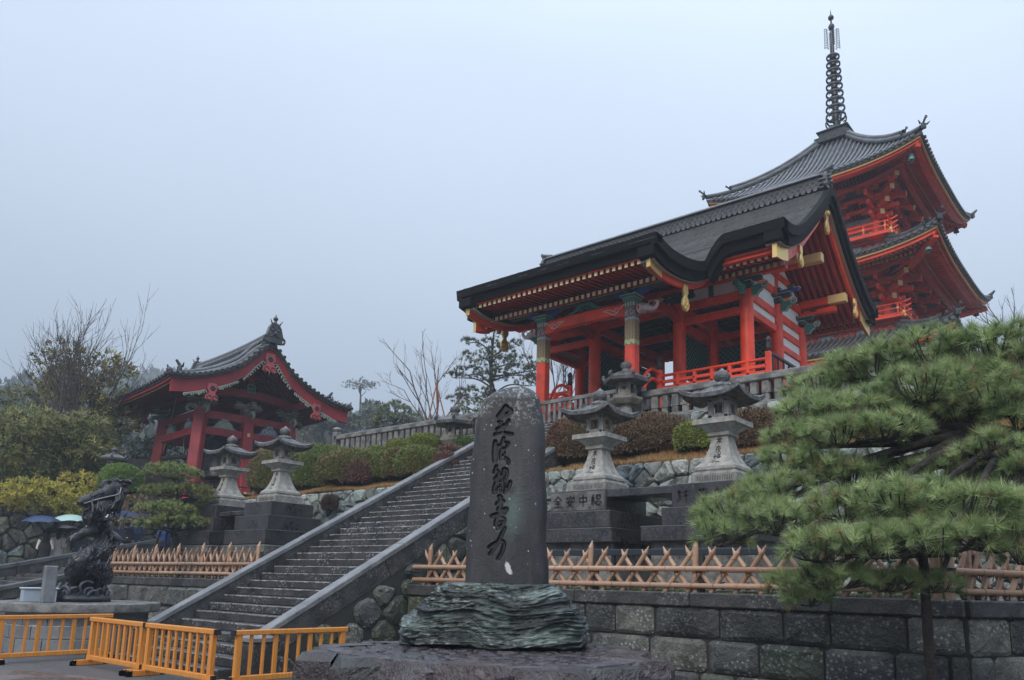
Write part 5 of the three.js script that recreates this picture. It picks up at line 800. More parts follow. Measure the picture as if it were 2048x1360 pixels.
// ---------------------------------------------------------------- stone lanterns
// kanji and kana strokes, each a polyline in a 100 x 100 box (y down); drawn as brush strokes
const GLYPH = {
  jo: [[[50, 8], [50, 26]], [[26, 12], [34, 24]], [[74, 10], [66, 24]], [[14, 40], [14, 30], [86, 30], [84, 42]], [[34, 40], [66, 40], [64, 54], [34, 54], [34, 40]], [[20, 62], [80, 62], [78, 84]], [[24, 62], [22, 86]], [[50, 54], [50, 96]]],
  ya: [[[16, 24], [84, 20]], [[50, 6], [52, 22]], [[34, 28], [14, 62]], [[26, 48], [24, 94]], [[58, 28], [40, 60]], [[52, 40], [80, 40], [60, 78], [36, 94]], [[48, 54], [66, 74], [90, 94]]],
  to: [[[24, 16], [24, 60], [8, 94]], [[10, 34], [16, 48]], [[40, 28], [32, 42]], [[26, 62], [38, 80]], [[50, 14], [70, 12], [46, 42]], [[90, 14], [70, 30], [96, 46]], [[54, 44], [84, 44]], [[56, 54], [82, 54], [80, 68], [58, 68], [56, 54]], [[58, 74], [64, 84]], [[82, 74], [76, 86]], [[46, 92], [94, 90]]],
  zen: [[[50, 8], [12, 46]], [[50, 8], [90, 46]], [[28, 48], [72, 46]], [[26, 66], [74, 64]], [[50, 46], [50, 90]], [[14, 92], [88, 90]]],
  an: [[[50, 6], [50, 18]], [[16, 34], [16, 22], [86, 22], [80, 36]], [[44, 34], [28, 64], [70, 94]], [[66, 46], [50, 76], [18, 94]], [[10, 56], [92, 52]]],
  chu: [[[18, 28], [20, 64]], [[18, 28], [84, 26], [80, 62]], [[20, 60], [82, 58]], [[50, 6], [50, 96]]],
  sou: [[[30, 8], [12, 30], [30, 38]], [[34, 28], [10, 52], [36, 50]], [[24, 52], [24, 94]], [[14, 62], [8, 82]], [[34, 62], [40, 76]], [[54, 12], [52, 44]], [[52, 14], [88, 12], [86, 42]], [[54, 42], [86, 42]], [[70, 16], [60, 36]], [[48, 62], [46, 84]], [[56, 56], [58, 86], [84, 88], [84, 76]], [[70, 54], [76, 68]], [[90, 60], [96, 76]]],
  shi: [[[22, 10], [18, 46]], [[8, 30], [40, 28]], [[24, 28], [24, 60], [8, 92]], [[28, 50], [40, 66]], [[48, 30], [92, 28]], [[70, 8], [70, 94]], [[52, 54], [88, 52]]],
  kyo: [[[10, 24], [88, 20]], [[36, 8], [38, 34]], [[62, 8], [60, 32]], [[14, 46], [86, 42]], [[28, 54], [26, 92]], [[28, 56], [74, 54], [72, 92]], [[28, 74], [72, 72]]],
};
// brush strokes as thin raised-or-sunk tapered ribbons on a plane facing +z
function strokes(glyph, cx, cy, size, z = 0, w = 0.1, rnd = R2(1)) {
  const out = []; for (const s of GLYPH[glyph]) { const p = s.map(([a, b]) => [cx + (a / 100 - 0.5) * size, cy - (b / 100 - 0.5) * size]); for (let i = 0; i + 1 < p.length; i++) { const [ax, ay] = p[i], [bx_, by] = p[i + 1], L = Math.hypot(bx_ - ax, by - ay), nx = -(by - ay) / L * size * w / 2, ny = (bx_ - ax) / L * size * w / 2, k = i === p.length - 2 ? 0.55 : 1, e = 0.15; const ux = (bx_ - ax) / L * size * w * e, uy = (by - ay) / L * size * w * e;
    out.push(prism([[ax - ux + nx * 0.9, ay - uy + ny * 0.9], [ax - ux - nx * 0.9, ay - uy - ny * 0.9], [(ax + bx_) / 2 - nx, (ay + by) / 2 - ny], [bx_ + ux - nx * k, by + uy - ny * k], [bx_ + ux + nx * k, by + uy + ny * k], [(ax + bx_) / 2 + nx, (ay + by) / 2 + ny]], 0.004, z)); } } return out;
}
const mInk = flat(0.022, 0.022, 0.024, 0.85);
// square lantern: base at y = 0 on its pedestal; 2.35 m tall
function squareLantern(t, o = {}) {
  const first = t.children.length;
  const m = o.m || mLantern, md = mLanternDark;
  mesh('plinth', [loft([[0.6, 0], [0.6, 0.2], [0.55, 0.26]]), ], tint(m, 0.7), t); mesh('plinth_relief', Array.from({ length: 22 }, (_, i) => bx(0.012, 0.1, 0.012, -0.46 + i * 0.044, 0.11, 0.6)), mInk, t);
  const shaft = mesh('shaft', loft([[0.5, 0.26], [0.535, 0.3], [0.53, 0.36], [0.43, 0.44], [0.34, 0.58], [0.265, 0.76], [0.225, 0.94], [0.215, 1.02], [0.285, 1.03], [0.29, 1.1]]), m, t);
  if (o.text !== false) { // face follows the sweep of the shaft
    const hw = curve([[0.36, 0.53], [0.44, 0.43], [0.58, 0.34], [0.76, 0.265], [0.94, 0.225], [1.05, 0.215]]);
    const lay = (gs) => gs.map((q) => { const g = prep(q), p = g.attributes.position; for (let i = 0; i < p.count; i++) p.setZ(i, p.getZ(i) + hw(p.getY(i)) + 0.001); return g; });
    mesh('inscription', lay([...strokes('jo', 0, 0.92, 0.19), ...strokes('ya', -0.005, 0.74, 0.19), ...strokes('to', -0.01, 0.55, 0.22)]), mInk, shaft);
  }
  mesh('platform', loft([[0.27, 1.1], [0.3, 1.12], [0.47, 1.24], [0.56, 1.25], [0.56, 1.35], [0.5, 1.37]]), m, t);
  // fire box with a window through each face
  const fb = []; for (const [a, b] of [[1, 1], [1, -1], [-1, 1], [-1, -1]]) fb.push(bx(0.13, 0.44, 0.13, a * 0.215, 1.6, b * 0.215, 0.02));
  fb.push(bx(0.56, 0.1, 0.56, 0, 1.42, 0, 0.01), bx(0.56, 0.1, 0.56, 0, 1.79, 0, 0.01)); const box = mesh('fire_box', fb, m, t);
  mesh('window_frame', [0, 1, 2, 3].flatMap((k) => [[-0.135, 0], [0.135, 0]].map(([x]) => prep(bx(0.03, 0.3, 0.03, x, 1.6, 0.262)).rotateY(k * Math.PI / 2)).concat([1.48, 1.73].map((y) => prep(bx(0.27, 0.03, 0.03, 0, y, 0.262)).rotateY(k * Math.PI / 2)))), m, box);
  // roof with flared, upturned corners
  const N = 12, rings = [[0.0, 2.12], [0.17, 2.11], [0.26, 2.07], [0.4, 1.98], [0.56, 1.9], [0.72, 1.86], [0.8, 1.855], [0.8, 1.77], [0.6, 1.82], [0.3, 1.84]], pos = [];
  const pt = (r, k) => { const a = k / (4 * N) * 2 * Math.PI + Math.PI / 4, side = Math.floor(k / N) % 4, f = (k % N) / N, u = f * 2 - 1; const b = side * Math.PI / 2 + Math.PI / 4, x = -u * r[0] * 0 + 0; const th = side * Math.PI / 2; const px = u * r[0], pz = r[0]; const l = (r[0] > 0.3 ? 0.15 : 0) * Math.abs(u) ** 3 * (r[0] / 0.8) ** 3; return [px * Math.cos(th) + pz * Math.sin(th), r[1] + l, -px * Math.sin(th) + pz * Math.cos(th)]; };
  for (let j = 0; j + 1 < rings.length; j++) for (let k = 0; k < 4 * N; k++) { const side = (k / N) | 0, P = (r, f) => { const u = f * 2 - 1, th = side * Math.PI / 2, px = u * r[0], pz = r[0], l = (r[0] > 0.3 ? 0.15 : 0) * Math.abs(u) ** 3 * (r[0] / 0.8) ** 3; return [px * Math.cos(th) + pz * Math.sin(th), r[1] + l, -px * Math.sin(th) + pz * Math.cos(th)]; }; const f0 = (k % N) / N, f1 = f0 + 1 / N; const a = P(rings[j], f0), b = P(rings[j], f1), c = P(rings[j + 1], f1), d = P(rings[j + 1], f0); pos.push(...a, ...c, ...b, ...a, ...d, ...c); }
  mesh('roof', tri(pos), md, t);
  mesh('finial', [lathe([[0, 2.06], [0.24, 2.06], [0.26, 2.12], [0.22, 2.17], [0.12, 2.19], [0.11, 2.22]], 18), lathe([[0.11, 2.21], [0.19, 2.26], [0.21, 2.34], [0.18, 2.41], [0.09, 2.45], [0.03, 2.5], [0, 2.52]], 18)], tint(md, 1.4), t);
  for (const c of t.children.slice(first)) c.scale.set(0.72, 0.87, 0.72);
}
function pedestal(t, tiers, y0, o = {}) { let y = y0; const r = R2(o.seed || 5); for (const [w, d, h] of tiers) { const s = mesh('pedestal_step', shift(prep(bx(w, h - 0.006, d, o.dx || 0, y + h / 2, o.dz || 0, 0.018)), r() * 5, r() * 5), o.m || mPed, t, true); mesh('step_edge', [bx(w + 0.002, 0.012, 0.012, o.dx || 0, y + h - 0.014, (o.dz || 0) + d / 2), bx(0.012, 0.012, d + 0.002, (o.dx || 0) + w / 2, y + h - 0.014, o.dz || 0)], mStepEdge, s); mesh('joint', bx(0.008, h - 0.03, d + 0.004, (o.dx || 0) + (r() - 0.5) * w * 0.5 + w * 0.1, y + h / 2, o.dz || 0), mJoint, s); y += h; } return y; }
const mStepEdge = flat(0.14, 0.14, 0.14, 0.8);
{
  // right pair, in front of the rubble wall
  const R1 = [-8.71, 3.42, -12.95], R2_ = [-6.02, 3.42, -12.95], G = 'tall stone lanterns on stepped dark pedestals';
  const a = thing('stone_lantern', 'stone lantern on black inscribed pedestal directly right of the tall inscribed stone', 'stone lantern', R1, 0, G); squareLantern(a);
  const y = pedestal(a, [[2.1, 2.3, 0.28], [1.82, 2.0, 0.33]], -1.05, { seed: 4 });
  mesh('inscribed_block', bx(1.3, 0.42, 1.5, 0, -0.22, 0, 0.015), mPed, a); mesh('inscribed_panel', bx(1.26, 0.36, 0.02, 0, -0.22, 0.746), tint(mFence, 0.62), a);
  mesh('inscription', ['zen', 'an', 'chu', 'sou'].flatMap((k, i) => strokes(k, -0.46 + i * 0.3, -0.22, 0.25, 0.757, 0.14)), mInk, a); mesh('pedestal_core', bx(1.9, 0.9, 1.9, 0, -1.4, 0), mFence, a);
  const b = thing('stone_lantern', 'stone lantern with its lower half hidden behind the big pine boughs', 'stone lantern', R2_, 0, G); squareLantern(b);
  pedestal(b, [[2.1, 2.3, 0.28], [1.5, 1.9, 0.33]], -1.05, { seed: 6 }); mesh('inscribed_block', bx(1.3, 0.42, 1.5, 0, -0.22, 0, 0.015), mPed, b);
  mesh('inscription', ['shi', 'kyo', 'shi'].flatMap((k, i) => strokes(k, -0.42 + i * 0.36, -0.22, 0.27, 0.755, 0.14)), mInk, b); mesh('pedestal_core', bx(1.9, 0.9, 1.9, 0, -1.4, 0), mFence, b);
  const s = thing('stone_lintel', 'dark stone slab bridging the two lantern pedestals behind the pine', 'stone slab', [-7.36, 3.32, -12.75]); mesh('slab', bx(2.0, 0.16, 1.0, 0, 0, 0, 0.02), mPed, s);
  // left pair
  const L1 = [-21.5, 3.62, -12.2], L2 = [-18.75, 3.6, -12.2];
  for (const [p, l, sd] of [[L1, 'stone lantern beside the small garden pine, in front of the bell tower', 7], [L2, 'stone lantern nearest the left coping of the staircase, before the brown hedge', 9]]) {
    const k = thing('stone_lantern', l, 'stone lantern', p, 0, G); squareLantern(k, { text: true });
    pedestal(k, [[1.95, 2.0, 0.39], [1.6, 1.66, 0.39], [1.28, 1.34, 0.38]], -1.16, { seed: sd }); mesh('pedestal_core', bx(2.05, 1.1, 2.1, 0, -1.72, 0, 0.03), roughs[1], k); mesh('lower_plinth', bx(1.05, 0.14, 1.05, 0, -0.06, 0, 0.02), mLantern, k);
  }
  const s2 = thing('stone_lintel', 'dark stone slab bridging the two lantern pedestals left of the staircase', 'stone slab', [-20.12, 3.34, -12.1]); mesh('slab', bx(1.9, 0.14, 0.9, 0, 0, 0, 0.02), mPed, s2);
}
// hexagonal old lanterns on round posts
function hexLantern(name, label, p, k = 1, turn = 0.3) {
  const t = thing(name, label, 'stone lantern', p, turn); const n = 6, a0 = 0, S = (r) => r.map(([x, y]) => [x * k, y * k]), L = (r, m, nm) => mesh(nm, loft(S(r), n, a0), m, t), md = mLanternDark, m = tint(mFence, 1.1, 1.05, 0.95);
  mesh('base', loft(S([[0.5, 0], [0.5, 0.18], [0.4, 0.28], [0.24, 0.32]]), n, a0), m, t); mesh('post', lathe(S([[0.21, 0.3], [0.2, 0.6], [0.22, 0.66], [0.2, 0.72], [0.2, 1.0]]), 18), tint(mLantern, 0.8), t);
  L([[0.2, 1.0], [0.34, 1.06], [0.45, 1.2], [0.46, 1.27], [0.34, 1.32]], m, 'platform');
  const fb = []; for (let i = 0; i < 6; i++) { const a = i * Math.PI / 3; fb.push(prep(bx(0.1 * k, 0.42 * k, 0.1 * k, 0.27 * k, 1.53 * k, 0, 0.01)).rotateY(-a)); if (i % 2) fb.push(prep(bx(0.04 * k, 0.42 * k, 0.28 * k, 0.245 * k, 1.53 * k, 0)).rotateY(-a - Math.PI / 6)); } fb.push(loft(S([[0.29, 1.32], [0.29, 1.39]]), 6, a0), loft(S([[0.29, 1.68], [0.29, 1.74]]), 6, a0)); const fbx = mesh('fire_box', fb, m, t);
  mesh('round_window', [1, 3, 5].map((i) => prep(new THREE.CylinderGeometry(0.06 * k, 0.06 * k, 0.05 * k, 14).rotateZ(Math.PI / 2).translate(0.252 * k, 1.55 * k, 0)).rotateY(-(i * Math.PI / 3) - Math.PI / 6)), mInk, fbx);
  L([[0.3, 1.74], [0.62, 1.76], [0.64, 1.86], [0.44, 1.99], [0.26, 2.08], [0.14, 2.12]], md, 'roof'); const cr = []; for (let i = 0; i < 6; i++) { const a = i * Math.PI / 3; cr.push(prep(taper([[0.3 * k, 2.04 * k, 0], [0.52 * k, 1.93 * k, 0], [0.7 * k, 1.89 * k, 0], [0.74 * k, 1.97 * k, 0], [0.68 * k, 2.0 * k, 0]], 0.05 * k, 0.055 * k, 12, 6)).rotateY(-a)); } mesh('roof_curls', cr, md, t);
  mesh('finial', lathe(S([[0.14, 2.08], [0.17, 2.14], [0.12, 2.2], [0.12, 2.22], [0.18, 2.3], [0.16, 2.4], [0.06, 2.46], [0, 2.49]]), 14), md, t); return t;
}
hexLantern('hexagonal_lantern', 'weathered hexagonal stone lantern with mushroom roof at the left top of the staircase', [-17.15, 4.88, -17.25], 0.92, 0.2);
hexLantern('hexagonal_lantern', 'mossy hexagonal stone lantern before the painted porch column of the red gate', [-11.05, 5.55, -17.7], 0.88, 0.35);
hexLantern('hexagonal_lantern', 'small pale old stone lantern among shrubs at far left below the bell tower', [-29.0, 4.45, -11.95], 0.66, 0.5);

// ---------------------------------------------------------------- stone balustrades and the closed wooden gate
function balustrade(name, label, p, L, o = {}) {
  const { h = 0.82, post = [0], n = Math.round(L / 0.31), m = mFence, bw = 0.2 } = o; const t = thing(name, label, 'balustrade', p, o.turn || 0), r = R2(o.seed || 3);
  mesh('top_rail', shift(prep(bx(L, 0.19, 0.26, L / 2, h - 0.09, 0, 0.025)), r() * 4, 0), m, t, true); mesh('bottom_rail', bx(L, 0.12, 0.24, L / 2, 0.05, 0, 0.02), m, t);
  for (let i = 0; i < n; i++) { const x = (i + 0.5) * L / n; if (post.some((q) => Math.abs(q - x) < 0.2)) continue; mesh('baluster', shift(prep(bx(bw * (0.92 + r() * 0.16), h - 0.28, 0.16, x, 0.1 + (h - 0.28) / 2, 0, 0.02)), r() * 5, r() * 5), i % 3 ? m : tint(m, 0.8), t, true); }
  for (const q of post) { const c = mesh('post', bx(0.26, h + 0.14, 0.26, q, (h + 0.14) / 2, 0, 0.025), tint(m, 1.15), t); if (o.knob !== false) mesh('post_cap', lathe([[0, 0], [0.1, 0], [0.1, 0.04], [0.16, 0.08], [0.17, 0.13], [0.1, 0.18], [0, 0.19]], 14).translate(q, h + 0.14, 0), tint(m, 1.2), c); }
  return t;
}
balustrade('stone_balustrade', 'weathered stone balustrade above the clipped hedges left of the stairs', [-24.6, 6.28, -18.3], 8.9, { post: [0], seed: 4 });
balustrade('stone_balustrade', 'stone balustrade under the red veranda right of the staircase top', [-10.95, 6.12, -18.3], 8.2, { post: [0], knob: false, seed: 5 });
{ const t = thing('wooden_gate', 'closed grey wooden slat gate at the stair head behind the tall inscribed stone', 'gate', [-15.4, 6.3, -18.28]); const m = tint(mFence, 0.95, 0.95, 1.0); mesh('rail', bx(4.3, 0.12, 0.1, 2.15, 0.78, 0, 0.01), m, t); mesh('rail', bx(4.3, 0.1, 0.1, 2.15, 0.08, 0, 0.01), m, t); for (let i = 0; i < 22; i++) mesh('slat', bx(0.1, 0.66, 0.06, 0.1 + i * 0.195, 0.42, 0, 0.008), i % 2 ? m : tint(m, 1.15), t); }
{ const t = thing('small_notice', 'small wooden notice plaque hanging on the stone balustrade right of the stairs', 'notice', [-9.35, 6.52, -18.16]); mesh('plaque', bx(0.14, 0.3, 0.02, 0, 0, 0), mTimber, t); mesh('hook', bar([0, 0.15, 0], [0.02, 0.3, -0.02], 0.006, 5), mIron, t); }
{ const t = thing('steel_beam', 'dark painted steel rail running behind the near bamboo fence', 'rail', [-8.9, 2.08, -11.0]); mesh('beam', bx(7.0, 0.1, 0.1, 3.5, 0.07, 0, 0.006), flat(0.035, 0.045, 0.055, 0.4, 0.4), t); for (let i = 0; i < 5; i++) mesh('leg', bx(0.06, 0.6, 0.06, 0.2 + i * 1.6, -0.26, 0), mIron, t); }

// ---------------------------------------------------------------- bamboo fences
function bambooFence(name, label, p, turn, L, o = {}) {
  const { h = 0.56, pitch = 0.3, postEvery = 1.12, first = 0.25, seed = 1, r = 0.037 } = o, t = thing(name, label, 'bamboo fence', p, turn), rn = R2(seed), pick = () => bamboos[(rn() * 3) | 0];
  const rod = (a, b, rr) => { const g = bar(a, b, rr, 9, rr * 0.9); return shift(prep(g), rn() * 3, rn() * 3); };
  for (const y of [0.1, 0.33]) { let x = -0.05; while (x < L) { const l = Math.min(2.6 + rn(), L + 0.08 - x); const q = mesh('rail', rod([x, y + (rn() - 0.5) * 0.015, 0.045], [x + l, y + (rn() - 0.5) * 0.02, 0.045], 0.043), pick(), t, true); const nd = []; for (let k = 0.2; k < l; k += 0.34) nd.push(new THREE.TorusGeometry(0.043, 0.006, 5, 12).rotateY(Math.PI / 2).translate(x + k, y, 0.045)); if (nd.length) mesh('node', nd, bamboos[1], q); x += l; } }
  const cords = [];
  for (let x = first - pitch * 0.5; x < L - 0.1; x += pitch) {
    for (const s of [1, -1]) { const dx = 0.56 * pitch * s, zz = s * 0.02 - 0.02; const tip = 0.02 + rn() * 0.06; if (x - Math.abs(dx) < -0.1 || x + Math.abs(dx) > L + 0.1) continue; const q = mesh('cross_picket', [rod([x - dx, 0.0, zz], [x + dx, h - 0.06 + tip, zz], r), bar([x + dx, h - 0.06 + tip, zz], [x + dx * 1.25, h + 0.04 + tip, zz - 0.012], r * 0.9, 8, 0.006)], pick(), t, true); }
    for (const y of [0.1, 0.33]) cords.push(new THREE.TorusGeometry(0.05, 0.008, 5, 9).rotateY(0.6).translate(x, y, 0.03), new THREE.TorusGeometry(0.05, 0.008, 5, 9).rotateY(-0.7).translate(x + 0.01, y, 0.03), bar([x, y - 0.03, 0.09], [x + 0.04 * (rn() - 0.5), y - 0.11, 0.085], 0.006, 4));
  }
  for (let x = first + 0.1; x < L + 0.05; x += postEvery) { const q = mesh('post', [rod([x, 0, -0.03], [x, h + 0.1, -0.03], 0.05), bar([x, h + 0.1, -0.03], [x + 0.02, h + 0.22, -0.045], 0.046, 9, 0.008)], pick(), t, true); mesh('stake', bx(0.07, h - 0.02, 0.06, x + 0.09, (h - 0.02) / 2, -0.06), mDarkWood, q); }
  stuff(mesh('rope_ties', cords, mCord, t)); return t;
}
bambooFence('bamboo_fence', 'tan bamboo lattice fence on the block wall behind the tall inscribed stone', [SR + 0.5, 1.54, -10.42], 0, 9.2, { seed: 3, first: 0.22, pitch: 0.37, postEvery: 1.85 });
bambooFence('bamboo_fence', 'bamboo fence turning the wall corner at far right behind the support post', [-2.0, 1.54, -10.46], 1.107, 4.8, { seed: 4, pitch: 0.26 });
{ const t = thing('bamboo_post', 'thick double bamboo corner post at the right end of the near bamboo fence', 'fence post', [-2.06, 1.54, -10.36]); for (const d of [-1, 1]) mesh('bamboo', shift(prep(bar([d * 0.06, 0, 0], [d * 0.065, 0.72, 0], 0.065, 12)), d, 0), bamboos[d > 0 ? 0 : 1], t, true); mesh('rope_tie', [0.12, 0.34, 0.36].map((y) => new THREE.TorusGeometry(0.13, 0.01, 5, 16).rotateX(Math.PI / 2).scale(1.05, 1, 0.6).translate(0, y, 0)), mCord, t); }
bambooFence('bamboo_fence', 'reddish bamboo fence on the rough wall behind the dragon statue', [-23.2, 1.56, -9.72], 0, 7.7, { seed: 5, pitch: 0.29, postEvery: 1.2, h: 0.62, r: 0.033 });
// point seen at pixel (px, py) of the 2048 x 1360 photograph, at horizontal distance D from the camera
camera.updateMatrixWorld(true);
const pxm = (px, D) => D * Math.pow(Math.cos(Math.atan((px - 1053.75) / 1552.4)), 1.5) / 1552.4;
function at(px, py, D) { const d = V3((px - 1053.75) / 1552.4, -(py - 890.7) / 1552.4, -1).applyQuaternion(camera.quaternion); d.multiplyScalar(D / Math.hypot(d.x, d.z)); return [d.x, 1.6 + d.y, d.z]; }

// ---------------------------------------------------------------- inscribed standing stone on its rock and plinth
const ST = [-5.42, 0, -6.33], SYAW = 0.6;
{
  const t = thing('inscribed_stone', 'tall dark standing stone carved with large black characters, on a layered green rock', 'inscribed stone', ST, SYAW);
  const prof = [[-0.44, 0.43, -0.1], [-0.446, 0.44, 0], [-0.44, 0.42, 0.48], [-0.425, 0.395, 1.12], [-0.405, 0.37, 1.56], [-0.36, 0.352, 1.84], [-0.262, 0.31, 2.04], [-0.17, 0.25, 2.115], [-0.08, 0.2, 2.15], [0.09, 0.12, 2.18]];
  const Lf = curve(prof.map((p) => [p[2], p[0]])), Rf = curve(prof.map((p) => [p[2], p[1]]));
  // brush characters: polylines traced in a 515 x 1360 frame, with widths
  const cv = document.createElement('canvas'), CW = 512, CH = 1152; cv.width = CW; cv.height = CH; const c = cv.getContext('2d'); c.fillStyle = '#000'; c.fillRect(0, 0, CW, CH); c.strokeStyle = '#fff'; c.fillStyle = '#fff'; c.lineCap = 'round'; c.lineJoin = 'round';
  const X = (x) => (950 + x / 3.68 - 1015) * 0.00525, Y = (y) => (1176 - 790 - y / 3.675) * 0.00525, toC = (x, y) => { const yy = Y(y), xx = X(x) - 0.025 * yy; return [(xx + 0.5) * CW, (1 - yy / 2.25) * CH]; };
  const S = [[38, [238, 78], [218, 112], [188, 150]], [36, [252, 88], [286, 104], [262, 132], [196, 158]], [20, [186, 192], [212, 184], [198, 208]], [26, [262, 182], [252, 212], [212, 244], [176, 256]], [20, [172, 250], [226, 214]], [26, [160, 292], [214, 274], [252, 284], [288, 288]], [14, [226, 248], [200, 280]],
    [30, [162, 348], [152, 420], [158, 496]], [18, [184, 372], [176, 440], [166, 498]], [24, [226, 316], [216, 356], [196, 384]], [20, [216, 358], [268, 346], [252, 382], [216, 412]], [22, [212, 398], [198, 448], [206, 476]], [18, [202, 478], [240, 432], [216, 420]], [24, [232, 468], [260, 484], [264, 512]],
    [24, [172, 532], [156, 580]], [24, [162, 562], [204, 576], [160, 630]], [26, [194, 602], [152, 690], [158, 732]], [16, [162, 690], [190, 650]], [18, [168, 732], [186, 690]], [26, [226, 556], [250, 552], [250, 600], [234, 640]], [20, [226, 562], [206, 640], [202, 720]], [18, [232, 640], [240, 690], [236, 732]], [28, [276, 652], [268, 692], [238, 724]],
    [30, [196, 758], [216, 772], [186, 808]], [26, [178, 816], [226, 796]], [28, [206, 822], [188, 860]], [28, [192, 864], [258, 846], [246, 864]], [30, [142, 906], [200, 886], [234, 884]], [30, [186, 902], [164, 962], [186, 992]], [28, [198, 916], [234, 914], [232, 958], [196, 988]], [16, [196, 942], [214, 946]],
    [28, [236, 992], [206, 1070], [130, 1182]], [28, [124, 1134], [160, 1104], [234, 1082], [230, 1150], [190, 1214]]];
  for (const [w, ...p] of S) { c.lineWidth = w / 3.68 * 0.00525 * CW; c.beginPath(); p.forEach((q, i) => { const [a, b] = toC(...q); if (!i) c.moveTo(a, b); else if (i < p.length - 1) { const [d, e] = toC(...p[i + 1]); c.quadraticCurveTo(a, b, (a + d) / 2, (b + e) / 2); } else c.lineTo(a, b); }); c.stroke(); }
  const raw = c.getImageData(0, 0, CW, CH).data, A = new Float32Array(CW * CH); for (let i = 0; i < A.length; i++) A[i] = raw[i * 4] / 255;
  const blur = (src) => { const o = new Float32Array(src.length); for (let y = 2; y < CH - 2; y++) for (let x = 2; x < CW - 2; x++) { let s = 0; for (let j = -2; j <= 2; j++) for (let i = -2; i <= 2; i++) s += src[(y + j) * CW + x + i]; o[y * CW + x] = s / 25; } return o; };
  const B = blur(blur(A)), carve = (x, y) => { const i = Math.round((x + 0.5) * CW), j = Math.round((1 - y / 2.25) * CH); return i < 0 || j < 0 || i >= CW || j >= CH ? 0 : B[j * CW + i]; };
  const fld = (f, x, y, s) => f[(((y * s * NS) & 511) + 512) % 512 * NS + (((x * s * NS) & 511) + 512) % 512] - 0.5;
  const nz = (x, y, s) => 0.05 * Math.sin(x * 5 + 1 + s) * Math.sin(y * 2.3 + s) + 0.008 * Math.sin(x * 11 + y * 7 + s);
  function face(s, nu, nv, carved) {
    const pos = new Float32Array((nu + 1) * (nv + 1) * 3), uv = new Float32Array((nu + 1) * (nv + 1) * 2), idx = [];
    for (let j = 0; j <= nv; j++) for (let i = 0; i <= nu; i++) {
      const y = -0.1 + 2.28 * j / nv, u = i / nu, l = Lf(y), r = Math.max(Rf(y), l + 0.001), e = u * 2 - 1, ue = Math.sign(e) * Math.pow(Math.abs(e), 0.9), x = lerp(l, r, (ue + 1) / 2) + 0.008 * Math.sin(y * 9) * Math.abs(e);
      const rim = Math.pow(1 - Math.pow(Math.abs(e), 7), 0.4), top = Math.pow(clamp((2.185 - y) / 0.16), 0.45); let z = 0.17 * rim * top + nz(x, y, s > 0 ? 0 : 3) * 0.35 * rim * top; if (carved) z -= 0.032 * carve(x, y);
      const k = j * (nu + 1) + i; pos.set([x, y, s * z], k * 3); uv.set([x + 0.5, y / 2.25], k * 2);
      if (i < nu && j < nv) { const a = k, b = k + 1, d = k + nu + 1, f = d + 1; if (s > 0) idx.push(a, b, f, a, f, d); else idx.push(a, f, b, a, d, f); }
    }
    const g = new THREE.BufferGeometry(); g.setAttribute('position', new THREE.BufferAttribute(pos, 3)); g.setAttribute('uv', new THREE.BufferAttribute(uv, 2)); g.setIndex(idx); g.computeVertexNormals(); return g;
  }
  // colour of the stone: blue-black, streaked, lichen at the head, verdigris by the fourth character, ink in the carving
  const cm = new Uint8Array(CW * CH * 4), rm = new Uint8Array(CW * CH * 4), r2 = R2(88), drips = Array.from({ length: 30 }, () => [r2() * CW, r2() * 260, 2 + r2() * 5, 0.3 + r2() * 0.7]), specks = Array.from({ length: 210 }, () => [r2() * CW, Math.pow(r2(), 3) * CH * 0.95, 0.8 + r2() * r2() * 5.5]);
  const L = new Float32Array(CW * CH);
  for (const [x, y, q] of specks) for (let j = -8; j <= 8; j++) for (let i = -8; i <= 8; i++) { const xi = Math.round(x + i), yj = Math.round(y + j); if (xi < 0 || yj < 0 || xi >= CW || yj >= CH) continue; const d = Math.hypot(i, j * 0.75) + (fE[(yj % NS) * NS + xi % NS] - 0.5) * 3; if (d < q) L[yj * CW + xi] = Math.max(L[yj * CW + xi], clamp(q - d)); }
  for (let y = 0; y < CH; y++) for (let x = 0; x < CW; x++) {
    const i = y * CW + x, f = (y % NS) * NS + x % NS, fs = ((y >> 3) % NS) * NS + x % NS, wx = x / CW - 0.5, wy = (1 - y / CH) * 2.25; let k = 0.02 + 0.021 * fB[f] + 0.028 * (fC[fs] - 0.4); let col = [k * 0.98, k * 0.98, k * 1.08];
    const head = sstep(1.75, 2.15, wy + (fB[f] - 0.5) * 0.7) * sstep(0.5, 0.58, fC[f] * 0.6 + fE[f] * 0.4); col = mix3(col, [0.3, 0.31, 0.3], 0.75 * head);
    const strk = Math.max(0, 1 - Math.abs(wx - 0.085 + 0.01 * Math.sin(wy * 20)) / 0.018) * sstep(1.68, 1.78, wy) * sstep(0.4, 0.55, fC[f]); col = mix3(col, [0.3, 0.3, 0.28], 0.7 * strk);
    const gx = (wx - 0.06) / 0.09, gy = (wy - 0.78) / 0.24, gr = Math.exp(-gx * gx - gy * gy) * sstep(0.35, 0.6, fB[f] + 0.1); col = mix3(col, [0.1, 0.15, 0.135], 0.75 * gr);
    col = mix3(col, [0.42, 0.43, 0.42], L[i] * 0.85);
    const sx = (wx - 0.03 + (wy - 0.2) * 0.35) / 0.032, sy = (wy - 0.2) / 0.085, sc = sstep(1, 0.6, Math.hypot(sx, sy) + (fC[f] - 0.5) * 0.9); col = mix3(col, [0.6, 0.6, 0.58], sc);
    col = mix3(col, [0.008, 0.008, 0.01], sstep(0.3, 0.7, B[i])); const o = ((CH - 1 - y) * CW + x) * 4; for (let q = 0; q < 3; q++) cm[o + q] = toS(col[q]); cm[o + 3] = 255;
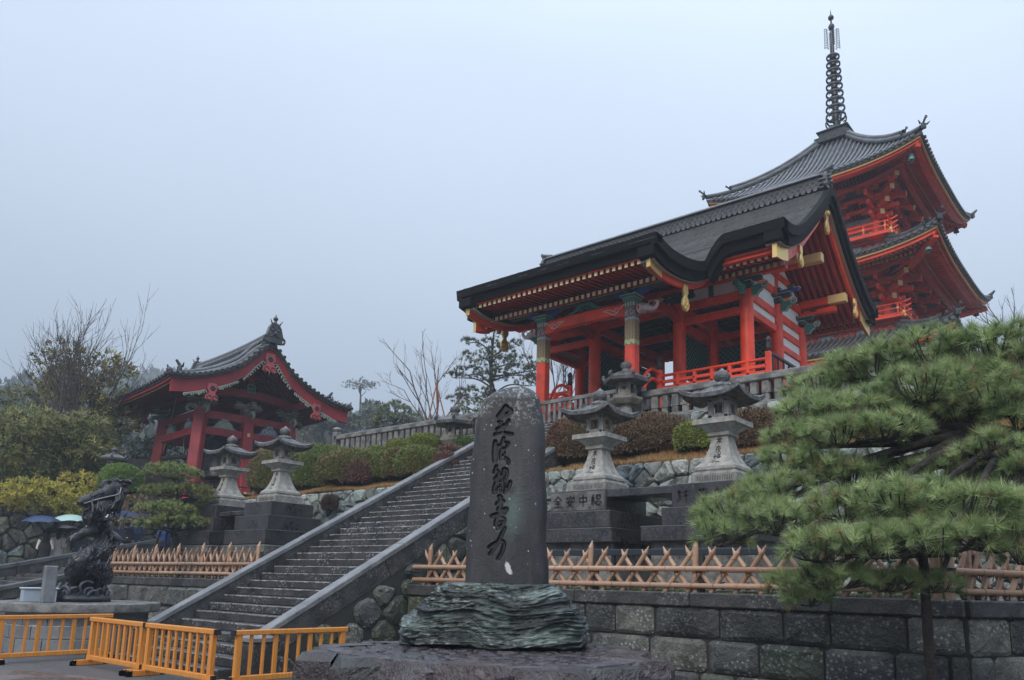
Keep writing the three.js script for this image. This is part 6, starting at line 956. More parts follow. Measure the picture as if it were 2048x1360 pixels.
    rm[o] = 255 * clamp(0.5 + (fC[f] - 0.5) * 0.6 + (fE[f] - 0.5) * 0.5); rm[o + 1] = 255 * clamp(0.42 + 0.3 * fB[f] - 0.15 * fD[f] + 0.3 * L[i]); rm[o + 3] = 255;
  }
  const mk = (d, s) => { const q = new THREE.DataTexture(d, CW, CH); q.magFilter = THREE.LinearFilter; q.wrapS = q.wrapT = THREE.RepeatWrapping; if (s) q.colorSpace = THREE.SRGBColorSpace; q.needsUpdate = true; return q; };
  const rt = mk(rm), mStele = new THREE.MeshStandardMaterial({ map: mk(cm, true), roughnessMap: rt, bumpMap: rt, bumpScale: 0.004 });
  const body = mesh('standing_stone', [face(1, 190, 460, true), face(-1, 40, 80, false)], mStele, t, true); body.position.y = 1.56;
  // green layered rock it stands on
  const mSchist = surface([1.3, 0.42], 0.03, (i) => { const b = sstep(0.42, 0.6, fB[i]), w = sstep(0.56, 0.68, fC[i] * 0.6 + fA[i] * 0.4); const st = sstep(0.5, 0.62, field(4, 5, 61)[i]); let q = mix3([0.02, 0.024, 0.025], [0.1, 0.135, 0.122], b * (0.35 + 0.65 * st)); q = mix3(q, [0.27, 0.31, 0.29], w * 0.7); return { c: q.map((v) => v * (0.7 + 0.6 * fE[i])), h: fB[i] * 0.6 + fC[i] * 0.5, r: 0.34 + 0.3 * fC[i] }; });
  { const nu = 150, nv = 84, pos = [], idx = [], uv = []; const hsh = (n) => { const s = Math.sin(n * 127.1 + 3.7) * 43758.5453; return s - Math.floor(s); };
    for (let j = 0; j <= nv; j++) for (let i = 0; i <= nu; i++) {
      const v = j / nv, a = i / nu * Math.PI * 2, ca = Math.cos(a), sa = Math.sin(a), y = v * 0.6; const k = 1 / Math.pow(Math.pow(Math.abs(ca), 3.4) + Math.pow(Math.abs(sa), 3.4), 1 / 3.4);
      const left = ca < 0 ? 1 : 0.92, e = v < 0.3 ? 0.97 + 0.1 * v : lerp(1, (ca < 0 ? 0.52 : 0.6) + 0.07 * sa, Math.pow((v - 0.3) / 0.7, ca < 0 ? 0.9 : 1.2)); const hx = 1.02 * left, hz = 0.62;
      let x = ca * k * hx * e, z = sa * k * hz * lerp(1, 0.8, v); const yy = y + 0.05 * Math.sin(x * 2.2 + 0.6) + 0.02 * Math.sin(x * 6), ly = yy * 24 + 3.2 * fld(fA, x, z + yy, 0.35) + 0.8 * Math.sin(yy * 17), n = Math.floor(ly), fr = ly - n, st = lerp(hsh(n + Math.floor(x * 1.3 + 9) * 17), hsh(n + 1 + Math.floor(x * 1.3 + 9) * 17), sstep(0.7, 1, fr));
      const r = 1 + 0.09 * (st - 0.5) + 0.02 * Math.sin(x * 3.1 + yy * 9) + 0.13 * fld(fB, x, yy * 2.5 + z, 0.45) + 0.13 * fld(fC, x + z, yy * 3, 0.5); const fx = (((x * 0.32 + z * 0.2 + 5) * NS) | 0) & 511, fy = (((yy * 0.55 + x * 0.05 + 3) * NS) | 0) & 511, fr2 = Math.min(1, c9[fy * NS + fx] * 1.3) - 0.55; x *= 1 + (r - 1) * 0.7 + 0.05 * fr2; z *= r + 0.13 * fr2; pos.push(x, y + 0.015 * Math.sin(a * 7 + 3 * v), z); uv.push(x * 0.9 + z * 0.5, yy + z * 0.1);
      if (i < nu && j < nv) { const p = j * (nu + 1) + i; idx.push(p, p + nu + 1, p + 1, p + 1, p + nu + 1, p + nu + 2); }
    }
    for (let i = 0; i < nu; i++) { const p = nv * (nu + 1) + i; idx.push(p, pos.length / 3, p + 1); } pos.push(0, 0.6, 0); uv.push(0, 0.6);
    const g = new THREE.BufferGeometry(); g.setAttribute('position', new THREE.BufferAttribute(new Float32Array(pos), 3)); g.setAttribute('uv', new THREE.BufferAttribute(new Float32Array(uv), 2)); g.setIndex(idx); g.computeVertexNormals(); const o = mesh('base_rock', g, mSchist, t, true); o.position.set(-0.06, 0.99, 0.0);
  }
  // plinth: boulders, rounded rim, crazy paving
  const W = [[-6.72, -5.35], [-6.34, -4.52], [-5.75, -4.3], [-5.05, -4.28], [-4.3, -4.36], [-3.72, -4.72], [-3.4, -5.4], [-3.4, -6.05], [-3.9, -6.9], [-4.8, -7.5], [-5.9, -7.3], [-6.6, -6.3]];
  const mBoulR = stone([0.06, 0.057, 0.06], { metres: 0.9, bump: 0.03, lichen: 0.35, lc: [0.12, 0.12, 0.12], damp: 0.4, rough: 0.5, seed: 23 });
  const cs = Math.cos(SYAW), sn = Math.sin(SYAW), loc = W.map(([x, z]) => { const dx = (x + 5.2) * 0.86 - 5.2 - ST[0], dz = (z + 5.75) * 0.88 - 5.75 - ST[2]; return [dx * cs - dz * sn, dx * sn + dz * cs]; });
  const rim = new THREE.CatmullRomCurve3(loc.map(([x, z]) => V3(x, 0, z)), true, 'catmullrom', 0.25);
  mesh('rim', (() => { const g = prep(new THREE.TubeGeometry(rim, 220, 0.1, 12, true)), p = g.attributes.position; for (let i = 0; i < p.count; i++) { const x = p.getX(i), z = p.getZ(i), n = fld(fB, x, z, 0.35) * 0.09 + fld(fC, x + p.getY(i), z, 0.4) * 0.05; const k = 1 + n * 0.6; p.setXYZ(i, x * (0.965 + n * 0.35), 0.925 + clamp(p.getY(i) * 0.75, -0.2, 0.035) + n * 0.2, z * (0.965 + n * 0.35)); } g.computeVertexNormals(); return g; })(), tint(mBoulR, 1.7, 1.65, 1.7), t);
  const inside = (x, z, s = 1) => { let ins = false; for (let i = 0, j = loc.length - 1; i < loc.length; j = i++) { const [xi, zi] = [loc[i][0] * s, loc[i][1] * s], [xj, zj] = [loc[j][0] * s, loc[j][1] * s]; if (zi > z !== zj > z && x < (xj - xi) * (z - zi) / (zj - zi) + xi) ins = !ins; } return ins; };
  mesh('bed', new THREE.ExtrudeGeometry(new THREE.Shape(loc.map(([x, z]) => new THREE.Vector2(x, -z))), { depth: 0.93, bevelEnabled: false }).rotateX(-Math.PI / 2), mJoint, t);
  const mWet = stone([0.055, 0.046, 0.048], { metres: 0.6, bump: 0.01, lichen: 0.2, lc: [0.09, 0.08, 0.085], damp: 0.6, rough: 0.34, seed: 19 }), wets = [mWet, tint(mWet, 1.25, 1.15, 1.2), tint(mWet, 0.8)]; const rp = R2(44);
  let np = 0; for (const poly of voronoi(4.4, 4.0, 0.2, 0.155, rp, 0.007, 0.9)) { const q = poly.map(([x, y]) => [x - 2.2, y - 2.0]); const cx = q.reduce((a, p) => a + p[0], 0) / q.length, cy = q.reduce((a, p) => a + p[1], 0) / q.length; if (!inside(cx, -cy, 0.965) || (Math.abs(cx) < 0.8 && Math.abs(cy) < 0.4) || np > 298) continue; np++; mesh('paving_stone', shift(prep(stoneGeo(q, 0.022, 0.02, rp, 0.2).rotateX(-Math.PI / 2).translate(0, 0.945, 0)), rp() * 5, rp() * 5), wets[(rp() * 3) | 0], t, true); }
  const mBoul = stone([0.06, 0.055, 0.055], { metres: 1.2, bump: 0.06, lichen: 0.35, lc: [0.17, 0.17, 0.16], damp: 0.4, rough: 0.55, alt: [0.045, 0.034, 0.036], seed: 21 }); const bouls = [mBoul, tint(mBoul, 0.8, 0.9, 0.85), tint(mBoul, 1.5, 1.45, 1.45), tint(mBoul, 1.2, 1.0, 1.0)];
  const Lr = rim.getLength(), nb = 15; for (let k = 0; k < nb; k++) { const p = rim.getPointAt(k / nb), q = rim.getPointAt((k + 1) / nb), a = Math.atan2(q.x - p.x, q.z - p.z), w = p.distanceTo(q); const j = () => (rp() - 0.5) * 0.1; const g = stoneGeo([[-0.06, -0.05], [w + 0.06, -0.05], [w + 0.07 + j() * 0.5, 0.5 + j()], [w + 0.04 + j() * 0.3, 0.965 + j() * 0.4], [-0.04 + j() * 0.3, 0.965 + j() * 0.4], [-0.06 + j() * 0.5, 0.45 + j()]], 0.1, 0.34, rp, 0.14); mesh('boulder', shift(prep(g.rotateY(a + Math.PI / 2 + Math.PI).translate(0, 0, 0)), rp() * 4, rp() * 4).clone().translate(q.x, 0, q.z), bouls[k % 4], t, true); }
}
// ---------------------------------------------------------------- orange timber barriers
{
  const G = 'orange varnished timber barriers', L = 2.04;
  const t = thing('timber_barrier', 'orange timber barrier at the left edge before the granite pedestal', 'barrier', [-16.02, 0, -4.95], Math.PI / 2 + 0.05, G);
  const r = R2(12), W = (g) => shift(prep(g), r() * 3, r() * 3);
  mesh('top_rail', W(bx(L, 0.075, 0.1, L / 2, 0.79, 0, 0.01)), mTimber, t, true); mesh('bottom_rail', W(bx(L, 0.085, 0.075, L / 2, 0.13, 0, 0.01)), mTimber, t, true);
  for (let i = 0; i < 10; i++) { const x = 0.1 + i * (L - 0.2) / 9, end = i === 0 || i === 9; mesh(end ? 'post' : 'slat', W(bx(end ? 0.09 : i % 3 ? 0.045 : 0.07, 0.6, end ? 0.075 : 0.045, x, 0.46, 0, 0.006)), mTimber, t, true); }
  for (const x of [0.08, L - 0.08]) { const f = mesh('foot', W(prism([[-0.3, 0], [0.3, 0], [0.3, 0.05], [0.24, 0.09], [-0.24, 0.09], [-0.3, 0.05]], 0.09, -0.045, 0.006).rotateY(Math.PI / 2).translate(x, 0.004, 0)), mTimber, t, true); for (const s of [-1, 1]) mesh('rubber_pad', prism([[-0.045, 0], [0.03, 0], [0.03, 0.06], [-0.045, 0.092]], 0.094, -0.047).scale(s, 1, 1).rotateY(Math.PI / 2).translate(x, 0.005, -s * 0.272), mBlack, f); }
  for (const x of [0.008, L - 0.008]) for (const y of [0.79, 0.13]) mesh('end_cap', bx(0.03, 0.079, y > 0.5 ? 0.104 : 0.079, x, y, 0), mBlack, t);
  copyOf(t, 'orange timber barrier in the middle left, feet on the reddish paving', [-15.05, 0, -6.16], 0.01, G);
  copyOf(t, 'orange timber barrier whose right end stops in front of the stair', [-12.97, 0, -6.18], 0.035, G);
  copyOf(t, 'orange timber barrier partly hidden by the boulder plinth of the inscribed stone', [-10.66, 0, -6.34], Math.PI / 2 - 0.02, G);
}
// ---------------------------------------------------------------- dragon on its pedestal, marker post, grey box
{
  const C = at(162, 1203, 19.7), P = [C[0], 0, C[2]];
  const p = thing('granite_pedestal', 'round grey granite block pedestal with a flat cap under the bronze dragon', 'pedestal', P);
  { const r = R2(3); let y = 0; for (const [h, n, R] of [[0.3, 16, 1.42], [0.26, 16, 1.36], [0.26, 16, 1.3]]) { for (let k = 0; k < n; k++) { const a0 = (k + (y > 0.2 && y < 0.5 ? 0.5 : 0)) / n * Math.PI * 2, a1 = a0 + Math.PI * 2 / n, g = []; const q = (a, rr) => [Math.cos(a) * rr, Math.sin(a) * rr]; const A = q(a0 + 0.006, R), B = q(a1 - 0.006, R), c2 = q(a1 - 0.006, R - 0.3), d = q(a0 + 0.006, R - 0.3); mesh('granite_block', shift(prep(prism([A, B, c2, d], h - 0.012, 0, 0.008).rotateX(-Math.PI / 2).translate(0, y, 0)), r() * 5, r() * 5), k % 3 ? mGranite : tint(mGranite, 0.9), p, true); } y += h; } mesh('mortar', cyl(1.36, 1.24, 0.82, 0, 0, 0, 32), mMortar, p);
    mesh('cap', new THREE.LatheGeometry([[0, 0.8], [1.32, 0.8], [1.5, 0.82], [1.52, 0.85], [1.52, 1.0], [1.49, 1.02], [0, 1.02]].map((q) => new THREE.Vector2(...q)), 48), tint(mFence, 0.9), p); }
  p.scale.set(1.04, C[1] / 1.02, 1.04); const D = [P[0], C[1], P[2]], ry = Math.atan2(-P[0], -P[2]);
  const t = thing('dragon_statue', 'dark bronze dragon statue rearing up with open jaws facing left', 'statue', D, ry);
  const q = (x, y, z = 0) => [(120 + x / 4.857 - 166) * 0.0098, (1203 - 940 - y / 4.857) * 0.0112, z], T = (pts, r0, r1, n = 9, seg = 30, rf) => taper(pts.map((w) => q(...w)), r0, r1, seg, n, rf), m = mBronzeDark;
  // scaly body: one winding tube
  const bodyPts = [[70, 1020, 0.1], [140, 960, 0.3], [250, 930, 0.4], [370, 980, 0.25], [400, 1050, 0], [290, 1085, -0.2], [170, 1040, 0.15], [160, 930, 0.35], [280, 860, 0.3], [370, 780, 0.05], [400, 680, -0.15], [330, 600, -0.2], [250, 560, 0.05], [260, 480, 0.15], [340, 400, 0.1], [410, 300, 0], [420, 230, 0]];
  const bg = T(bodyPts, 0, 0, 16, 150, (k) => 0.03 + 0.19 * Math.pow(Math.sin(Math.PI * clamp(k * 0.92 + 0.06)), 0.7) + 0.008 * Math.sin(k * 520)); mesh('body', bg, m, t);
  { const sc = [], cvv = new THREE.CatmullRomCurve3(bodyPts.map((w) => V3(...q(...w)))), r = R2(6); for (let i = 4; i < 110; i++) { const k = i / 114, c0 = cvv.getPointAt(k), tg = cvv.getTangentAt(k), rr = 0.03 + 0.19 * Math.pow(Math.sin(Math.PI * clamp(k * 0.92 + 0.06)), 0.7); for (let j = 0; j < 9; j++) { const n = V3(Math.cos(j * 0.7 + (i % 2) * 0.35), 0, 0).cross(tg); const u = V3(0.3, 0.2, 1).cross(tg).normalize(), v = tg.clone().cross(u).normalize(), a = j * 0.698 + (i % 2) * 0.349; const d = u.clone().multiplyScalar(Math.cos(a)).addScaledVector(v, Math.sin(a)); const o = c0.clone().addScaledVector(d, rr * 0.99); const g = new THREE.ConeGeometry(rr * 0.24, 0.045, 5).translate(0, 0.008, 0); g.applyQuaternion(new THREE.Quaternion().setFromUnitVectors(V3(0, 1, 0), tg.clone().multiplyScalar(-0.8).addScaledVector(d, 0.6).normalize())); sc.push(g.translate(o.x, o.y, o.z)); } } stuff(mesh('scales', sc, tint(m, 1.3), t)); }
  { const r = R2(7), f = []; for (let i = 0; i < 16; i++) { const y = lerp(1000, 520, i / 15), x = 400 + 40 * Math.sin(i * 0.8) + 20 * (i % 2); f.push(T([[x - 60, y, -0.1], [x - 10, y - 10, -0.05], [x + 30, y - 30 - r() * 20, -0.1]], 0.06, 0.006, 6, 8)); } mesh('back_fin', f, m, t); }
  { const r = R2(17), f = [], cvv = new THREE.CatmullRomCurve3(bodyPts.map((w) => V3(...w))); for (let i = 0; i < 70; i++) { const c0 = cvv.getPointAt(0.12 + 0.8 * r()), a = r() * 6.28, dx = Math.cos(a) * 85, dz = Math.sin(a) * 0.2 + 0.1, up = 20 + r() * 60; f.push(T([[c0.x + dx * 0.7, c0.y, c0.z + dz * 0.8], [c0.x + dx * 1.1, c0.y - up * 0.4, c0.z + dz * 1.2], [c0.x + dx * (1.2 + r() * 0.35), c0.y - up - r() * 30, c0.z + dz], [c0.x + dx * (1.0 + r() * 0.6), c0.y - up * 1.5 - 10, c0.z + dz * 0.7]], 0.045, 0.006, 6, 12)); } stuff(mesh('flame_curls', f, tint(m, 1.15), t)); }
  // legs with claws
  const leg = (pts, tip) => { const l = mesh('leg', T(pts, 0.14, 0.07), m, t); mesh('claws', [-14, 0, 14, 26].map((d, i) => T([tip, [tip[0] - 26 - i * 2, tip[1] + d * 0.7, tip[2] + 0.04], [tip[0] - 44, tip[1] + d * 1.5 + 14, tip[2]]], 0.035, 0.004, 6, 8)), m, l); };
  leg([[250, 620, 0.2], [180, 640, 0.4], [110, 690, 0.35], [60, 700, 0.3]], [60, 700, 0.3]); leg([[220, 860, 0.25], [140, 880, 0.45], [110, 950, 0.4], [80, 960, 0.35]], [80, 960, 0.35]); leg([[380, 640, -0.2], [470, 660, 0.1], [520, 690, 0.1]], [560, 700, 0.1]);
  // head
  mesh('head', [new THREE.SphereGeometry(0.26, 22, 16).scale(1.12, 0.88, 0.85).translate(...q(420, 200)), T([[400, 215, 0], [310, 270, 0], [220, 310, 0], [110, 352, 0]], 0.21, 0.09, 12, 20, (k) => 0.21 - 0.12 * k + 0.03 * Math.sin(k * 9)), new THREE.SphereGeometry(0.085, 12, 10).scale(1.3, 0.9, 1.2).translate(...q(118, 350)), T([[390, 310, 0], [290, 370, 0], [210, 400, 0], [140, 432, 0]], 0.13, 0.045, 10, 16), ...[0.1, -0.1].map((z) => new THREE.SphereGeometry(0.07, 10, 8).translate(...q(300, 250, z * 1.4)))], m, t);
  { const r = R2(19), cu = []; for (let i = 0; i < 46; i++) { const a = r() * 3.6 - 0.5, b = (r() - 0.5) * 2.6, x = 420 + Math.cos(a) * 105, y = 200 - Math.sin(a) * 85; cu.push(new THREE.TorusGeometry(0.035 + r() * 0.025, 0.016, 5, 10, 5).rotateX(r() * 3).rotateY(r() * 3).translate(...q(x, y, Math.sin(b) * 0.2))); } for (let i = 0; i < 14; i++) cu.push(T([[400 - i * 16, 190 + i * 9, 0.12], [390 - i * 16, 160 + i * 9, 0.1 * r()], [420 - i * 16, 140 + i * 8, -0.05]], 0.03, 0.006, 5, 8)); stuff(mesh('head_curls', cu, tint(m, 1.2), t)); }
  mesh('teeth', [0, 1, 2, 3, 4].flatMap((i) => [0.06, -0.06].map((z) => T([[150 + i * 32, 366 - i * 11, z], [148 + i * 32, 392 - i * 11, z]], 0.018, 0.002, 5, 2))), tint(m, 2.2), t);
  for (const z of [0.12, -0.12]) { mesh('horn', T([[480, 150, z], [540, 135, z * 1.5], [575, 105, z * 1.8], [600, 88, z * 2]], 0.06, 0.012, 8, 14), m, t); mesh('ear', T([[500, 140, z], [545, 120, z * 2], [580, 135, z * 2.4]], 0.08, 0.01, 7, 10), m, t); }
  { const r = R2(9), s = []; for (let i = 0; i < 34; i++) { const a = r(), z = (r() - 0.5) * 0.5; s.push(T([[470 + a * 40 - 60, 150 + a * 80, z * 0.8], [500 - a * 90 + 30 * r(), 260 + a * 80, z * 1.2], [470 - a * 140 + 40 * r(), 350 + r() * 60, z * 1.2], [430 - a * 200 + 90 * r(), 400 + r() * 90, z]], 0.04, 0.008, 6, 14)); } for (let i = 0; i < 16; i++) { const a = r(); s.push(T([[330 + 90 * r(), 130 + 20 * r(), (r() - 0.5) * 0.3], [300 - a * 20, 130 + a * 60, (r() - 0.5) * 0.35], [270 + 40 * r(), 200 + 40 * a, (r() - 0.5) * 0.3]], 0.045, 0.01, 6, 10)); } mesh('mane', s, m, t); }
  const mPale = flat(0.28, 0.3, 0.33, 0.4, 0.4); for (const z of [0.2, -0.2]) mesh('whisker', T([[478, 190, z], [462, 250, z * 1.2], [350, 290, z * 1.3], [240, 325, z * 1.1], [140, 362, z * 0.6]], 0.014, 0.012, 6, 30), mPale, t); mesh('whisker', T([[190, 575, 0.35], [165, 630, 0.4], [90, 660, 0.4], [55, 720, 0.38]], 0.014, 0.012, 6, 20), mPale, t);
  { const r = R2(10), c2 = [], sw = []; c2.push(lathe([[0, 0.26], [0.42, 0.22], [0.55, 0.1], [0.58, 0], [0, 0]], 24)); for (let i = 0; i < 22; i++) { const a = r() * 6.28, y = 0.04 + r() * 0.2, R = 0.56 - y * 0.7; sw.push(new THREE.TorusGeometry(0.09 + r() * 0.05, 0.035, 6, 16, 5).rotateZ(r() * 6).rotateY(a + Math.PI / 2 * 0).translate(Math.sin(a) * R, y + 0.06, Math.cos(a) * R)); } const b = mesh('cloud_base', c2, m, t); mesh('cloud_scrolls', sw, tint(m, 1.8, 1.9, 2.1), b); }
  const o = at(94, 1200, 18.75); const mp = thing('marker_post', 'short square granite post with carved characters beside the dragon', 'marker post', [o[0], C[1], o[2]], ry + 0.25); mesh('post', bx(0.22, 0.74, 0.2, 0, 0.37, 0, 0.015), mGranite, mp); mesh('inscription', ['shi', 'kyo', 'jo', 'an', 'zen'].flatMap((k, i) => strokes(k, -0.02, 0.62 - i * 0.12, 0.09, 0.1005, 0.12)).map((g) => prep(g).rotateY(-Math.PI / 2)), mInk, mp);
  const u = at(76, 1200, 19.3); const bxx = thing('utility_box', 'pale grey metal box behind the short marker post', 'metal box', [u[0], C[1], u[2]], ry + 0.2); mesh('body', bx(0.6, 0.26, 0.36, 0, 0.13, 0, 0.008), flat(0.36, 0.42, 0.48, 0.5), bxx); mesh('lid', bx(0.66, 0.03, 0.42, 0, 0.275, 0, 0.008), flat(0.5, 0.55, 0.6, 0.5), bxx);
}
// ---------------------------------------------------------------- people
function sdfMesh(caps, lo, hi, res, soft = 0.03) {
  const mc = new MarchingCubes(res, new THREE.MeshBasicMaterial(), false, false, 60000), h = res / 2, P = V3(), f = mc.field; mc.isolation = 0;
  for (let z = 0; z < res; z++) for (let y = 0; y < res; y++) for (let x = 0; x < res; x++) {
    const px = lerp(lo[0], hi[0], x / res), py = lerp(lo[1], hi[1], y / res), pz = lerp(lo[2], hi[2], z / res); let d = 1e3;
    for (const c of caps) { const [ax, ay, az, ar, bX, bY, bZ, br, sx = 1, sz = 1] = c; const ex = (bX - ax), ey = bY - ay, ez = bZ - az, wx = px - ax, wy = py - ay, wz = pz - az, t = clamp((ex * wx + ey * wy + ez * wz) / (ex * ex + ey * ey + ez * ez + 1e-9)), qx = (wx - ex * t) / sx, qy = wy - ey * t, qz = (wz - ez * t) / sz, e = Math.sqrt(qx * qx + qy * qy + qz * qz) - lerp(ar, br, t); const k = clamp(0.5 + 0.5 * (e - d) / soft); d = lerp(e, d, k) - soft * k * (1 - k); }
    f[z * res * res + y * res + x] = -d;
  }
  mc.update(); const n = mc.count, pos = new Float32Array(n * 3), nr = new Float32Array(n * 3);
  for (let i = 0; i < n; i++) for (let k = 0; k < 3; k++) { pos[i * 3 + k] = lerp(lo[k], hi[k], (mc.positionArray[i * 3 + k] * h + h) / res); nr[i * 3 + k] = mc.normalArray[i * 3 + k]; }
  const g = new THREE.BufferGeometry(); g.setAttribute('position', new THREE.BufferAttribute(pos, 3)); g.computeVertexNormals(); return g;
}
const skin = flat(0.52, 0.32, 0.24, 0.55);
// a walking figure facing +z; arm: the hand that holds the umbrella is raised in front of the chest
function person(label, p, yaw, o) {
  const t = thing('person', label, 'person', p, yaw, 'people walking up the stairway under umbrellas'), s = o.s || 1, st = o.stride ?? 0.16;
  const hip = 0.86, sh = 1.36, hd = 1.56; const legs = [1, -1].map((q) => ({ h: [q * 0.085, hip, 0], k: [q * 0.09, 0.47, q * st * 0.6 + 0.05], f: [q * 0.09, 0.08, q * st] }));
  const armR = [[-0.18, sh, 0], [-0.23, 1.12, 0.03], [-0.12, 1.2, 0.24]], armL = o.both ? [[0.18, sh, 0], [0.23, 1.12, 0.04], [0.08, 1.16, 0.24]] : [[0.18, sh, 0], [0.23, 1.1, -0.04], [0.22, 0.86, 0.06]];
  const C = (a, ra, b, rb, ...e) => [...a, ra, ...b, rb, ...e], body = [C([0, hip + 0.04, 0], 0.12, [0, 1.2, 0], 0.13, 1.15, 0.8), C([0, 1.2, 0], 0.13, [0, sh - 0.02, 0], 0.1, 1.5, 0.75), C([0, sh, 0], 0.055, [0, hd, 0.02], 0.05), C([0, hd, 0.015], 0.088, [0, hd + 0.08, 0.01], 0.092, 0.92, 1.08), C([0, hd - 0.02, 0.085], 0.018, [0, hd + 0.01, 0.095], 0.012), C([0, hd - 0.07, 0.05], 0.04, [0, hd - 0.06, 0.06], 0.03)];
  for (const l of legs) body.push(C(l.h, 0.085, l.k, 0.055), C(l.k, 0.055, l.f, 0.04), C([l.f[0], 0.04, l.f[2] - 0.04], 0.04, [l.f[0], 0.035, l.f[2] + 0.13], 0.03));
  for (const a of [armR, armL]) { body.push(C(a[0], 0.05, a[1], 0.042), C(a[1], 0.04, a[2], 0.03), C(a[2], 0.035, [a[2][0], a[2][1] + 0.05, a[2][2] + 0.02], 0.03)); for (let f = 0; f < 4; f++) body.push(C([a[2][0] - 0.02 + f * 0.012, a[2][1] + 0.06 - f * 0.02, a[2][2] + 0.03], 0.011, [a[2][0] + 0.02, a[2][1] + 0.06 - f * 0.02, a[2][2] + 0.045], 0.009)); }
  const lo = [-0.5, -0.02, -0.45], hi = [0.5, 1.8, 0.45]; mesh('body', sdfMesh(body, lo, hi, 64, 0.02), skin, t);
  const top = o.long ? [C([0, 0.55, 0], 0.2, [0, 1.1, 0], 0.15, 1.1, 0.85)] : []; top.push(C([0, o.long ? 0.9 : 0.82, 0], 0.15, [0, 1.15, 0], 0.15, 1.2, 0.85), C([0, 1.15, 0], 0.15, [0, sh - 0.01, 0], 0.12, 1.5, 0.8)); const sl = []; for (const a of [armR, armL]) sl.push(C(a[0], 0.072, a[1], 0.062), C(a[1], 0.06, a[2], 0.045));
  mesh('jacket', sdfMesh(o.sleeves ? top : top.concat(sl), lo, hi, 46, 0.03), o.coat, t); if (o.sleeves) mesh('sleeves', sdfMesh(sl, lo, hi, 46, 0.02), o.sleeves, t);
  const tr = []; for (const l of legs) tr.push(C(l.h, 0.105, l.k, 0.08), C(l.k, 0.078, [l.f[0], 0.12, l.f[2]], 0.062)); tr.push(C([-0.06, hip, 0], 0.12, [0.06, hip, 0], 0.12)); if (o.skirt) tr.push(C([0, 0.35, 0], 0.22, [0, 0.9, 0], 0.13)); if (!o.bare) mesh(o.skirt ? 'skirt' : 'trousers', sdfMesh(tr, lo, hi, 46, 0.02), o.legs, t);
  const sho = legs.map((l) => C([l.f[0], 0.05, l.f[2] - 0.05], 0.05, [l.f[0], 0.042, l.f[2] + 0.14], 0.04)); mesh('shoes', sdfMesh(sho, [-0.3, -0.02, -0.4], [0.3, 0.2, 0.5], 30, 0.01), mBlack, t);
  const hr = [C([0, hd + 0.06, -0.02], 0.1, [0, hd + 0.1, 0.0], 0.098, 0.95, 1.05)]; if (o.hairLong) hr.push(C([0, hd, -0.06], 0.09, [0, hd - 0.16, -0.07], 0.07)); mesh('hair', sdfMesh(hr, [-0.2, 1.3, -0.25], [0.2, 1.8, 0.2], 32, 0.02), o.hair || flat(0.014, 0.011, 0.01, 0.6), t);
  mesh('eyes', [-1, 1].map((q) => new THREE.SphereGeometry(0.011, 8, 6).translate(q * 0.032, hd + 0.035, 0.092)), mBlack, t); mesh('mouth', bx(0.035, 0.008, 0.01, 0, hd - 0.055, 0.092), flat(0.3, 0.1, 0.08), t);
  if (o.pack) { mesh('backpack', [bx(0.3, 0.42, 0.16, 0, 1.12, -0.2, 0.05), bx(0.22, 0.18, 0.06, 0, 1.03, -0.3, 0.03)], o.pack, t); mesh('pack_badge', new THREE.SphereGeometry(0.03, 10, 8).scale(1, 0.7, 0.3).translate(0.04, 1.1, -0.335), mWhite, t); }
  t.scale.setScalar(s); return [armR[2], t];
}
function umbrella(label, p, r, m, tilt = [0, 0], stem = 0.75) {
  const t = thing('umbrella', label, 'umbrella', p, 0, 'umbrellas carried on the left stairway'); t.rotation.set(tilt[0], 0, tilt[1]); const n = 8, pos = [];
  const P = (i, f) => { const a = i / n * Math.PI * 2, sag = 1 - 0.0 * f, y = -0.34 * r * f * f; return [Math.cos(a) * r * f, y, Math.sin(a) * r * f]; };
  for (let i = 0; i < n; i++) for (let j = 0; j < 6; j++) { const f0 = j / 6, f1 = (j + 1) / 6, mid = (f, k) => { const a = P(i, f), b = P(i + 1, f), q = k / 4, w = Math.sin(Math.PI * q) * 0.05 * r * f; return [lerp(a[0], b[0], q), lerp(a[1], b[1], q) + w, lerp(a[2], b[2], q)]; }; for (let k = 0; k < 4; k++) { const a = mid(f0, k), b = mid(f0, k + 1), c = mid(f1, k + 1), d = mid(f1, k); pos.push(...a, ...b, ...c, ...a, ...c, ...d); } }
  mesh('canopy', tri(pos), m, t); mesh('ribs', Array.from({ length: n }, (_, i) => tube([P(i, 0), P(i, 0.35), P(i, 0.7), P(i, 1)].map((q) => [q[0], q[1] - 0.012, q[2]]), 0.006, 8, 5)), mIron, t); mesh('shaft', [bar([0, 0.07, 0], [0, -stem, 0], 0.008, 6), new THREE.TorusGeometry(0.035, 0.01, 6, 10, Math.PI).rotateX(Math.PI).translate(0.035, -stem, 0)], mIron, t); return t;
}
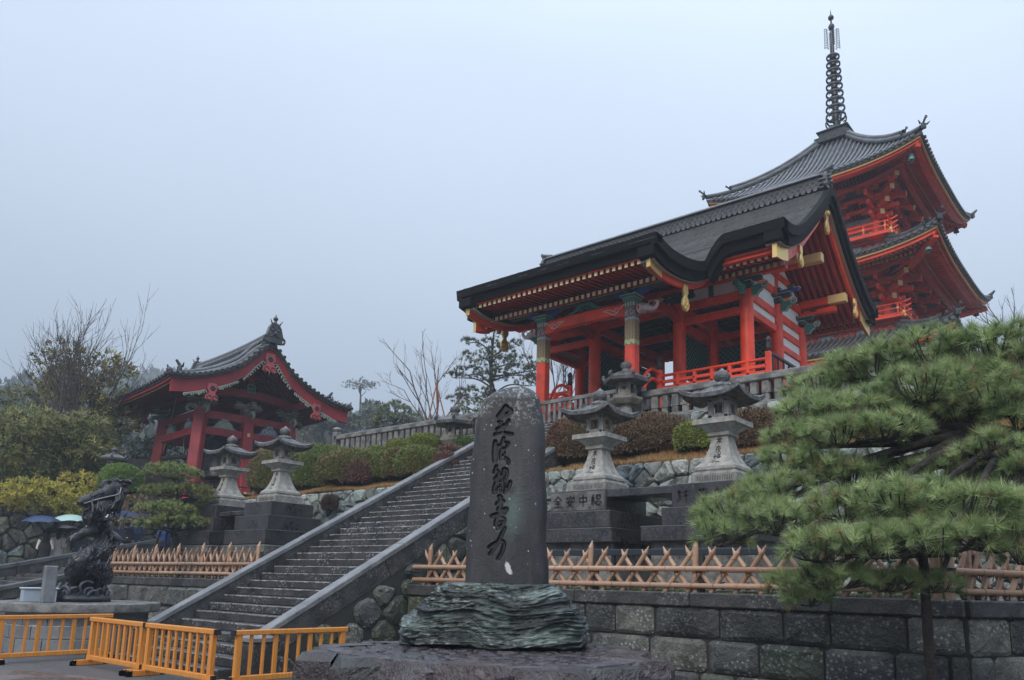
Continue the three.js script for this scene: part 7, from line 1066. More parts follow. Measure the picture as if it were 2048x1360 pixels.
{
  const cloth = (r, g, b) => flat(r, g, b, 0.9), nv = cloth(0.035, 0.05, 0.11), bk = cloth(0.02, 0.02, 0.024), dj = cloth(0.07, 0.078, 0.095), gy = cloth(0.22, 0.23, 0.25), jn = cloth(0.1, 0.17, 0.28);
  const feet = (px, py, D) => { const q = at(px, py, D); return [q[0], rampY(q[2]) - 0.435, q[2]]; }, F = -Math.PI * 0.5;
  const D0 = 31.6; const A = (px, D = D0) => feet(px, 1110, D);
  const L = [
    ['person in black skirt with cream sleeves walking left under a navy umbrella', 88, 0, { coat: bk, sleeves: cloth(0.85, 0.8, 0.7), legs: bk, skirt: 1, hairLong: 1, both: 1 }, 'open navy umbrella held by the person with cream sleeves', 0.62, flat(0.02, 0.045, 0.12, 0.5), 84, 1031],
    ['person in long beige coat walking left beside the dragon statue', 113, 0.3, { coat: cloth(0.72, 0.63, 0.58), long: 1, bare: 1, hairLong: 1, both: 1 }, 'open dark grey umbrella held by the person in the beige coat', 0.6, flat(0.06, 0.065, 0.065, 0.5), 122, 1050],
    ['person in dark jacket and blue jeans half hidden behind the dragon statue', 154, 0.6, { coat: dj, legs: jn, hair: cloth(0.06, 0.035, 0.02) }, 'open pale green umbrella left of the dragon statue', 0.62, flat(0.42, 0.6, 0.58, 0.5), 142, 1029],
    ['person in dark jacket and grey trousers under a white umbrella right of the dragon', 226, 0.2, { coat: dj, legs: gy, hair: cloth(0.09, 0.06, 0.04), both: 1 }, 'open white umbrella right behind the dragon statue', 0.55, flat(0.6, 0.68, 0.72, 0.5), 220, 1024],
    ['person carrying a black backpack under the blue umbrella', 248, -0.6, { coat: nv, legs: gy, pack: bk }, 'open blue umbrella over the person with the backpack', 0.66, flat(0.035, 0.08, 0.21, 0.5), 258, 1021],
    ['person in navy jacket walking just ahead of the small garden pine', 268, 0.5, { coat: nv, legs: gy, both: 1 }, null]];
  for (const [l, px, dz, o, ul, ur, um, ux, uy] of L) { const D = D0 + 0.3 + dz; const p = A(px, D); person(l, p, F - 0.55 + (px > 200 ? 0.35 : 0), { ...o, s: 0.97, stride: 0.14 + (px % 5) * 0.02 }); if (ul) umbrella(ul, at(ux, uy, D - 0.25), ur, um, [0.08, px % 2 ? 0.12 : -0.08], 0.8); }
  const pc = at(330, 1082, 27.5); person('person in blue and white jacket between the small pine and the lantern pedestal', [pc[0], 1.55 + 0.3, pc[2]], F, { coat: cloth(0.03, 0.06, 0.2), legs: bk, s: 0.9, both: 1 });
}
// ---------------------------------------------------------------- vegetation
const leafGeo = (l, w, fold = 0.25) => tri([0, 0, 0, w / 2, l * 0.5, fold * w, 0, l, 0, 0, 0, 0, 0, l, 0, -w / 2, l * 0.5, fold * w]);
const sprig = (n, l, w, r, spread = 1) => { const a = []; for (let i = 0; i < n; i++) { const g = leafGeo(l * (0.7 + 0.6 * r()), w * (0.8 + 0.4 * r())); g.rotateX((0.3 + r() * 0.9) * spread).rotateY(r() * 6.283).translate((r() - 0.5) * l * 0.6, r() * l * 0.8, (r() - 0.5) * l * 0.6); a.push(prep(g)); } return mergeGeometries(a); };
const QU = new THREE.Quaternion(), UP3 = V3(0, 1, 0);
function orient(p, dir, s, r) { QU.setFromUnitVectors(UP3, dir); const q = QU.clone().multiply(new THREE.Quaternion().setFromAxisAngle(UP3, r() * 6.283)); return new THREE.Matrix4().compose(p, q, V3(s, s, s)); }
const rs0 = R2(501);
const SPR = { box: sprig(7, 0.055, 0.028, rs0), broad: sprig(8, 0.13, 0.055, rs0), bamboo: sprig(9, 0.17, 0.026, rs0, 1.3), small: sprig(8, 0.08, 0.04, rs0), spray: sprig(12, 0.3, 0.09, rs0), mass: sprig(10, 0.8, 0.5, rs0) };
const mLeaf = leafMat(1, 1, 1); mLeaf.color.setRGB(1, 1, 1);
const Cc = (r, g, b, k = 1.6) => new THREE.Color().setRGB(r * k, g * k, b * k);
// clipped rounded shrub: twiggy core under a skin of leaf sprigs
function hedge(name, label, p, rad, pal, seed, o = {}) {
  const t = thing(name, label, 'shrub', p, 0, o.group), r = R2(seed), [rx, ry, rz] = rad; const pw = 2.5;
  const dent = (d) => 1 + 0.035 * Math.sin(d.x * 5 + seed) * Math.sin(d.z * 4 + seed * 2) + 0.03 * Math.sin(d.y * 7 + d.x * 3 + seed);
  const surf = (d) => { const k = Math.pow(Math.pow(Math.abs(d.x), pw) + Math.pow(Math.abs(d.y), pw) + Math.pow(Math.abs(d.z), pw), -1 / pw) * dent(d); return V3(d.x * rx * k, d.y * ry * k, d.z * rz * k); };
  const core = new THREE.IcosahedronGeometry(1, 4), cp = core.attributes.position; for (let i = 0; i < cp.count; i++) { const d = V3(cp.getX(i), cp.getY(i), cp.getZ(i)).normalize(), q = surf(d).multiplyScalar(0.95); cp.setXYZ(i, q.x, q.y, q.z); }
  core.computeVertexNormals(); mesh('twig_core', core, flat(0.02, 0.02, 0.012, 1), t);
  const area = 4 * Math.PI * Math.pow((Math.pow(rx * ry, 1.6) + Math.pow(rx * rz, 1.6) + Math.pow(ry * rz, 1.6)) / 3, 1 / 1.6), n = Math.min(9000, Math.round(area * (o.dens || 900))), ms = [], cs = [];
  while (ms.length < n) { const d = V3(r() * 2 - 1, r() * 2 - 1, r() * 2 - 1); const l = d.length(); if (l > 1 || l < 0.1) continue; d.divideScalar(l); if (d.y < -0.55) continue; const q = surf(d); const nn = V3(d.x / rx, d.y / ry, d.z / rz).normalize(); nn.x += (r() - 0.5) * 0.9; nn.y += (r() - 0.4) * 0.9; nn.z += (r() - 0.5) * 0.9; nn.normalize();
    ms.push(orient(q.multiplyScalar(0.94 + r() * 0.075), nn, (o.leaf || 1) * (0.7 + r() * 0.6), r)); const f = fB[((((d.x * 140 + seed * 37) | 0) & 511) * NS + (((d.y * 90 + d.z * 110 + 300) | 0) & 511))], a = pal[0], b = pal[1], k = clamp((f - 0.32) * 2.6 + (o.topTint || 0) * d.y), v = 0.72 + r() * 0.6; cs.push(Cc(lerp(a[0], b[0], k) * v, lerp(a[1], b[1], k) * v, lerp(a[2], b[2], k) * v)); }
  inst('leaves', SPR[o.spr || 'box'], mLeaf, ms, t, cs); return t;
}
{
  const olive = [[0.11, 0.10, 0.03], [0.085, 0.115, 0.028]], green = [[0.085, 0.115, 0.03], [0.13, 0.13, 0.035]], rust = [[0.12, 0.05, 0.042], [0.085, 0.058, 0.036]], mixd = [[0.12, 0.075, 0.035], [0.095, 0.105, 0.028]], brown = [[0.11, 0.055, 0.035], [0.085, 0.062, 0.033]], lime = [[0.13, 0.16, 0.03], [0.11, 0.13, 0.03]];
  // [label, centre px, centre py, half width px, half height px, z, palette]
  const G1 = 'clipped shrubs on the bank left of the staircase', G2 = 'clipped shrubs on the bank below the red gate';
  const list = [
    ['large brownish clipped shrub at the left end of the row, beside the lantern', 553, 948, 46, 42, -15.6, mixd, G1],
    ['broad olive-green clipped mound behind the lantern roof left of the staircase', 640, 945, 66, 44, -16.0, olive, G1],
    ['wide olive clipped mound with a rusty crown in the middle of the left row', 705, 940, 56, 32, -15.3, mixd, G1],
    ['small purple-brown round shrub in front of the left row of mounds', 713, 949, 22, 21, -14.85, rust, G1],
    ['narrow olive clipped shrub between two larger mounds left of the staircase', 761, 936, 20, 26, -15.4, olive, G1],
    ['olive clipped shrub squeezed against the big mound left of the staircase', 797, 932, 26, 28, -15.4, mixd, G1],
    ['big rounded green clipped mound nearest the staircase coping', 838, 929, 39, 29, -15.2, olive, G1],
    ['yellow-green dome shrub in the upper row under the balustrade', 850, 891, 31, 17, -17.0, lime, G1],
    ['small yellow-green dome shrub left of the larger dome under the balustrade', 799, 899, 22, 15, -16.9, lime, G1],
    ['low yellow-green shrub top peeking over the left row', 753, 912, 28, 12, -16.6, lime, G1],
    ['rust-red ball shrub beside the upper end of the left coping', 890, 925, 17, 15, -15.3, rust, G1],
    ['rust-red dome shrub round the foot of the hexagonal lantern', 899, 914, 26, 17, -16.0, rust, G1],
    ['dark green shrub tucked behind the tall inscribed stone', 932, 898, 20, 18, -16.8, [[0.05, 0.08, 0.02], [0.07, 0.1, 0.025]], G1],
    ['small rust-red ball shrub growing out of the left rubble wall', 663, 1008, 14, 12, -14.28, rust, G1],
    ['large russet clipped mound right beside the inscribed stone', 1147, 888, 43, 42, -15.6, brown, G2],
    ['russet clipped mound behind the first stone lantern of the right pair', 1205, 885, 38, 42, -15.9, brown, G2],
    ['wide russet clipped mound between the two right lanterns', 1302, 880, 70, 38, -16.0, brown, G2],
    ['loose yellow-green bush left of the second right lantern', 1392, 878, 32, 26, -15.4, lime, G2],
    ['russet clipped mound to the right of the second right lantern', 1520, 868, 56, 36, -15.8, brown, G2],
    ['long russet clipped mound hidden behind the big pine', 1680, 862, 90, 36, -16.0, brown, G2],
    ['last russet clipped mound of the right bank, seen through the pine', 1880, 850, 90, 40, -16.2, brown, G2]];
  list.forEach(([l, px, py, hw, hh, z, pal, G], i) => { const d = V3(...at(px, py, 1)), k = z / d.z, c = at(px, py, k), f = (k * 1.05) / 1552.4 * 1.0; hedge('clipped_shrub', l, c, [hw * f * 1.12, hh * f * 1.1, hw * f * 0.95], pal, 60 + i, { group: G, dens: hw < 30 ? 1500 : 1000, topTint: 0.25 }); });
  const b = at(242, 962, 30); hedge('clipped_shrub', 'bright green rounded bush beside the dragon head at the far left lantern', b, [0.62, 0.52, 0.6], [[0.1, 0.15, 0.03], [0.07, 0.12, 0.03]], 99, { group: G1, dens: 1200 });
}
// dry grass fringes along the wall tops
{
  const blade = mergeGeometries(Array.from({ length: 9 }, (_, i) => prep(leafGeo(0.09 + 0.05 * rs0(), 0.006).rotateX(0.3 + rs0() * 0.7).rotateY(rs0() * 6.28).translate((rs0() - 0.5) * 0.06, 0, (rs0() - 0.5) * 0.06)))), r = R2(610), ms = [], cs = [];
  for (let i = 0; i < 16000; i++) { const right = i % 2, x = right ? lerp(-11.2, -1, r()) : lerp(-26, -15.7, r()), z = -14.42 - Math.pow(r(), 1.6) * 1.3; ms.push(M4(x, bankY(z) + 0.05 * wob(x, z) - 0.01, z, r() * 6.28, 0.7 + r() * 0.8, (r() - 0.5) * 0.6)); const k = r(), v = 0.8 + r() * 0.5; cs.push(k < 0.75 ? Cc(0.3 * v, 0.165 * v, 0.075 * v) : Cc(0.11 * v, 0.12 * v, 0.03 * v)); }
  const o = inst('dry_grass', blade, mLeaf, ms, scene, cs); o.userData = { kind: 'stuff', label: 'rusty dry grass along the top of the rubble walls', category: 'grass' };
  const m2 = [], c2 = []; for (let i = 0; i < 5000; i++) { const x = lerp(-11.2, -2.2, r()), z = -10.45 - r() * 0.7; m2.push(M4(x, 1.47 + 0.03 * wob(x, z), z, r() * 6.28, 0.5 + r() * 0.7, (r() - 0.5) * 0.6)); const v = 0.7 + r() * 0.5; c2.push(r() < 0.5 ? Cc(0.16 * v, 0.13 * v, 0.04 * v) : Cc(0.07 * v, 0.1 * v, 0.025 * v)); }
  const q = inst('terrace_grass', blade, mLeaf, m2, scene, c2); q.userData = { kind: 'stuff', label: 'short grass behind the near bamboo fence', category: 'grass' };
}
// ---- pines: pads of long needles on crooked limbs
const needleTuft = (n, l, w, r, up = 0.9) => { const a = []; for (let i = 0; i < n; i++) { const len = l * (0.75 + 0.4 * r()), t = Math.pow(r(), 0.6) * up, b = r() * 0.25 * l; const g = tri([-w / 2, 0, 0, w / 2, 0, 0, 0, len, 0]); g.rotateY(r() * 3.14).rotateX(t).rotateY(r() * 6.283).translate(0, b, 0); a.push(prep(g)); } return mergeGeometries(a); };
function pine(name, label, trunkPts, tr, pads, o) {
  const r = R2(o.seed), base = trunkPts[0], t = thing(name, label, 'pine tree', base), rel = (p) => [p[0] - base[0], p[1] - base[1], p[2] - base[2]];
  mesh('trunk', taper(trunkPts.map(rel), tr[0], tr[1], 30, 10, (k) => lerp(tr[0], tr[1], k) * (1 + 0.12 * Math.sin(k * 40) * Math.sin(k * 17))), mBarkTree, t);
  const ms = [], cs = [], tw = []; const crv = new THREE.CatmullRomCurve3(trunkPts.map((p) => V3(...p)));
  for (const [c, rad, from] of pads) {
    // limb from the trunk into the pad
    const k0 = from ?? clamp((c[1] - trunkPts[0][1]) / (trunkPts.at(-1)[1] - trunkPts[0][1] + 1e-6) - 0.08, 0.1, 1), s = crv.getPointAt(clamp(k0)), e = V3(...c), m = s.clone().lerp(e, 0.5).add(V3((r() - 0.5) * 0.3, (r() - 0.3) * 0.25, (r() - 0.5) * 0.3).multiplyScalar(o.k || 1)); e.y -= rad[1] * 0.5;
    mesh('limb', taper([s, m, e].map((p) => rel([p.x, p.y, p.z])), o.limb, o.limb * 0.35, 16, 7), mBarkTree, t);
    const n = Math.round(rad[0] * rad[2] * o.dens) + 14;
    for (let i = 0; i < n; i++) {
      const a = r() * 6.283, q = Math.sqrt(r()), x = Math.cos(a) * q, z = Math.sin(a) * q, h = Math.sqrt(Math.max(0, 1 - q * q)), low = r() < 0.22; const y = low ? -0.35 * h * r() : h * (0.35 + 0.65 * r()); const p = V3(e.x + x * rad[0], c[1] + y * rad[1], e.z + z * rad[2]);
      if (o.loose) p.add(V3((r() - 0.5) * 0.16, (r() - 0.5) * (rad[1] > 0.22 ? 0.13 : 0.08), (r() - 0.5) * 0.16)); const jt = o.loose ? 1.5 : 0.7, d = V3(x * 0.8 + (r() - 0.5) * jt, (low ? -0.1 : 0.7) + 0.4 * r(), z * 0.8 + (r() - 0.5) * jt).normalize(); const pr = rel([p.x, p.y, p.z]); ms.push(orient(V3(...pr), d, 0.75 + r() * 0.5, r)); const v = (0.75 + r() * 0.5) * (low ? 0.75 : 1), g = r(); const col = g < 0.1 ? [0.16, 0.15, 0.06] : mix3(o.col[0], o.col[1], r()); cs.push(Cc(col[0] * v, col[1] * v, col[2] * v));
      if (i % o.twig === 0) tw.push(tube([rel([e.x + (r() - 0.5) * rad[0] * 0.4, e.y, e.z + (r() - 0.5) * rad[2] * 0.4]), rel([lerp(e.x, p.x, 0.6), e.y + rad[1] * 0.15, lerp(e.z, p.z, 0.6)]), pr], o.limb * 0.12, 5, 4));
    }
  }
  if (tw.length) stuff(mesh('twigs', tw, mBarkTree, t)); const nd = inst('needles', o.tuft, mLeaf, ms, t, cs); nd.userData.kind = 'stuff'; return t;
}
{
  const tuftL = needleTuft(80, 0.135, 0.0038, R2(71), 1.25), tuftM = needleTuft(46, 0.1, 0.009, R2(72), 1.15), tuftS = needleTuft(34, 0.2, 0.022, R2(73), 1.3);
  // the big pine: trunk stands just outside the frame on the right, limbs reach in over the wall
  const P = (px, py, D, rx, ry, rz = rx, from) => { const f = pxm(px, D); return [at(px, py, D), [rx * f, ry * f, rz * f], from]; };
  const tb = at(2230, 1190, 9.6), trunk = [[tb[0], 0, tb[2]], [tb[0] + 0.1, 1.0, tb[2] + 0.1], at(2200, 1060, 9.5), at(2120, 900, 9.4), at(2000, 870, 9.3), at(1900, 850, 9.3), at(1800, 835, 9.2), at(1700, 815, 9.2)];
  const pads = [[1650, 745, 10, 75, 40], [1745, 700, 9.9, 95, 42], [1860, 668, 9.8, 110, 44], [1985, 665, 9.6, 110, 44], [1620, 815, 9.6, 70, 40], [1720, 790, 9.4, 100, 46], [1850, 745, 9.2, 110, 50], [1980, 760, 9.1, 110, 50], [2060, 700, 9.3, 80, 50], [1595, 880, 9.4, 65, 34], [1680, 875, 9.0, 80, 36], [1770, 850, 8.8, 80, 34], [1640, 940, 9.2, 80, 34], [1560, 985, 9.0, 75, 36], [1480, 1025, 8.8, 85, 42], [1440, 1075, 8.6, 55, 34], [1560, 1050, 8.5, 85, 42], [1690, 1025, 8.3, 95, 40], [1800, 1010, 8.2, 120, 46], [1920, 1020, 8.1, 120, 46], [2030, 1030, 8.1, 90, 46], [1640, 1105, 8.0, 85, 40], [1750, 1095, 7.9, 110, 46], [1880, 1085, 7.9, 110, 44], [1990, 1085, 8.0, 90, 40], [1660, 1165, 8.3, 85, 28], [1770, 1170, 8.4, 70, 26], [1590, 1175, 8.5, 50, 20], [1870, 1175, 8.6, 40, 22], [1985, 900, 8.6, 60, 34], [2040, 830, 9.0, 60, 34], [1880, 945, 8.9, 60, 24], [2040, 950, 8.6, 45, 34], [1760, 945, 9.3, 50, 22], [1620, 1205, 8.4, 40, 14], [1420, 1040, 8.9, 30, 20], [1950, 985, 9.0, 60, 24], [1840, 870, 9.6, 50, 24], [2040, 655, 9.4, 60, 40], [2030, 770, 9.0, 70, 46], [1920, 815, 9.3, 80, 34], [1570, 925, 9.3, 55, 26], [1700, 960, 9.1, 70, 26], [2045, 1110, 8.2, 50, 40], [1690, 700, 10.1, 50, 26], [1800, 790, 9.5, 80, 40], [1930, 720, 9.5, 80, 36]].map((q) => P(q[0], q[1] + (q[1] < 800 ? 40 : q[1] < 860 ? 16 : 0), q[2], q[3], q[4], q[3] * 0.9, q[1] > 960 ? 0.64 + (q[0] % 7) * 0.02 : q[1] > 850 ? 0.62 : q[0] > 1900 ? 0.6 : 0.85));
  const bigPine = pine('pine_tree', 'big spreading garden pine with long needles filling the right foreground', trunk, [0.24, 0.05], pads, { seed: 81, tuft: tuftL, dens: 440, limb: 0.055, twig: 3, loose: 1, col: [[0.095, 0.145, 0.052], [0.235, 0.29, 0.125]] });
  const rl = (p) => [p[0] - trunk[0][0], p[1] - trunk[0][1], p[2] - trunk[0][2]]; mesh('limb', taper([rl(at(2160, 990, 9.4)), rl(at(2030, 950, 9.2)), rl(at(1930, 935, 9.2)), rl(at(1860, 985, 9.0)), rl(at(1800, 1020, 8.8)), rl(at(1720, 1040, 8.6))], 0.11, 0.02, 40, 9, (k) => lerp(0.085, 0.02, k) * (1 + 0.15 * Math.sin(k * 45))), mBarkTree, bigPine); mesh('limb', taper([rl(at(1920, 935, 9.1)), rl(at(1800, 925, 9.2)), rl(at(1700, 945, 9.3)), rl(at(1600, 985, 9.2))], 0.04, 0.012, 24, 7), mBarkTree, bigPine);
  const sp = at(1860, 1335, 9.0), st = at(1846, 1110, 8.4); const pole = thing('support_post', 'dark wooden prop post holding up the boughs of the big pine', 'prop post', [sp[0], 0, sp[2]]); mesh('post', taper([[0, 0, 0], [(st[0] - sp[0]) * 0.5, st[1] * 0.5, (st[2] - sp[2]) * 0.5], [st[0] - sp[0], st[1], st[2] - sp[2]]], 0.055, 0.045, 10, 10), tint(mBarkTree, 0.5, 0.45, 0.45), pole); mesh('cross_bar', bar([st[0] - sp[0] - 0.3, st[1], st[2] - sp[2]], [st[0] - sp[0] + 0.3, st[1] + 0.02, st[2] - sp[2]], 0.04, 8), mDarkWood, pole);
  // small cloud pine by the left lanterns
  const D = 24.5, g0 = at(345, 1125, D), small = [[345, 948, 56, 20], [312, 985, 34, 15], [378, 985, 48, 18], [335, 1022, 56, 19], [402, 1020, 26, 14], [360, 1050, 64, 20], [300, 1052, 30, 14], [410, 1000, 18, 12]].map(([x, y, a, b]) => P(x, y, D + ((x * 7) % 5 - 2) * 0.12, a, b, a));
  pine('garden_pine', 'small cloud-pruned garden pine left of the stone lanterns', [[g0[0], 1.45, g0[2]], at(352, 1085, D), at(340, 1040, D), at(352, 990, D), at(345, 945, D)], [0.13, 0.03], small, { seed: 83, tuft: tuftM, dens: 420, limb: 0.035, twig: 4, loose: 1, col: [[0.095, 0.135, 0.045], [0.21, 0.24, 0.085]] });
  for (const [x0, x1] of [[285, 322], [322, 335]]) { const a = at(x0, 1115, D - 0.3), b = at(x1, 1062, D - 0.1); const q = thing('tree_prop', x0 < 300 ? 'slanting grey prop pole on the left of the small garden pine' : 'steep grey prop pole close to the small garden pine trunk', 'prop pole', [a[0], 1.45, a[2]]); mesh('pole', bar([0, 0, 0], [b[0] - a[0], b[1] - 1.45, b[2] - a[2]], 0.035, 7), mDarkWood, q); }
  // dark conifer behind the gate's left end
  const Dc = 44, con = [[990, 668, 22, 12], [975, 690, 30, 12], [1000, 705, 34, 13], [955, 715, 40, 12], [1035, 722, 34, 12], [985, 730, 50, 14], [935, 745, 36, 11], [1045, 745, 40, 13], [985, 755, 50, 13], [1060, 765, 36, 14], [950, 790, 48, 14], [1000, 800, 46, 14], [915, 800, 26, 11], [935, 684, 18, 6], [1075, 735, 20, 10], [1030, 690, 18, 9], [905, 752, 16, 8]].map(([x, y, a, b]) => P(x, y, Dc + ((x * 3) % 7 - 3) * 0.25, a, b, a * 0.8)); const cb = at(985, 840, Dc);
  pine('dark_conifer', 'dark layered conifer behind the left end of the red gate', [[cb[0], 6.3, cb[2]], at(984, 800, Dc), at(982, 740, Dc), at(988, 665, Dc)], [0.3, 0.05], con, { seed: 85, tuft: tuftS, dens: 46, limb: 0.06, twig: 4, k: 2, col: [[0.04, 0.06, 0.035], [0.075, 0.085, 0.05]] });
  const Dp = 42, pn = [[790, 825, 36, 14], [765, 838, 26, 11], [818, 838, 28, 12], [795, 812, 18, 9], [745, 850, 20, 8], [838, 850, 20, 9], [790, 846, 40, 12]].map(([x, y, a, b]) => P(x, y, Dp, a, b, a)); const pb = at(792, 880, Dp);
  pine('garden_pine', 'round grey-green pine beyond the left stone balustrade', [[pb[0], 6.4, pb[2]], at(792, 850, Dp), at(790, 815, Dp)], [0.18, 0.05], pn, { seed: 87, tuft: tuftS, dens: 60, limb: 0.05, twig: 4, col: [[0.09, 0.12, 0.075], [0.14, 0.17, 0.1]] });
}
// ---- bare trees
function bareTree(name, label, base, stems, o) {
  const t = thing(name, label, 'bare tree', base, 0), r = R2(o.seed), big = [], fine = [];
  const grow = (p, d, len, rad, lv) => {
    const n = 4, pts = [p.clone()]; let q = p.clone(), v = d.clone(); for (let i = 0; i < n; i++) { v.add(V3((r() - 0.5) * o.wob, (r() - 0.35) * o.wob * 0.6 + o.up, (r() - 0.5) * o.wob)).normalize(); q = q.clone().addScaledVector(v, len / n); pts.push(q); }
    const g = taper(pts.map((k) => [k.x, k.y, k.z]), rad, rad * 0.45, 7, lv < 2 ? 6 : 4); (lv < 1 ? big : fine).push(g);
    if (lv < o.lv) { const kids = o.kids[lv]; for (let i = 0; i < kids; i++) { const f = 0.3 + 0.7 * (i + r() * 0.6) / kids, at0 = pts[Math.min(n, Math.max(1, Math.round(f * n)))]; const ax = V3(r() - 0.5, r() - 0.5, r() - 0.5).normalize(), nd = v.clone().applyAxisAngle(ax, (o.ang || 0.55) * (0.6 + r() * 0.8)); grow(at0, nd, len * (0.42 + r() * 0.25), Math.max(rad * 0.48, o.min), lv + 1); } }
  };
  for (const [dx, dy, dz, len, rad] of stems) grow(V3((r() - 0.5) * (o.foot ?? 0.5), 0, (r() - 0.5) * (o.foot ?? 0.5)), V3(dx, dy, dz).normalize(), len, rad, 0);
  big.forEach((g) => mesh('trunk', g, o.m || mTwig, t)); if (fine.length) stuff(mesh('twigs', fine, o.m || mTwig, t)); return t;
}
{
  const b = at(140, 890, 37), r = R2(91), st = []; for (let i = 0; i < 11; i++) { const a = i / 11 * 6.28, s = 0.06 + r() * 0.36; st.push([Math.cos(a) * s * 0.85 - 0.06, 1, Math.sin(a) * s, 3.2 + r() * 1.2 - s * 0.6, 0.034 + r() * 0.016]); }
  bareTree('bare_tree', 'tall bare many-stemmed tree at far left with upswept twigs', [b[0], b[1] - 0.6, b[2]], st, { seed: 92, lv: 3, kids: [6, 4, 3], wob: 0.17, up: 0.05, min: 0.008, ang: 0.55, foot: 1.0, m: flat(0.085, 0.07, 0.066, 0.85) });
  const c = at(868, 850, 36); bareTree('bare_tree', 'small bare tree with reddish stakes behind the left balustrade', [c[0], c[1] - 0.4, c[2]], [[-0.5, 1, 0.3, 3.2, 0.05], [0.15, 1, 0, 3.3, 0.05], [-0.1, 1, -0.2, 3.0, 0.04], [0.45, 1, -0.3, 2.7, 0.035], [-0.9, 1, 0.5, 2.7, 0.035]], { seed: 94, lv: 3, kids: [4, 3, 2], wob: 0.3, up: 0.03, min: 0.009, m: flat(0.1, 0.07, 0.068, 0.85), foot: 0.2 });
  for (const [x0, y0, x1, y1] of [[852, 850, 874, 765], [896, 845, 872, 765], [876, 855, 873, 768]]) { const p0 = at(x0, y0, 35.5), p1 = at(x1, y1, 35.8), s = thing('tree_stake', x0 < 860 ? 'reddish stake leaning right on the small bare tree' : x0 > 890 ? 'reddish stake leaning left on the small bare tree' : 'upright reddish stake of the small bare tree', 'stake', p0); mesh('stake', bar([0, -0.3, 0], [p1[0] - p0[0], p1[1] - p0[1], p1[2] - p0[2]], 0.03, 6), flat(0.26, 0.1, 0.05, 0.8), s); }
  const g = at(1125, 800, 40); bareTree('bare_tree', 'fine bare twigs seen between the columns of the red gate', [g[0], g[1] - 1.2, g[2]], [[-0.3, 1, 0.2, 3.4, 0.05], [0.4, 1, 0, 3.4, 0.05], [0, 1, 0.1, 3.6, 0.05], [-0.7, 1, 0.3, 3.2, 0.05]], { seed: 95, lv: 3, kids: [6, 4, 3], wob: 0.35, up: 0.03, min: 0.008 });
  const h = at(2035, 665, 40); bareTree('bare_tree', 'bare twig tips beside the pagoda at the right edge', [h[0], h[1] - 0.6, h[2]], [[-0.4, 1, 0.2, 2.0, 0.03], [-0.9, 0.8, 0.4, 2.0, 0.03], [0.1, 1, 0, 2.0, 0.03]], { seed: 96, lv: 2, kids: [5, 3], wob: 0.3, up: 0.04, min: 0.008 });
  const k = at(600, 905, 60); bareTree('bare_tree', 'pale bare shrub right behind the bell tower', [k[0], k[1] - 0.8, k[2]], [[-0.3, 1, 0.1, 2.6, 0.04], [0.3, 1, 0, 2.6, 0.04], [0, 1, 0, 2.9, 0.04], [-0.1, 1, 0.3, 2.6, 0.04]], { seed: 97, lv: 3, kids: [6, 4, 2], wob: 0.25, up: 0.05, min: 0.012, m: mTwigPale });
}
// ---- broad-leaved trees and shrubs
function leafy(name, label, base, clumps, o) {
  const t = thing(name, label, o.cat || 'tree', base), r = R2(o.seed), ms = [], cs = [], rel = (p) => V3(p[0] - base[0], p[1] - base[1], p[2] - base[2]);
  for (const [c, rad] of clumps) { const e = rel(c); mesh('limb', taper([[(r() - 0.5) * 0.2, 0, (r() - 0.5) * 0.2], [e.x * 0.45 + (r() - 0.5) * 0.3, e.y * 0.55, e.z * 0.45], [e.x, e.y, e.z]], o.limb || 0.07, 0.015, 12, 6), mBarkTree, t);
    const n = Math.round(rad[0] * rad[1] * (o.dens || 500)) + 20; for (let i = 0; i < n; i++) { const d = V3(r() * 2 - 1, r() * 2 - 1, r() * 2 - 1); if (d.length() > 1) { i--; continue; } const k = Math.pow(d.length(), 0.45) / (d.length() + 1e-6); d.multiplyScalar(k); if (fB[(((d.x * 150 + o.seed * 31 + 200) | 0) & 511) * NS + (((d.y * 150 + d.z * 90 + 300) | 0) & 511)] < (o.gap ?? 0.42)) continue; const p = V3(e.x + d.x * rad[0], e.y + d.y * rad[1], e.z + d.z * (rad[2] ?? rad[0])); const nn = V3(d.x + (r() - 0.5), d.y * 0.6 + 0.5 + (r() - 0.5), d.z + (r() - 0.5)).normalize(); ms.push(orient(p, nn, (o.leaf || 1) * (0.7 + r() * 0.6), r)); const v = 0.65 + r() * 0.7, q = mix3(o.col[0], o.col[1], Math.pow(r(), o.bias || 1)); cs.push(Cc(q[0] * v, q[1] * v, q[2] * v)); } }
  const c = inst('crown', SPR[o.spr || 'broad'], mLeaf, ms, t, cs); c.userData.kind = 'stuff'; return t;
}
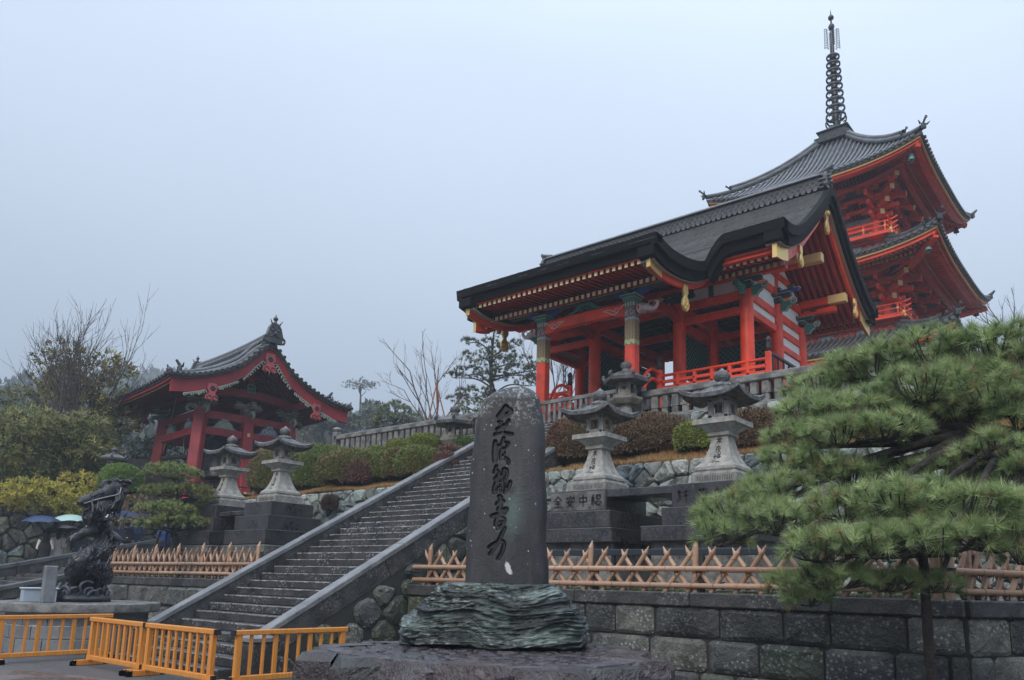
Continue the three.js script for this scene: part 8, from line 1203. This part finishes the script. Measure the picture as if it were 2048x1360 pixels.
{
  const Q = (D, l) => l.map(([x, y, a, b]) => { const f = pxm(x, D); return [at(x, y, D + ((x * 13 + y * 7) % 10 - 5) * 0.12), [a * f, b * f, a * f]]; }), B = (x, y, D) => { const p = at(x, y, D); return [p[0], p[1] - 0.8, p[2]]; };
  leafy('evergreen_tree', 'tall yellow-tinged evergreen behind the bare tree at far left', B(160, 900, 39), Q(39, [[130, 700, 34, 22], [100, 715, 30, 18], [190, 745, 50, 34], [140, 770, 60, 36], [225, 790, 44, 34], [170, 820, 70, 40], [250, 740, 20, 16], [215, 720, 24, 18], [95, 760, 30, 22], [250, 840, 34, 30]]), { seed: 111, col: [[0.075, 0.085, 0.028], [0.25, 0.19, 0.05]], bias: 1.3, dens: 300, gap: 0.46, spr: 'broad', leaf: 1.1, limb: 0.12 });
  leafy('bamboo_thicket', 'large olive bamboo thicket bulging over the old wall at far left', B(70, 1000, 36), Q(36, [[60, 860, 80, 40], [120, 870, 60, 40], [30, 900, 70, 46], [110, 915, 80, 44], [180, 900, 50, 40], [50, 945, 80, 36], [10, 850, 40, 34], [170, 860, 50, 30], [130, 945, 60, 26]]), { seed: 113, col: [[0.065, 0.085, 0.025], [0.16, 0.145, 0.045]], dens: 560, spr: 'bamboo', leaf: 1.25, gap: 0.38, limb: 0.03, cat: 'shrub' });
  leafy('shrub', 'yellow-leaved low shrubs trailing over the old wall behind the umbrellas', B(90, 1045, 33.6), Q(33.6, [[50, 1005, 60, 24], [110, 990, 50, 22], [160, 965, 40, 20], [20, 990, 40, 22], [140, 1010, 40, 20], [185, 985, 24, 18], [60, 975, 50, 18]]), { seed: 115, col: [[0.15, 0.16, 0.03], [0.34, 0.27, 0.045]], dens: 700, spr: 'broad', leaf: 0.8, gap: 0.4, limb: 0.02, cat: 'shrub' });
  leafy('evergreen_tree', 'small spreading evergreen at the left edge below the misty hill', B(60, 850, 45), Q(45, [[40, 785, 28, 12], [80, 790, 24, 14], [10, 800, 26, 14], [110, 800, 24, 11], [60, 815, 36, 14]]), { seed: 117, col: [[0.06, 0.075, 0.03], [0.13, 0.125, 0.045]], dens: 260, limb: 0.06 });
  leafy('evergreen_tree', 'dark evergreen boughs hanging beside the left eave of the bell tower', B(210, 900, 42), Q(42, [[235, 810, 36, 10], [270, 825, 34, 9], [205, 830, 30, 22], [215, 870, 34, 30], [190, 900, 36, 30]]), { seed: 119, col: [[0.035, 0.05, 0.02], [0.08, 0.085, 0.03]], dens: 420, limb: 0.06 });
  leafy('evergreen_shrub', 'dark evergreen shrub left behind the bell tower posts', B(290, 965, 42), Q(42, [[290, 900, 30, 26], [320, 895, 26, 24], [270, 930, 30, 24], [310, 940, 34, 24]]), { seed: 121, col: [[0.03, 0.045, 0.022], [0.07, 0.085, 0.035]], dens: 340, limb: 0.05, cat: 'shrub' });
  leafy('evergreen_shrub', 'dark evergreen shrubs showing through the bell tower frame', B(420, 965, 41), Q(41, [[360, 880, 34, 24], [410, 890, 30, 24], [450, 905, 30, 26], [520, 905, 34, 26], [560, 895, 30, 24], [480, 930, 40, 24], [390, 930, 44, 22]]), { seed: 123, col: [[0.03, 0.042, 0.02], [0.065, 0.08, 0.035]], dens: 340, limb: 0.05, cat: 'shrub' });
  leafy('shrub', 'reddish dry undergrowth on the bank left of the small garden pine', B(235, 1030, 29.5), Q(29.5, [[225, 1000, 34, 16], [265, 1005, 26, 16], [250, 1030, 34, 14]]), { seed: 125, col: [[0.16, 0.09, 0.045], [0.12, 0.11, 0.04]], dens: 700, spr: 'small', limb: 0.015, cat: 'shrub' });
  leafy('evergreen_tree', 'evergreen top beside the clear plastic umbrella behind the inscribed stone', B(960, 850, 41), Q(41, [[950, 815, 34, 12], [985, 810, 34, 14], [1015, 820, 30, 14], [930, 830, 26, 10]]), { seed: 127, col: [[0.05, 0.065, 0.03], [0.11, 0.115, 0.05]], dens: 300, limb: 0.05 });
  const gl = at(940, 832, 30); umbrella('clear plastic umbrella above the balustrade behind the inscribed stone', gl, 0.32, (() => { const m = new THREE.MeshPhysicalMaterial({ roughness: 0.3, transmission: 0.6, thickness: 0 }); m.color.setRGB(0.75, 0.82, 0.88); return m; })(), [0.05, 0], 0.7);
}
// ---- misty wooded hill
{
  const cr0 = curve([[-0.3, 90], [-0.1, 100], [0.07, 108], [0.135, 118], [0.2, 121], [0.27, 128], [0.38, 137], [0.45, 142], [0.54, 131], [0.61, 112], [0.75, 95], [1, 80]]), crest = (a) => (cr0(a) + 3 * Math.sin(a * 31 + 2)) * sstep(-0.16, 0.05, a), hillY = (x, z) => { const d = Math.hypot(x, z), a = Math.atan2(-x, -z) - 0.687; return -3 + 1.18 * crest(a) * Math.pow(clamp((d - 75) / 737), 0.88) * (1 - 0.5 * sstep(830, 1050, d)) + 3 * Math.sin(x * 0.035) * Math.sin(z * 0.03) * sstep(80, 200, d); };
  const g = new THREE.PlaneGeometry(1, 1, 90, 40), p = g.attributes.position; for (let i = 0; i < p.count; i++) { const a = 0.687 + lerp(-0.25, 0.95, p.getX(i) + 0.5), d = lerp(70, 1050, 0.5 - p.getY(i)); const x = -Math.sin(a) * d, z = -Math.cos(a) * d; p.setXYZ(i, x, hillY(x, z), z); } g.computeVertexNormals(); struct('hill', g, flat(0.045, 0.055, 0.035, 1));
  const r = R2(131), kinds = [0, 1].map((kind) => { const cl = []; for (let i = 0; i < 120; i++) { const d = V3(r() * 2 - 1, r() * 2 - 1, r() * 2 - 1); const l = d.length(); if (l > 1) { i--; continue; } const k = Math.pow(l, 0.4) / l, yy = 0.5 + (d.y * k + 1) * 0.72, w = kind ? 0.95 * (1 - yy / 2.15) + 0.06 : 0.8; const q = leafGeo(0.24 * (0.7 + r()), 0.17, 0.3); q.rotateX(r() * 1.8).rotateY(r() * 6.28).translate(d.x * k * w, yy, d.z * k * w); cl.push(prep(q)); } cl.push(prep(kind ? new THREE.ConeGeometry(0.5, 1.5, 7).translate(0, 1.2, 0) : new THREE.IcosahedronGeometry(0.62, 1).scale(1, 1.05, 1).translate(0, 1.2, 0)), prep(cyl(0.07, 0.05, 0.9, 0, -0.3, 0, 5))); return mergeGeometries(cl); });
  kinds.forEach((crown, kind) => { const ms = [], cs = []; for (let i = 0; i < (kind ? 4600 : 8000); i++) { const a = 0.687 + lerp(-0.2, 0.78, r()), d = 85 + 860 * Math.pow(r(), 0.85), x = -Math.sin(a) * d, z = -Math.cos(a) * d, s = (kind ? 3.2 : 3.4) + r() * 3.0 + d * 0.003; ms.push(M4(x, hillY(x, z) - s * 0.25, z, r() * 6.28, [s * (0.8 + 0.4 * r()), s * (0.8 + r() * 0.6), s * (0.8 + 0.4 * r())])); const v = 0.7 + r() * 0.6, k = r(); cs.push(k < 0.2 ? Cc(0.095 * v, 0.085 * v, 0.05 * v, 1) : Cc(0.046 * v, 0.06 * v, 0.034 * v, 1)); }
    const f = inst('forest', crown, mLeaf, ms, scene, cs); f.name = numbered('forest'); f.userData = { kind: 'stuff', label: kind ? 'misty conifers scattered over the wooded hillside behind the bell tower' : 'misty dark woodland covering the hillside behind the bell tower', category: 'woodland' }; });
  // trees standing out in front of it
  const tp = at(718, 850, 120); { const t = thing('thin_pine', 'tall thin lone pine fading in mist right of the bell tower', 'pine tree', [tp[0], tp[1] - 3, tp[2]]); const h = at(716, 785, 120)[1] - tp[1] + 3; mesh('trunk', taper([[0, 0, 0], [0.15, h * 0.5, 0], [-0.1, h, 0]], 0.3, 0.12, 12, 7), mTwig, t); const q = R2(133); for (let i = 0; i < 9; i++) mesh('branch', tube([[-0.05, h * (0.9 + 0.1 * q()), 0], [(q() - 0.5) * 2.4, h + 0.5 + q(), (q() - 0.5) * 2.4], [(q() - 0.5) * 4.6, h + 0.9 + q(), (q() - 0.5) * 4]], 0.05, 8, 5), mTwig, t); const m2 = [], c2 = []; for (let i = 0; i < 130; i++) { m2.push(orient(V3((q() - 0.5) * 4.6, h + 0.7 + q() * 1.0, (q() - 0.5) * 4.4), V3(q() - 0.5, 1, q() - 0.5).normalize(), 0.8, q)); c2.push(Cc(0.05, 0.06, 0.035)); } inst('crown', SPR.spray, mLeaf, m2, t, c2).userData.kind = 'stuff'; }
  const QQ = (D, l) => l.map(([x, y, a, b]) => { const k = pxm(x, D); return [at(x, y, D), [a * k, b * k, a * k]]; });
  leafy('misty_tree', 'round misty tree right of the thin lone pine', (() => { const q = at(745, 870, 110); return [q[0], q[1] - 2, q[2]]; })(), QQ(110, [[748, 825, 16, 16], [738, 840, 14, 12], [757, 842, 12, 12]]), { seed: 135, spr: 'mass', leaf: 0.9, dens: 40, col: [[0.04, 0.055, 0.035], [0.06, 0.07, 0.045]], limb: 0.2, gap: 0.3 });
  leafy('misty_tree', 'dark misty tree group directly right of the bell tower eave', (() => { const q = at(660, 900, 90); return [q[0], q[1] - 2, q[2]]; })(), QQ(90, [[640, 840, 26, 20], [670, 835, 22, 22], [690, 850, 20, 20], [615, 860, 20, 20]]), { seed: 137, spr: 'mass', leaf: 0.8, dens: 50, col: [[0.045, 0.06, 0.035], [0.07, 0.08, 0.045]], limb: 0.2, gap: 0.3 });
}
renderer.render(scene, camera);
